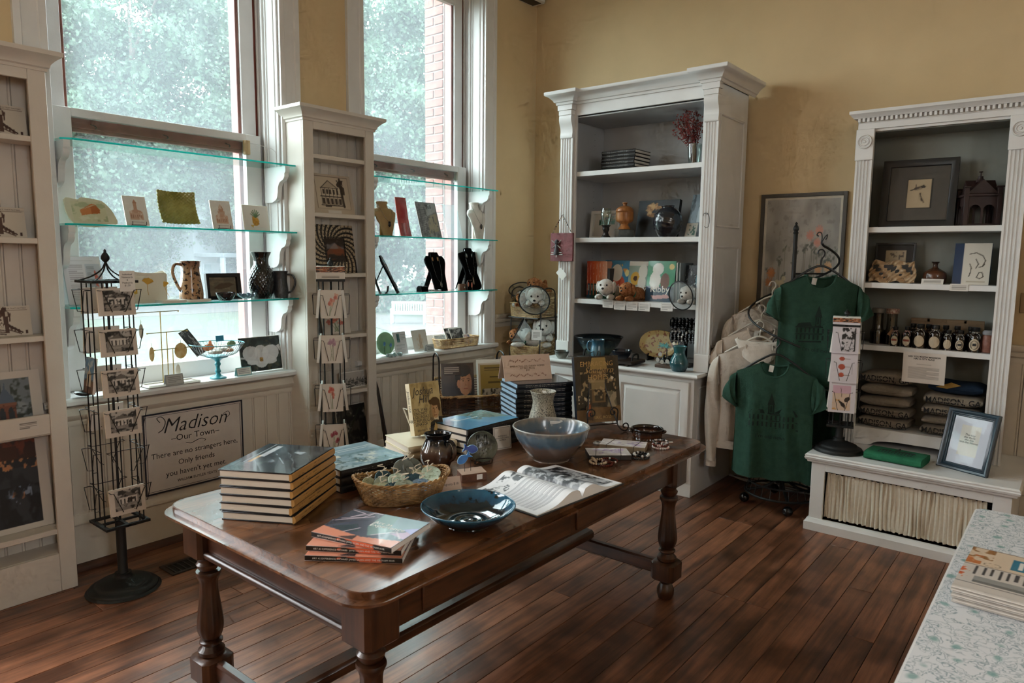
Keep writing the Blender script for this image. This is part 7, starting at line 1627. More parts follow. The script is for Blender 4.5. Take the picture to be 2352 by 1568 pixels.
for k, x in enumerate((1.158, 1.258, 1.362, 1.462, 1.641)):
    p = Pic(24, 15, 'd9d4d0', k+1); p.rows(.12, .15, .88, .85, 4, '6d6864', .6)
    panel('shelf_label', '%s white price label on the picture-book shelf edge from the left' % ['first', 'second', 'third', 'fourth', 'fifth'][k], 'label', (x, -.6362, S3-.066+(.01 if k in (0, 4) else 0)), 0, .093, .058, .001, 0, p, PAPERW, group='price labels on the hutch shelf')
# counter
GB1 = glaze('green_blue_bowl_glaze', [(0, '7d8a80'), (.4, '6f857e'), (.62, '31444c'), (1, '141d24')], .15, wob=.25, zs=(0, .16))
pot('mixing_bowl', 'wide green and black glazed bowl at the back of the hutch counter', (1.00, -.50, S4), [(0, 0), (.07, 0), (.075, .008), (.10, .03), (.15, .09), (.178, .140), (.192, .157), (.188, .16), (.165, .138), (.13, .08), (.06, .018), (0, .014)], GB1, 'bowl', 56)
GM = glaze('blue_mug_glaze', [(0, '4f6a74'), (.4, '5d8496'), (.75, '2f5f7a'), (1, '274a5c')], .15, wob=.4, zs=(0, .125))
tr = thing('wooden_tray', 'dark wooden tray with arched iron handles on the hutch counter', 'tray', (1.235, -.705, S4))
DW = wood('dark_tray_wood', '1d1511', '3a2a20', 'x', .5, 8)
MB().box(-.235, -.105, .012, .235, .105, .036, .004).build('board', DW, tr)
for s in (-1, 1): MB().box(s*.19-.012, -.10, 0, s*.19+.012, .10, .012, .002).build('foot', DW, tr); MB().tube(smooth([(s*.205, -.045, .036), (s*.207, -.042, .062), (s*.21, -.02, .078), (s*.21, .02, .078), (s*.207, .042, .062), (s*.205, .045, .036)], 4), .007, 8).build('handle', BLK2, tr)
mg = pot('mug', 'blue glazed mug standing on the dark wooden tray', (1.125, -.71, S4+.0365), [(0, 0), (.044, 0), (.052, .006), (.054, .04), (.048, .09), (.052, .122), (.050, .123), (.044, .09), (.048, .04), (.04, .01), (0, .009)], GM, 'mug', 36)
MB().tube(smooth([(-.048, 0, .105), (-.08, 0, .105), (-.094, 0, .07), (-.082, 0, .035), (-.05, 0, .03)], 5), .0065, 8).build('handle', GM, mg)
GBK = glaze('navy_bowl_glaze', [(0, '6b6d70'), (.3, '4a5058'), (.55, '1b2430'), (1, '10151c')], .12, wob=.3, zs=(0, .065))
pot('small_bowl', 'small navy rimmed bowl on the dark wooden tray', (1.335, -.715, S4+.0365), [(0, 0), (.036, 0), (.042, .006), (.064, .035), (.074, .062), (.071, .064), (.058, .035), (.03, .012), (0, .01)], GBK, 'bowl', 36)
GPL = glaze('speckled_platter', [(0, 'b59a64'), (1, 'c4aa74')], .3, speck=('8a4f34', 42, .56), zs=(-.2, .2), coat=.2)
o = thing('oval_platter', 'oval tan platter with rust speckles on a black stand in the hutch', 'platter', (1.46, -.40, S4), -.05)
E3 = ellipse(.165, .105, 2.2); PT = TR(0, .0, .022) @ RX(-.26) @ TR(0, 0, .108) @ UP
MB().grid(lambda u, v: (E3(u)[0]*(.02+.98*v), E3(u)[1]*(.02+.98*v), .018*max(0, v-.7)/.3), 56, 10, .006, closed_u=True).build('platter', GPL, o, PT, sharp=70)
for s in (-1, 1): MB().prism([(-.03, 0), (.07, 0), (.06, .02), (.02, .03), (-.012, .055), (-.03, .04), (-.02, .02)], 'x', s*.07-.005, s*.07+.005).build('stand_leg', BLK2, o)
# bracelet bar
BAR = thing('bracelet_bar', 'black T-bar bracelet stand at the right of the hutch counter', 'jewellery stand', (1.735, -.50, S4))
MB().box(-.06, -.06, 0, .06, .06, .02, .004).build('base', DW, BAR); MB().tube([(0, 0, .02), (0, 0, .33)], .012, 10).build('post', VEL, BAR)
for z, l_, a in ((.31, .115, .25), (.215, .115, .2)): MB().tube([(-l_*math.cos(a), -l_*math.sin(a), z), (l_*math.cos(a), l_*math.sin(a), z)], .03, 20).build('bar', VEL, BAR)
q = random.Random(6); k = 0
for z, cl, lbl in ((.31, [BB_, BG_, BB_], 'upper'), (.215, [BG_, BW_, mat('steel_bead', '7c8084', .2, metal=.5)], 'lower')):
    for j in range(8):
        s_ = -.10+j*.0265; a = .25 if z > .3 else .2
        b = thing('bead_bracelet', '%s dark bead bracelet from the left on the %s velvet bar in the hutch' % (['first', 'second', 'third', 'fourth', 'fifth', 'sixth', 'seventh', 'eighth'][j], lbl), 'bracelet', (1.735+s_*math.cos(a), -.50+s_*math.sin(a), S4+z-.006), a, 'bracelets on the velvet bars')
        m_ = [MB().ball((0, 0, 0), .0075, 8, 6).mesh('bead') for _ in cl]
        for i in range(17): t_ = 2*PI*i/17; n_ = q.randrange(3); obj('bead', m_[n_], cl[n_], b, TR(q.uniform(-.003, .003), .040*math.cos(t_), .040*math.sin(t_)))
# turquoise tassels and earrings
TQ = mat('turquoise_beads', '5fa6a4', .4, var=.2, scale=60)
o = thing('tassel_stand', 'turquoise and blush fringed necklace spray on a wooden base in the hutch', 'jewellery', (1.665, -.655, S4))
MB().box(-.075, -.035, 0, .075, .035, .022, .003).build('base', wood('brown_base', '3a2a22', '5a4436', 'x', .5, 8), o); MB().tube([(0, .0, .022), (0, 0, .15)], .004, 6).build('post', BLACKM, o)
q = random.Random(8)
for c, x0, n in ((TQ, -.02, 40), (mat('blush_beads', 'b99a90', .4), .05, 18)):
    m_ = MB()
    for j in range(n): a = q.uniform(0, 6.3); e = q.uniform(-.3, 1.2); l_ = q.uniform(.03, .055); m_.tube([(x0, 0, .155), (x0+l_*math.cos(a)*math.cos(e), l_*.6*math.sin(a)*math.cos(e), .155+l_*math.sin(e)*.8-.01)], .0022, 4)
    u_ = m_.build('bead_fringe', c, o); u_['kind'] = 'stuff'
for x, z in ((-.055, .055), (-.02, .042), (.02, .05), (-.035, .095)): d_ = MB().lathe([(0, 0), (.015, 0), (.015, .002), (0, .002)], 18, TR(x, -.03, z) @ UP).build('disc_earring', mat('pale_disc', 'b9b5ae', .3, metal=.3), o); MB().tube([(x, -.029, z+.014), (x, -.015, z+.05)], .0007, 4).build('ear_wire', SILV, d_)
pot('teal_vase', 'glossy teal round-bellied vase at the front corner of the hutch counter', (1.80, -.735, S4), [(0, 0), (.042, 0), (.048, .005), (.062, .035), (.064, .06), (.054, .09), (.040, .115), (.038, .14), (.046, .168), (.05, .172), (.046, .172), (.034, .14), (.036, .115), (.056, .06), (.04, .01), (0, .009)], glaze('teal_gloss', [(0, '1c3f48'), (.5, '255860'), (1, '2c6266')], .1, wob=.2, zs=(0, .17)), 'vase', 44)
o = pot('small_bowl', 'small grey glazed bowl with a spout at the left of the hutch counter', (.83, -.76, S4), [(0, 0), (.03, 0), (.036, .005), (.05, .03), (.058, .052), (.055, .054), (.046, .03), (.025, .01), (0, .009)], glaze('grey_drip', [(0, '8d9088'), (.6, '6b716c'), (1, '3d4340')], .2, zs=(0, .054)), 'bowl', 32)
o = thing('chain_heap', 'little heap of silver chains in front of the wooden tray', 'chain', (1.02, -.80, S4)); q = random.Random(5)
MB().tube(smooth([(q.uniform(-.04, .04), q.uniform(-.015, .015), .004+q.uniform(0, .01)) for _ in range(14)], 5), .0025, 5).build('chain', SILV, o); MB().ball((.045, 0, .006), .006, 8, 6).build('clasp', SILV, o)
# signs hung on the pilasters
o = thing('hanging_plaque', 'maroon wooden plaque with a wire angel hung on the left pilaster', 'plaque', (.775, -.705, 1.605), 0)
MB().box(-.105, -.008, 0, .105, .008, .215, .002).build('board', mat('maroon_wood', '7a3f42', .6, var=.15, scale=20, bump=.2), o)
BWR = MB().tube(smooth([(-.085, -.004, .212), (-.06, -.002, .27), (-.01, .004, .34), (.0, .008, .355), (.01, .004, .34), (.05, -.002, .28), (.09, -.004, .212)], 5), .0016, 5); BWR.build('hanging_wire', BLACKM, o)
for k in range(9):
    t_ = k/8; MB().ball((-.085+.08*t_, -.004, .215+.13*t_), .0045, 8, 6).build('wire_bead', [BB_, BC_, BR_][k % 3], o); MB().ball((.088-.08*t_, -.004, .215+.12*t_), .0045, 8, 6).build('wire_bead', [BW_, BB_, BC_][k % 3], o)
PWT = mat('old_silver', 'b0aaa4', .35, metal=.5)
MB().lathe(curve2([(0, .05), (.028, .05), (.02, .09), (.012, .125), (.018, .14), (.016, .158), (0, .168)], 3), 14, TR(-.04, -.018, 0) @ Matrix.Diagonal((1, .4, 1, 1))).build('figure', mat('dark_figure', '2b2226', .4, metal=.4), o)
for a, b, c, d in ((-.085, .16, -.05, .135), (-.08, .1, -.05, .12), (.005, .16, -.025, .135), (.0, .1, -.028, .12), (-.09, .05, .02, .05), (-.085, .065, .012, .065)): MB().tube([(a, -.018, b), (c, -.018, d)], .0035, 6).build('silver_rod', PWT, o)
MB().tube([(-.038, -.02, .03), (-.036, -.02, .07)], .003, 6).build('silver_rod', PWT, o)
o = thing('paper_tags', 'two small diamond paper tags hung below the maroon plaque', 'tag', (.775, -.702, 1.46), 0)
for k in (0, 1): MB().box(-.03, 0, -.03, .03, .0012, .03, M=TR(-.012+.02*k, -.002*k, .055-.015*k) @ RY(PI/4)).build('tag', PAPERW, o)
MB().tube([(0, 0, .1), (.0, .004, .13)], .001, 4).build('string', BLACKM, o)
for x, lb in ((1.94, 'right'),):
    o = thing('wire_hook', 'bent wire hook on the right pilaster of the hutch', 'hook', (x, -.685, 1.86), 0)
    MB().tube(smooth([(-.03, 0, .06), (-.02, -.01, .075), (.01, -.012, .07), (.02, -.012, .03), (.015, -.015, -.01), (.0, -.02, -.02), (-.01, -.02, -.01)], 5), .0018, 5).build('wire', BLACKM, o); MB().ball((.0, -.008, .072), .006, 8, 6).build('nail', SILV, o)
# ================================================================ contents of the right-hand bookcase
C1, C2, C3, C4 = 1.8405, 1.4985, 1.1085, .5855
p = Pic(70, 70, '4a4743', 3); p.noise('524e49', 6, .5, .2, .5).rect(.29, .22, .73, .78, '0c0b0c').rect(.315, .245, .705, .755, 'b3a184')
p.ell(.50, .60, .085, .035, '8f8068', .9, .3).ell(.57, .625, .04, .03, '2a2320').line([(.36, .565), (.47, .59)], .008, '2f2822').ell(.47, .605, .06, .018, '4c4236', .8, .3).line([(.455, .60), (.45, .66)], .008, '3a3029').line([(.52, .51), (.545, .44), (.60, .33)], .008, '3a2d24').ell(.53, .50, .02, .018, '5a4a3a').line([(.55, .40), (.565, .37)], .012, '3a2d24').rows(.4, .26, .62, .28, 1, '8a7c66', .5)
framed('black framed bird print with a grey mat on the top right bookcase shelf', 'picture', (3.098, -.285, C1), .03, .405, .415, .042, .022, .14, p, BLACKM, gl=True, name='framed_picture')
MAH = mat('dark_mahogany', '2a1614', .55, var=.2, scale=20)
o = thing('bell_tower_model', 'dark wooden bell tower model beside the bird print', 'model', (3.412, -.25, C1), math.radians(20))
MB().box(-.085, -.085, 0, .085, .085, .012, .002).build('floor', MAH, o); MB().box(-.095, -.095, .165, .095, .095, .180, .003).build('cornice', MAH, o)
for sx in (-1, 1):
    for sy in (-1, 1): MB().box(sx*.082-.012, sy*.082-.012, .0, sx*.082+.012, sy*.082+.012, .215, .002).build('corner_post', MAH, o); MB().box(sx*.082-.017, sy*.082-.017, .215, sx*.082+.017, sy*.082+.017, .222, .001).build('post_cap', MAH, o)
arch = [(-.07, .012), (-.07, .165), (.07, .165), (.07, .012), (.062, .012), (.062, .09)]+[(.034+.028*math.cos(PI*k/8), .09+.028*math.sin(PI*k/8)) for k in range(9)]+[(.006, .012), (-.006, .012)]+[(-.034+.028*math.cos(PI*k/8), .09+.028*math.sin(PI*k/8)) for k in range(9)]+[(-.062, .012)]
for f in range(4): MB().prism(arch, 'y', -.084, -.078, M=RZ(f*PI/2)).build('arched_wall', MAH, o)
for f in range(2): MB().prism([(-.08, .18), (.08, .18), (.0, .262)], 'y', -.075, .075, M=RZ(f*PI/2)).build('gable_roof', MAH, o)
MB().lathe([(.03, .25), (.014, .275), (.014, .285), (.004, .288), (.004, .305), (.010, .309), (.010, .313), (0, .315)], 12).build('finial', MAH, o)
p = Pic(50, 44, '0d0d0f', 2); p.rect(.24, .40, .80, .86, 'b0a186').noise('3a322a', 16, .56, .06, .8, (.3, .55, .75, .8))
framed('black framed handwritten quote behind the cellophane parcel', 'picture', (2.985, -.22, C2), .02, .225, .250, .012, .015, .12, p, BLACKM, name='framed_picture')
FOIL = mat('gold_cellophane', 'a58460', .12, scale=8, col2='d9c0a0', bump=.9, bscale=14, coat=.5)
o = thing('cellophane_parcel', 'crinkled gold cellophane parcel on the second bookcase shelf', 'parcel', (2.995, -.31, C2), .02)
MB().grid(lambda u, v: ((u-.5)*.25*(1+.06*math.sin(v*5)), .010*math.sin(u*17+v*9)+.006*math.sin(u*41-v*23)+.03*v, .004+v*.128+.008*math.sin(u*13)), 60, 30, .004).build('wrapping', FOIL, o, sharp=25); MB().box(-.11, .02, .0, .11, .035, .11, .002).build('framed_card', BLACKM, o)
pot('bottle_vase', 'squat brown stoneware bottle vase on the second bookcase shelf', (3.22, -.25, C2), [(0, 0), (.052, 0), (.060, .008), (.064, .045), (.056, .070), (.025, .090), (.014, .100), (.013, .118), (.022, .130), (.019, .131), (.010, .118), (.010, .10), (.05, .065), (.055, .02), (0, .01)], glaze('chestnut_glaze', [(0, '40251c'), (.5, '56331f'), (1, '2c1a15')], .25, zs=(0, .13)), 'vase', 40)
p = Pic(46, 62, 'cfcabf', 5); p.rect(0, 0, .26, 1, '1e3a5c'); [p.line(l_, .012, '3a3632') for l_ in ([(.42, .74), (.6, .77), (.78, .7), (.86, .58), (.8, .46)], [(.45, .5), (.5, .4), (.48, .28), (.45, .2)], [(.6, .62), (.68, .5), (.62, .4)], [(.7, .42), (.8, .45), (.85, .5)], [(.66, .18), (.72, .3), (.8, .3), (.84, .2), (.75, .15), (.66, .18)])]; p.rows(.4, .05, .9, .1, 1, '9a8f7c', .6)
o, FM = up_book('hardcover_book', 'white sketch-cover book with a blue spine on the bookcase shelf', (3.405, -.27, C2), -.03, .185, .245, .034, mat('blue_cloth', '1e3a5c', .5), p, .14)
p = Pic(34, 12, 'd8d3cc', 2); p.rows(.1, .15, .9, .85, 3, '6a6460', .6)
panel('shelf_label', 'white price card lying at the edge of the second bookcase shelf', 'label', (3.225, -.362, C2), 0, .115, .034, .001, .5, p, PAPERW); panel('shelf_label', 'white price card taped below the blue-spined book', 'label', (3.365, -.3722, C2-.036), 0, .092, .042, .001, 0, p, PAPERW)
# jars and bottles
SYR = mat('dark_syrup_glass', '120908', .08, coat=.6, var=.3); CAPB = mat('black_cap', '0c0c0c', .4); LBL = mat('cream_label', 'c4b59c', .7); TWN = mat('red_white_twine', 'b9a8a0', .8, scale=200, col2='8a3c34')
def bottle(label, x, y, r_, h, lab=0, front=True):
    o = thing('syrup_bottle', label, 'bottle', (x, y, C3), 0, 'dark syrup bottles on the third bookcase shelf')
    MB().lathe(curve2([(0, 0), (r_*.92, 0), (r_, .006), (r_, h*.58), (r_*.85, h*.70), (r_*.42, h*.78), (r_*.40, h*.86), (0, h*.86)], 3), 28).build('glass', SYR, o)
    MB().lathe([(r_*.52, h*.84), (r_*.55, h*.85), (r_*.55, h*.99), (r_*.5, h), (0, h)], 20).build('cap', CAPB, o)
    if front:
        lb = MB().grid(lambda u, v: (lambda a, b: (a, -math.sqrt(max(0, r_*r_-a*a))-.0016, b))(r_*.72*v*math.cos(2*PI*u), h*.30+h*.24*v*math.sin(2*PI*u)), 24, 6, closed_u=True).build('label', LBL, o)
        if lab == 1: MB().box(-r_*.55, -r_-.0022, h*.28, r_*.55, -r_-.0014, h*.38).build('label_band', mat('rust_band', '8a4430', .6), lb)
        if lab == 2:
            MB().tube([(r_*.5*math.cos(2*PI*k/20), -r_-.002, h*.30+h*.17*math.sin(2*PI*k/20)) for k in range(20)], .0012, 4, closed=True).build('label_ring', INK, lb); MB().box(-.008, -r_-.0024, h*.26, .010, -r_-.0016, h*.36).build('label_flag', INK, lb)
        MB().tube([(r_*.48*math.cos(2*PI*k/16), r_*.48*math.sin(2*PI*k/16), h*.79+.002*math.sin(k*2)) for k in range(16)], .0022, 5, closed=True).build('twine', TWN if lab == 1 else mat('black_white_twine', 'c9c4bc', .8, scale=260, col2='1c1a1a', lo=.49, hi=.51), o)
        MB().tube(smooth([(0, -r_*.5, h*.79), (-r_*.6, -r_*.9, h*.70), (-r_*.5, -r_*1.02, h*.6), (0, -r_*.55, h*.78), (r_*.6, -r_*.9, h*.70), (r_*.7, -r_*.95, h*.55)], 4), .0018, 4).build('twine_bow', MATS['red_white_twine'] if lab == 1 else MATS['black_white_twine'], o)
    return o
for k, (x, w_, h_, lb, nm) in enumerate(((3.042, .052, .12, 1, 'first small red-labelled'), (3.108, .056, .125, 1, 'second small red-labelled'), (3.178, .076, .145, 0, 'large cream-labelled'), (3.258, .078, .145, 0, 'second large cream-labelled'), (3.325, .056, .118, 0, 'small cream-labelled'), (3.388, .058, .122, 2, 'small flag-labelled'), (3.462, .074, .145, 2, 'large flag-labelled'))):
    bottle(nm+' syrup bottle in the front row on the bookcase', x, -.315, w_/2, h_, lb)
for k, x in enumerate((3.125, 3.21, 3.30, 3.36, 3.43)): bottle(['leftmost', 'second', 'middle', 'fourth', 'rightmost'][k]+' unlabelled dark bottle in the back row', x, -.235, .03, .14, 0, False)
JG = glassy('jar_glass', 'b9b0a6', .10)
for k, (x, c, nm) in enumerate(((2.925, '6b665c', 'tall syrup jar with a grey lid'), (3.005, '7a3f34', 'tall jar with a red checked lid'))):
    o = thing('tall_jar', nm+' at the left of the bottle shelf', 'jar', (x, -.24, C3)); 
    MB().lathe(curve2([(0, .002), (.040, .002), (.043, .008), (.043, .08), (.032, .10), (.030, .19), (.033, .20), (0, .2)], 3), 28).build('glass', JG, o); MB().lathe([(0, .005), (.040, .005), (.041, .075), (0, .075)], 24).build('syrup', SYR, o); MB().lathe([(.037, .195), (.039, .2), (.039, .222), (.036, .226), (0, .226)], 24).build('lid', mat('lid_'+c, c, .5, scale=120, col2='b0a090' if k else c), o)
o = thing('paper_tag', 'square kraft tag hung on the tall red-lidded jar', 'tag', (3.03, -.300, C3+.055), .1); MB().box(-.026, 0, -.026, .026, .001, .026, M=TR(0, 0, .02) @ RY(.6)).build('tag', mat('tan_tag', 'b98f6c', .7), o); MB().box(-.012, -.0006, .006, .012, 0, .03, M=RY(.3)).build('print', mat('rust_print', '8a4a30', .6), o)
KRF = mat('kraft_paper_bag', '6f5a42', .8, var=.08, scale=20, bump=.2)
for k, x in enumerate((3.15, 3.24, 3.345, 3.435)):
    o = thing('kraft_bag', ['first', 'second', 'third', 'fourth'][k]+' brown kraft bag from the left behind the bottles', 'bag', (x, -.165, C3), 0, 'kraft bags behind the bottles')
    MB().grid(lambda u, v: ((u-.5)*.105, -.022*math.sin(PI*u)*(1-v*.9)-.001, v*.17), 12, 8, .004).build('front', KRF, o); MB().box(-.052, 0, .0, .052, .003, .172, .001).build('back', KRF, o); MB().box(-.0525, -.006, .152, .0525, .004, .168, .001).build('folded_top', KRF, o)
o = thing('spice_jar', 'round-lidded jar of pink salt at the right end of the bottle shelf', 'jar', (3.525, -.30, C3)); MB().lathe([(0, .002), (.034, .002), (.037, .008), (.037, .085), (.028, .105), (0, .105)], 24).build('contents', mat('pink_salt', '8a5a4c', .5, var=.2, scale=80), o); MB().lathe([(.030, .103), (.033, .105), (.033, .122), (.026, .13), (0, .13)], 24).build('lid', mat('glass_lid', '8f8f93', .12, coat=.5), o)
# notice taped to the shelf edge
p = Pic(70, 58, 'd3cbc2', 4); p.rows(.14, .14, .86, .52, 11, '6d665f', .55, .5).rows(.32, .60, .68, .64, 1, '7d756d', .5)
o, FM = panel('paper_notice', 'white paper notice about the city flag taped to the bookcase shelf', 'sign', (3.225, -.4095, .905), 0, .225, .185, .001, -.03, p, PAPERW)
text('DID YOU KNOW MADISON\nHAS A CITY FLAG?', .0135, INK, o, FM @ TR(0, .155, .0002), bold=.03, line=.95)
# folded sweaters
SWT = mat('oatmeal_knit', '8f8578', .95, var=.08, scale=60, bump=.4, bscale=260, spec=.1); SWN = mat('navy_knit', '1e2a3a', .95, var=.1, scale=40, bump=.3, bscale=200, spec=.1); BLKP = mat('black_screenprint', '141418', .8)
def fold(label, x, y, z, w_, d, h, m, seed, txt=True, rz=0):
    o = thing('folded_sweater', label, 'sweater', (x, y, z), rz, 'folded sweaters in the bookcase'); q = random.Random(seed); a, b = q.uniform(0, 6), q.uniform(0, 6)
    def sec(u, v):
        t = 2*PI*u; X = (v-.5)*w_; e = (abs(v-.5)*2)**6
        yy = d/2*math.copysign(abs(math.cos(t))**.55, math.cos(t)); zz = h/2*math.copysign(abs(math.sin(t))**.7, math.sin(t))*(1-.55*e)
        return (X, -yy+.004*math.sin(X*30+a), h/2+zz+.004*math.sin(X*22+b)*(1 if zz > 0 else .3))
    MB().grid(sec, 40, 26, closed_u=True).build('folded_body', m, o, sharp=80)
    for e in (0, 1): MB().shape([(sec(i/40, e)[1], sec(i/40, e)[2]) for i in range(40)], M=TR(sec(0, e)[0], 0, 0) @ Matrix(((0, 0, 1, 0), (1, 0, 0, 0), (0, 1, 0, 0), (0, 0, 0, 1)))).build('side_fold', m, o)
    MB().tube([(-w_/2*.96, -d/2-.001, h*.46), (0, -d/2-.004, h*.44), (w_/2*.96, -d/2-.001, h*.46)], .003, 5).build('hem_fold', m, o)
    if txt: text('MADISON, GA', .050, BLKP, o, TR(0, -d/2-.0045, h*.24) @ UP, sx=.88, bold=.010, name='printed_lettering')
    return o
zz = C4
for k, (h_, tx) in enumerate(((.066, True), (.062, True), (.066, False), (.072, False), (.080, True))):
    fold(['bottom', 'second', 'middle', 'fourth', 'top'][k]+' oatmeal sweater of the left folded pile', 3.015+.006*(k % 2), -.25, zz, .285, .22, h_, SWT, k, tx, -.05 if k == 4 else .02*(k-2)); zz += h_+.003
zz = C4
for k, (h_, tx) in enumerate(((.062, True), (.05, False), (.068, True), (.066, True))):
    fold(['bottom', 'second', 'third', 'fourth'][k]+' oatmeal sweater of the right folded pile', 3.372+.004*(k % 2), -.25, zz, .30, .22, h_, SWT, k+9, tx, .02*(k-1)); zz += h_+.003
fold('navy sweater on top of the right folded pile', 3.385, -.24, zz, .28, .20, .075, SWN, 20, False); MB().prism([(-.10, .04), (-.02, .075), (.03, .06), (-.04, .035)], 'y', -.106, -.102).build('yellow_patch', mat('mustard_print', 'a3803c', .8), D.objects['folded_sweater.009'])
# ================================================================ on the bench
E0, ERZ = (2.84, -.66, .474), math.radians(14)
rows3 = [.735, .558, .378]
spinner('small black countertop notecard rack on the bench', E0, ERZ, .775, .165, .075, rows3, .10, .14, .135, finial=.095, legs=False)
p1 = Pic(44, 56, 'd2ccd2', 3); p1.rect(.38, .1, .92, .8, 'c9c4c8').noise('141414', 12, .48, .06, .95, (.36, .08, .82, .82)).rect(.82, .08, .88, .82, '161616')
p2 = Pic(44, 56, 'd2cbd0', 4); [p2.ell(.42, y, .10+.03*(k == 1), .07+.02*(k == 1), 'b0442c', .9).line([(.5, y), (.72, y)], .01, '7d6a5c') for k, y in enumerate((.78, .52, .26))]; p2.line([(.82, .3), (.82, .62)], .01, 'a59aa0')
p3 = Pic(44, 56, 'd2ccd0', 5); p3.rect(.16, .08, .82, .88, 'd3b9a2').rect(.16, .62, .82, .88, 'c9a3b0').noise('c9924e', 5, .5, .1, .9, (.16, .08, .7, .45)).poly([(.34, .42), (.62, .30), (.66, .12), (.5, .22)], '2a1c14').ell(.70, .44, .12, .07, '2a1c14', .9, .5).line([(.45, .8), (.5, .5)], .01, '5a5040')
for k, (z, pp, nm) in enumerate(zip(rows3, (p1, p2, p3), ('black tree silhouette', 'three red flowers', 'brown butterfly'))):
    lc, rz = rack_pos(E0, ERZ, .075, 0, z-.125); lc = (lc[0], lc[1], lc[2])
    panel('notecard_stack', nm+' notecards on the front of the small bench rack', 'cards', lc, rz, .145, .185, .02, .08, pp, PAPERW)
    for f, lb in ((1, 'right'), (3, 'left')):
        lc, rz = rack_pos(E0, ERZ, .075, f, z-.125)
        panel('notecard_stack', 'white notecards edge-on in the %s %s pocket of the small bench rack' % (['top', 'middle', 'bottom'][k], lb), 'cards', lc, rz, .12, .17, .022, .08, None, PAPERW, group='side notecards on the bench rack')
p = Pic(50, 16, '2b1d14', 5); p.noise('b5663a', 10, .5, .08, .9).noise('d9b08c', 14, .6, .06, .8)
o = thing('rack_box', 'flat box with an orange band on top of the small bench rack', 'box', (2.84, -.66, .474+.782), ERZ); MB().box(-.075, -.055, 0, .075, .055, .042, .001).build('box', PAPERW, o); pic(p, .148, .034, o, TR(0, -.0555, .003) @ UP, name='floral_band')
GRN = mat('green_cotton', '2f4a3e', .95, var=.1, scale=30, bump=.25, bscale=200, spec=.1); GRND = mat('black_building_print', '10221b', .9)
def building(parent, M, s, col=GRND):
    m_ = MB(); B_ = lambda x0, y0, x1, y1: m_.add([(x0*s, y0*s, 0), (x1*s, y0*s, 0), (x1*s, y1*s, 0), (x0*s, y1*s, 0)], [(0, 1, 2, 3)])
    for k in range(11): B_(-.5+k*.095, .0, -.465+k*.095, .11); B_(-.5+k*.095, .16, -.465+k*.095, .27)
    B_(-.55, -.06, .58, -.03); B_(-.52, .125, .56, .145); B_(-.52, .28, .56, .31)
    m_.add([(.56*s, .31*s, 0), (.48*s, .42*s, 0), (.2*s, .44*s, 0), (.05*s, .33*s, 0)], [(0, 1, 2, 3)]); m_.add([(-.5*s, .31*s, 0), (-.45*s, .38*s, 0), (-.2*s, .40*s, 0), (-.15*s, .31*s, 0)], [(0, 1, 2, 3)])
    B_(-.09, .3, .05, .33); B_(-.08, .33, -.055, .52); B_(.015, .33, .04, .52); B_(-.035, .36, -.005, .5); m_.add([(-.10*s, .52*s, 0), (.06*s, .52*s, 0), (-.02*s, .80*s, 0)], [(0, 1, 2)])
    o_ = m_.build('building_print', col, parent, M); return o_
GRNL = mat('lit_green_cotton', '2f6e50', .95, var=.1, scale=30, bump=.25, bscale=200, spec=.1)  # the green cotton again, with the light on it put into a brighter colour
o = thing('folded_tshirt', 'folded green tee with a building print lying on the bench', 'shirt', (3.16, -.66, .474), math.radians(-4))
MB().grid(lambda u, v: ((v-.5)*.30, -.105*math.copysign(abs(math.cos(2*PI*u))**.4, math.cos(2*PI*u)), .024+.024*math.copysign(abs(math.sin(2*PI*u))**.6, math.sin(2*PI*u))), 36, 12, closed_u=True).build('folded_body', GRNL, o, sharp=80)
for e in (-.15, .15): MB().prism([(-.105*math.copysign(abs(math.cos(2*PI*i/36))**.4, math.cos(2*PI*i/36)), .024+.024*math.copysign(abs(math.sin(2*PI*i/36))**.6, math.sin(2*PI*i/36))) for i in range(36)], 'x', e-.001, e+.001).build('side_fold', GRNL, o)
building(o, TR(0, -.05, .0490), .18); text('I\'m old news', .022, GRND, o, TR(0, -.088, .0489), name='printed_lettering')
BLF = mat('blue_grey_frame', '1f3340', .35, var=.1, scale=20, coat=.2)
p = Pic(50, 60, 'c2c6d2', 3); p.rect(.24, .20, .76, .84, 'cdc9be')
o, FM = framed('blue-grey framed handwritten card leaning on the bench', 'picture', (3.478, -.675, .4745), math.radians(-23), .275, .345, .040, .024, .26, p, BLF, gl=True, name='framed_picture', prof=[(0, 0), (0, .018), (.006, .024), (.014, .022), (.022, .014), (.028, .016), (.031, .010), (.036, .011), (.040, .004), (.040, 0)])
text('The boy\nthe mole\nthe fox\nand the Horse', .017, INK, o, FM @ TR(0, .205, .0003), shear=.2, line=.85); MB().box(-.03, 0, 0, .03, .003, .19, M=TR(0, .145, 0) @ RX(.3)).build('easel_back', KRD, o)
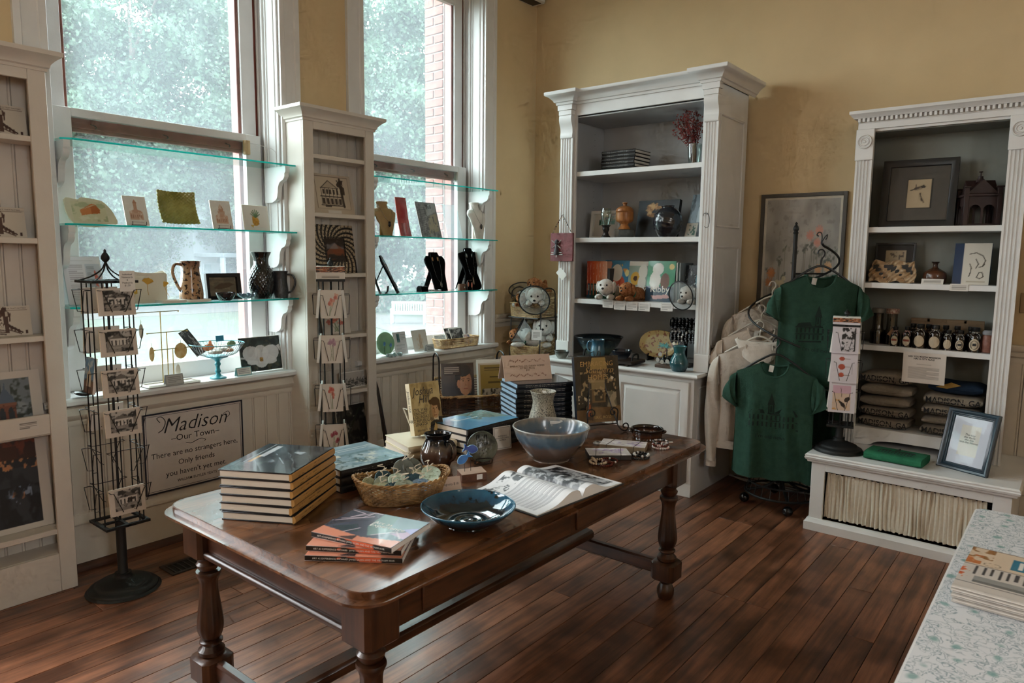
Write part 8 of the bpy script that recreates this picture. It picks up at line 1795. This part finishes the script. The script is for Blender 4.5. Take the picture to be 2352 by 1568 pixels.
# ================================================================ clothes rack
PX, PY = 2.462, -.50
RK = thing('garment_rack', 'black spiral garment rack of tees and sweatshirts', 'clothes rack', (PX, PY, 0))
MB().tube([(0, 0, .1), (0, 0, 1.80)], .013, 12).build('pole', BLK2, RK); MB().lathe(curve2([(.013, 1.80), (.018, 1.805), (.012, 1.815), (.019, 1.83), (.012, 1.85), (.006, 1.856), (.009, 1.866), (0, 1.876)], 3), 14).build('finial', BLK2, RK)
HR_ = .265
def hx(a): return 1.72-(a+35)/335*.62
sp = [(HR_*math.cos(math.radians(a)), HR_*math.sin(math.radians(a)), hx(a)) for a in range(-35, 305, 8)]
MB().tube([(HR_*1.05*math.cos(math.radians(-40)), HR_*1.05*math.sin(math.radians(-40)), 1.735)]+sp, .007, 8).build('spiral_arm', BLK2, RK)
for a0 in (0, 1): MB().tube(smooth([(.206, -.17, 1.735), (.210+.012*a0, -.17, 1.765), (.205+.03*a0, -.17, 1.795-.012*a0), (.188+.052*a0, -.17, 1.80-.016*a0), (.180+.056*a0, -.17, 1.785-.022*a0), (.190+.040*a0, -.17, 1.778-.02*a0)], 5), .0035, 6).build('end_scroll', BLK2, RK)
for a in (150, 60): MB().tube([(0, 0, hx(a)-.0), (HR_*math.cos(math.radians(a)), HR_*math.sin(math.radians(a)), hx(a))], .005, 6).build('brace', BLK2, RK)
MB().tube([(.23*math.cos(2*PI*k/40), .23*math.sin(2*PI*k/40), .09) for k in range(40)], .008, 8, closed=True).build('base_ring', BLK2, RK); MB().tube([(.21*math.cos(2*PI*k/40), .21*math.sin(2*PI*k/40), .16) for k in range(40)], .006, 8, closed=True).build('basket_ring', BLK2, RK)
for k in range(4):
    a = k*PI/2+.5; MB().tube(smooth([(0, 0, .2), (.1*math.cos(a), .1*math.sin(a), .12), (.23*math.cos(a), .23*math.sin(a), .09)], 4), .009, 8).build('base_leg', BLK2, RK); MB().ball((.235*math.cos(a), .235*math.sin(a), .034), .033, 14, 10).build('caster', mat('black_rubber_caster', '0c0c0e', .2), RK)
for k in range(24): a = k*PI/12; MB().tube([(.225*math.cos(a), .225*math.sin(a), .09), (.207*math.cos(a), .207*math.sin(a), .16)], .0025, 5).build('basket_wire', BLK2, RK)
OFFW = mat('oatmeal_fleece', 'c4b9ae', .95, var=.04, scale=30, bump=.2, bscale=220, spec=.1); OFF2 = mat('cream_fleece', 'cdbfb2', .95, var=.04, scale=30, bump=.2, bscale=220, spec=.1)
PLW = mat('white_plastic_hanger', 'cbc4ba', .4)
def garment(label, cat, hook, rz, w_, ln, m, sleeve, hm, seed, name='tshirt', hood=False, prt=None, label_tag=True, rib=False):
    """shirt hung on a hanger: local origin at the hook, front faces -y"""
    o = thing(name, label, cat, hook, rz, 'garments on the spiral rack'); q = random.Random(seed); f = [q.uniform(0, 6.3) for _ in range(6)]
    sh = -.150; nw = .085
    def yfold(x, d):   # d: depth below shoulder 0..1
        return (.008+.034*d)*(math.sin(x*30+f[0]+1.0*d)*.6+math.sin(x*17+f[1])*.6+.25*math.sin(x*61+f[2]-d*3))*min(1, d*2.2)
    def top(x, front):
        a = abs(x)
        z = sh-.42*max(0, a-nw*.9)
        if a < nw: z = sh-(.085 if front else .022)*math.sqrt(max(0, 1-(a/nw)**2))
        return z
    def sheet(front):
        s_ = -1 if front else 1
        def fn(u, v):
            x = (u-.5)*w_; zt = top(x, front); zb = sh-ln; z = zb+(zt-zb)*v; d = (sh-z)/ln
            xx = x*(1+.05*d-.03*math.sin(PI*min(1, d)))
            y = s_*(.042*math.sqrt(max(0, 1-(2*x/w_)**2))+.004)+yfold(x, d)*(1 if front else .6)
            return (xx, y, z+.004*math.sin(x*30+f[3])*(1-v))
        return fn
    MB().grid(sheet(True), 56, 34).build('front_panel', m, o, sharp=80); MB().grid(sheet(False), 36, 20).build('back_panel', m, o, sharp=80)
    cn = [(nw*math.cos(PI*k/16), -.04, sh-.085*math.sin(PI*k/16)) for k in range(17)]+[(-nw*math.cos(PI*k/16), .03, sh-.022*math.sin(PI*k/16)) for k in range(1, 16)]
    MB().tube(cn, .007, 6, closed=True).build('collar', m, o)
    for s in (-1, 1):
        x0 = s*w_/2; z0 = top(x0, True)
        if sleeve < .35: TP = [(x0*.97, z0), (x0+s*.045, z0-.055), (x0+s*.085, z0-.17)]; BP = [(x0*.94, z0-.20), (x0*.97, z0-.215), (x0-s*.02, z0-.235)]
        else: TP = [(x0*.97, z0), (x0+s*.04, z0-.06), (x0+s*.07, z0-.25), (x0+s*.065, z0-.45), (x0+s*.05, z0-sleeve)]; BP = [(x0*.92, z0-.20), (x0*.95, z0-.235), (x0-s*.03, z0-.33), (x0-s*.025, z0-.48), (x0-s*.02, z0-sleeve)]
        TS_ = smooth([(p_[0], 0, p_[1]) for p_ in TP], 6); BS_ = smooth([(p_[0], 0, p_[1]) for p_ in BP], 6); n_ = len(TS_)
        def slv(u, v):
            k = v*(n_-1); i = min(int(k), n_-2); t = k-i; a_ = [TS_[i][j]+(TS_[i+1][j]-TS_[i][j])*t for j in (0, 2)]; c_ = [BS_[i][j]+(BS_[i+1][j]-BS_[i][j])*t for j in (0, 2)]
            e = .5+.5*math.cos(2*PI*u); d = .034*math.sin(2*PI*u)
            return (c_[0]+(a_[0]-c_[0])*e+.005*math.sin(v*15+u*6), d-.012*v+.006*math.sin(v*11+e*7+f[4]), c_[1]+(a_[1]-c_[1])*e)
        MB().grid(slv, 24, 26, closed_u=True).build('sleeve', m, o, sharp=80)
        if sleeve > .35: MB().grid(lambda u, v: (x0+s*.015+.034*math.cos(2*PI*u), .018*math.sin(2*PI*u)-.012, z0-sleeve+.012-.055*v), 18, 4, closed_u=True).build('cuff', m, o)
    if rib: MB().grid(lambda u, v: (w_*.515*math.cos(2*PI*u)*.99, .045*math.sin(2*PI*u), sh-ln-.055*v+.008), 40, 4, closed_u=True).build('rib_hem', m, o, sharp=80)
    if hood: MB().grid(lambda u, v: ((.105+.03*math.sin(PI*v))*math.cos(PI+PI*u)*1.1, .02-.075*math.sin(PI*u)*v-.01, sh-.005-.115*math.sin(PI*u)*(v**1.5)+.045*math.sin(PI*v)), 28, 14, .012).build('hood', m, o, sharp=80)
    MB().tube(smooth([(-.024, 0, -.018), (-.016, 0, .004), (.004, 0, .008), (.018, 0, -.008), (.016, 0, -.03), (.0, 0, -.055), (0, 0, -.095)], 4), .0045, 7).build('hanger_hook', hm, o)
    MB().tube(smooth([(-w_*.42, 0, sh-.062), (-.1, 0, sh+.012), (0, 0, sh+.058), (.1, 0, sh+.012), (w_*.42, 0, sh-.062)], 5), .007, 7).build('hanger_bar', hm, o)
    if label_tag: MB().box(-.014, .018, sh-.062, .014, .021, sh-.02, M=RY(.15)).build('neck_label', PAPERW, o)
    if prt:
        b_ = building(o, None, .27); fn = sheet(True)
        for v in b_.data.vertices:
            x, zz = v.co.x, v.co.y; z = sh-.40+zz; u = x/w_+.5; t_ = top(x, True); zb_ = sh-ln; a = fn(u, (z-zb_)/(t_-zb_)); v.co = (a[0], a[1]-.0022, a[2])
        tx = text(prt, .034, GRND, o, None, name='printed_lettering'); tx.data = tx.data.copy()
        for v in tx.data.vertices:
            x, zz = v.co.x, v.co.y; z = sh-.475+zz; u = x/w_+.5; t_ = top(x, True); zb_ = sh-ln; a = fn(u, (z-zb_)/(t_-zb_)); v.co = (a[0], a[1]-.003, a[2])
    return o
garment('green tee with a building print hung highest on the rack', 'shirt', (2.650, -.58, 1.690), math.radians(30), .47, .72, GRN, .2, BLACKM, 3, prt="I'm old news")
garment('lower green tee with a building print in front of the sweatshirts', 'shirt', (2.462, -.745, 1.135), math.radians(8), .48, .74, GRN, .2, BLACKM, 8, prt="I'm old news")
garment('cream hooded sweatshirt hung left of the lower green tee', 'sweatshirt', (2.31, -.62, 1.225), math.radians(18), .52, .66, OFFW, .72, PLW, 5, 'hoodie', True, None, True, True)
garment('pale crew-neck tee on a white hanger above the hooded sweatshirt', 'shirt', (2.275, -.51, 1.325), math.radians(24), .50, .68, OFF2, .22, PLW, 6, 'tshirt')
garment('cream sweatshirt hung highest on a white hanger by the hutch', 'sweatshirt', (2.30, -.40, 1.478), math.radians(28), .52, .66, OFFW, .66, PLW, 7, 'sweatshirt', False, None, True, True)
garment('dark green tee at the back right of the spiral rack', 'shirt', (2.62, -.40, 1.30), math.radians(-30), .46, .72, mat('dark_green_cotton', '143527', .95, var=.1, scale=30), .2, BLACKM, 9)
# ================================================================ wall picture
p = Pic(100, 140, '9a958e', 12); p.noise('aba69f', 3, .45, .3, .8).noise('86827c', 5, .55, .2, .6).noise('7d7a72', 26, .64, .05, .6, (0, .55, 1, 1)).noise('c0bbb4', 3, .58, .2, .6)
q = random.Random(4)
for k in range(34):
    x = q.uniform(.04, .96); y = q.uniform(.3, .62); p.line([(x+q.uniform(-.05, .05), .0), (x, y)], .0045, q.choice(['6d7060', '7d7c6c', '5f6456']), .7)
    for j in range(4): p.ell(x+q.uniform(-.03, .03), y+q.uniform(-.03, .02), .018, .010, q.choice(['5b5f55', '6a6c60', '4f534c']), .7, q.uniform(0, 3))
for x, y, r_, c in ((.62, .70, .055, 'c98a78'), (.74, .74, .055, 'cf9480'), (.72, .64, .05, 'c98a78'), (.10, .38, .06, 'c98452'), (.07, .30, .05, 'c07a4a'), (.75, .42, .05, 'c99462'), (.88, .44, .055, 'cf9d6c')):
    for j in range(10): a = j*.63; p.ell(x+r_*.55*math.cos(a), y+r_*.4*math.sin(a), r_*.5, r_*.2, c, .8, a)
p.noise('39453a', 9, .45, .1, .85, (.62, .12, 1, .38)); [p.ell(q.uniform(.5, .98), q.uniform(.18, .32), .026, .018, 'd3cdb4', .9) for _ in range(26)]; [p.ell(q.uniform(.15, .3), q.uniform(.24, .34), .03, .02, 'c9bfa0', .9) for _ in range(8)]
o, _ = framed('large framed wildflower painting on the yellow wall behind the rack', 'picture', (2.362, -.0545, 1.18), 0, .578, .915, .026, .022, 0, None, mat('grey_brown_frame', '4a443e', .5, var=.1, scale=20), name='framed_picture')
o.location = (2.362, -.0745, 1.18)
MB().mold([(-.263, .026), (-.263, .889), (.263, .889), (.263, .026)], [(0, 0), (0, .008), (.016, .006), (.016, 0)], closed=True).build('cream_liner', mat('cream_liner', 'c9c1b2', .6), o, TR(0, .02, 0) @ UP); pic(p, .494, .831, o, TR(0, .0155, .042) @ UP, name='painting')
# ================================================================ floral table and newspapers
def floral():
    m = D.materials.new('white_floral_cloth'); m.use_nodes = True; nt = m.node_tree; N = nt.nodes; L = nt.links; p_ = N['Principled BSDF']
    tc = N.new('ShaderNodeTexCoord'); n0 = N.new('ShaderNodeTexNoise'); n0.inputs['Scale'].default_value = 16; mixv = N.new('ShaderNodeMix'); mixv.data_type = 'RGBA'; mixv.inputs['Factor'].default_value = .035
    L.new(tc.outputs['Object'], n0.inputs[0]); L.new(tc.outputs['Object'], mixv.inputs['A']); L.new(n0.outputs['Color'], mixv.inputs['B'])
    def ramp(src, stops):
        r_ = N.new('ShaderNodeValToRGB'); e = r_.color_ramp.elements
        for i, (ps, c) in enumerate(stops):
            q_ = e[i] if i < 2 else e.new(ps)
            q_.position = ps; q_.color = (c, c, c, 1)
        L.new(src, r_.inputs[0]); return r_.outputs[0]
    n1 = N.new('ShaderNodeTexNoise'); n1.inputs['Scale'].default_value = 34; n1.inputs['Detail'].default_value = 2; L.new(mixv.outputs['Result'], n1.inputs[0])
    ln = ramp(n1.outputs['Fac'], [(.44, 0), (.47, 1), (.50, 0), (.54, 0), (.57, .7), (.60, 0)])
    v = N.new('ShaderNodeTexVoronoi'); v.inputs['Scale'].default_value = 15; v.inputs['Randomness'].default_value = .35; L.new(mixv.outputs['Result'], v.inputs[0]); dot = ramp(v.outputs['Distance'], [(.10, .8), (.22, 0)])
    m1 = N.new('ShaderNodeMix'); m1.data_type = 'RGBA'; m1.inputs['A'].default_value = (*lin('d3d4d6'), 1); m1.inputs['B'].default_value = (*lin('7d8f96'), 1); L.new(ln, m1.inputs['Factor'])
    m2 = N.new('ShaderNodeMix'); m2.data_type = 'RGBA'; L.new(m1.outputs['Result'], m2.inputs['A']); m2.inputs['B'].default_value = (*lin('6f9a96'), 1); L.new(dot, m2.inputs['Factor']); L.new(m2.outputs['Result'], p_.inputs['Base Color']); p_.inputs['Roughness'].default_value = .75
    return m
FT = thing('display_table', 'white-edged table with a pale floral top at the lower right corner', 'table', (4.1, -3.25, 0))
FX0, FX1, FY0, FY1 = 3.700, 4.50, -4.25, -2.265
MB().prism(rrect(FX0, FY0, FX1, FY1, .03, 5), 'z', .725, .757).build('top', WHITE, FT, world=True)
MB().prism(rrect(FX0+.006, FY0+.006, FX1-.006, FY1-.006, .028, 5), 'z', .757, .760).build('floral_cover', floral(), FT, world=True)
for x in (FX0+.06, FX1-.06):
    for y in (FY0+.06, FY1-.06): MB().box(x-.03, y-.03, 0, x+.03, y+.03, .725, .004).build('leg', WHITE, FT, world=True)
for bx in ((FX0+.05, FY0+.05, FX1-.05, FY0+.07), (FX0+.05, FY1-.07, FX1-.05, FY1-.05), (FX0+.05, FY0+.07, FX0+.07, FY1-.07), (FX1-.07, FY0+.07, FX1-.05, FY1-.07)): MB().box(bx[0], bx[1], .63, bx[2], bx[3], .725).build('apron', WHITE, FT, world=True)
NP = mat('newsprint', 'c3bbb2', .85, var=.05, scale=20)
for k in range(7):
    o = thing('newspaper', nth(6-k, 7)+' folded newspaper of the stack on the floral table', 'newspaper', (3.905+.003*math.sin(k*2), -2.995+.003*math.cos(k*3), .7605+k*.0065), math.radians(-2+.5*math.sin(k)), 'stack of newspapers')
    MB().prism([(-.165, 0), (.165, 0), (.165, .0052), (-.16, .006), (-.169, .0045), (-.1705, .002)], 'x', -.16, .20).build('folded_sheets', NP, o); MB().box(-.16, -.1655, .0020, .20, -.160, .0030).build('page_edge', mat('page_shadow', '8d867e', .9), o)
    if k == 6:
        p = Pic(110, 100, 'c4bcb4', 5); p.rect(.0, .55, 1, 1, 'cdb8a0').line([(0, .55), (1, .55)], .004, '2a2a34').line([(0, .99), (1, .99)], .005, '3a3a4a').line([(0, .12), (1, .12)], .004, '2a2a34').rect(.74, 0, .77, 1, '33307a').noise('8a5a2c', 14, .48, .06, .9, (.0, .72, .16, .98)).noise('b8642e', 14, .5, .06, .9, (-.0, .58, .1, .8)).ell(.17, .62, .055, .045, '8a7a68').ell(.17, .62, .047, .037, 'cdb8a0').rect(.28, .62, .40, .88, '1f6f88').rect(.33, .66, .35, .84, 'd9d6d0').ell(.54, .74, .10, .12, 'c8622f').rect(.50, .58, .53, .7, 'c8622f').noise('4a8a92', 20, .5, .08, .9, (.64, .62, .72, .92)).noise('d0592c', 18, .52, .06, .9, (0, .2, .06, .5))
        for j in range(9): p.rect(.08+j*.05, .33+.02*(j % 3), .10+j*.05, .53, '26262c', .85)
        p.rect(.1, .16, .46, .30, '8d8d8a').rect(.1, .16, .42, .21, '6a6a68').rect(.44, .16, .47, .28, '1c1c20').noise('2a66a0', 16, .46, .06, .9, (.50, .16, .55, .34)).rect(.58, .18, .64, .50, 'b5644c').noise('c4bcb4', 16, .55, .06, .8, (.58, .18, .64, .5)).noise('2a2a3a', 16, .5, .06, .9, (.67, .2, .72, .5)).rows(.79, .05, .99, .95, 22, '6a6660', .5)
        pic(p, .36, .326, o, TR(.02, -.160, .0064), name='front_page')
# ================================================================ small wall and floor things
o = thing('wall_speaker', 'small dark-grilled box high on the wall by the corner', 'speaker', (.0, -.20, 3.79)); MB().box(.0, -.13, .0, .14, .09, .13, .01).build('housing', WHITE, o); MB().box(.02, -.1305, -.002, .12, .06, .03, .004).build('grille', BLACKM, o)
o = thing('switch_plate', 'tan wall plate with a toggle switch right of the bookcase', 'switch', (3.70, -.0505, 1.335)); MB().box(-.057, -.006, 0, .057, 0, .118, .003).build('plate', mat('tan_plate', 'a68b66', .5), o)
for x in (-.024, .024): MB().box(x-.005, -.016, .048, x+.005, -.006, .070, .002).build('toggle', MATS['tan_plate'], o); MB().lathe([(.003, 0), (.003, .001), (0, .001)], 8, TR(x, -.006, .095) @ UP).build('screw', DARKGAP, o)
o = thing('white_cable', 'loose white cables on the floor behind the garment rack', 'cable', (2.25, -.16, .004))
for k in range(2): MB().tube(smooth([(-.30, .04+.02*k, .004), (-.15, .0-.03*k, .008), (.0, .02, .006), (.2, -.03+.05*k, .004), (.42, .03, .004)], 6), .006, 6).build('cord', WHITE, o)
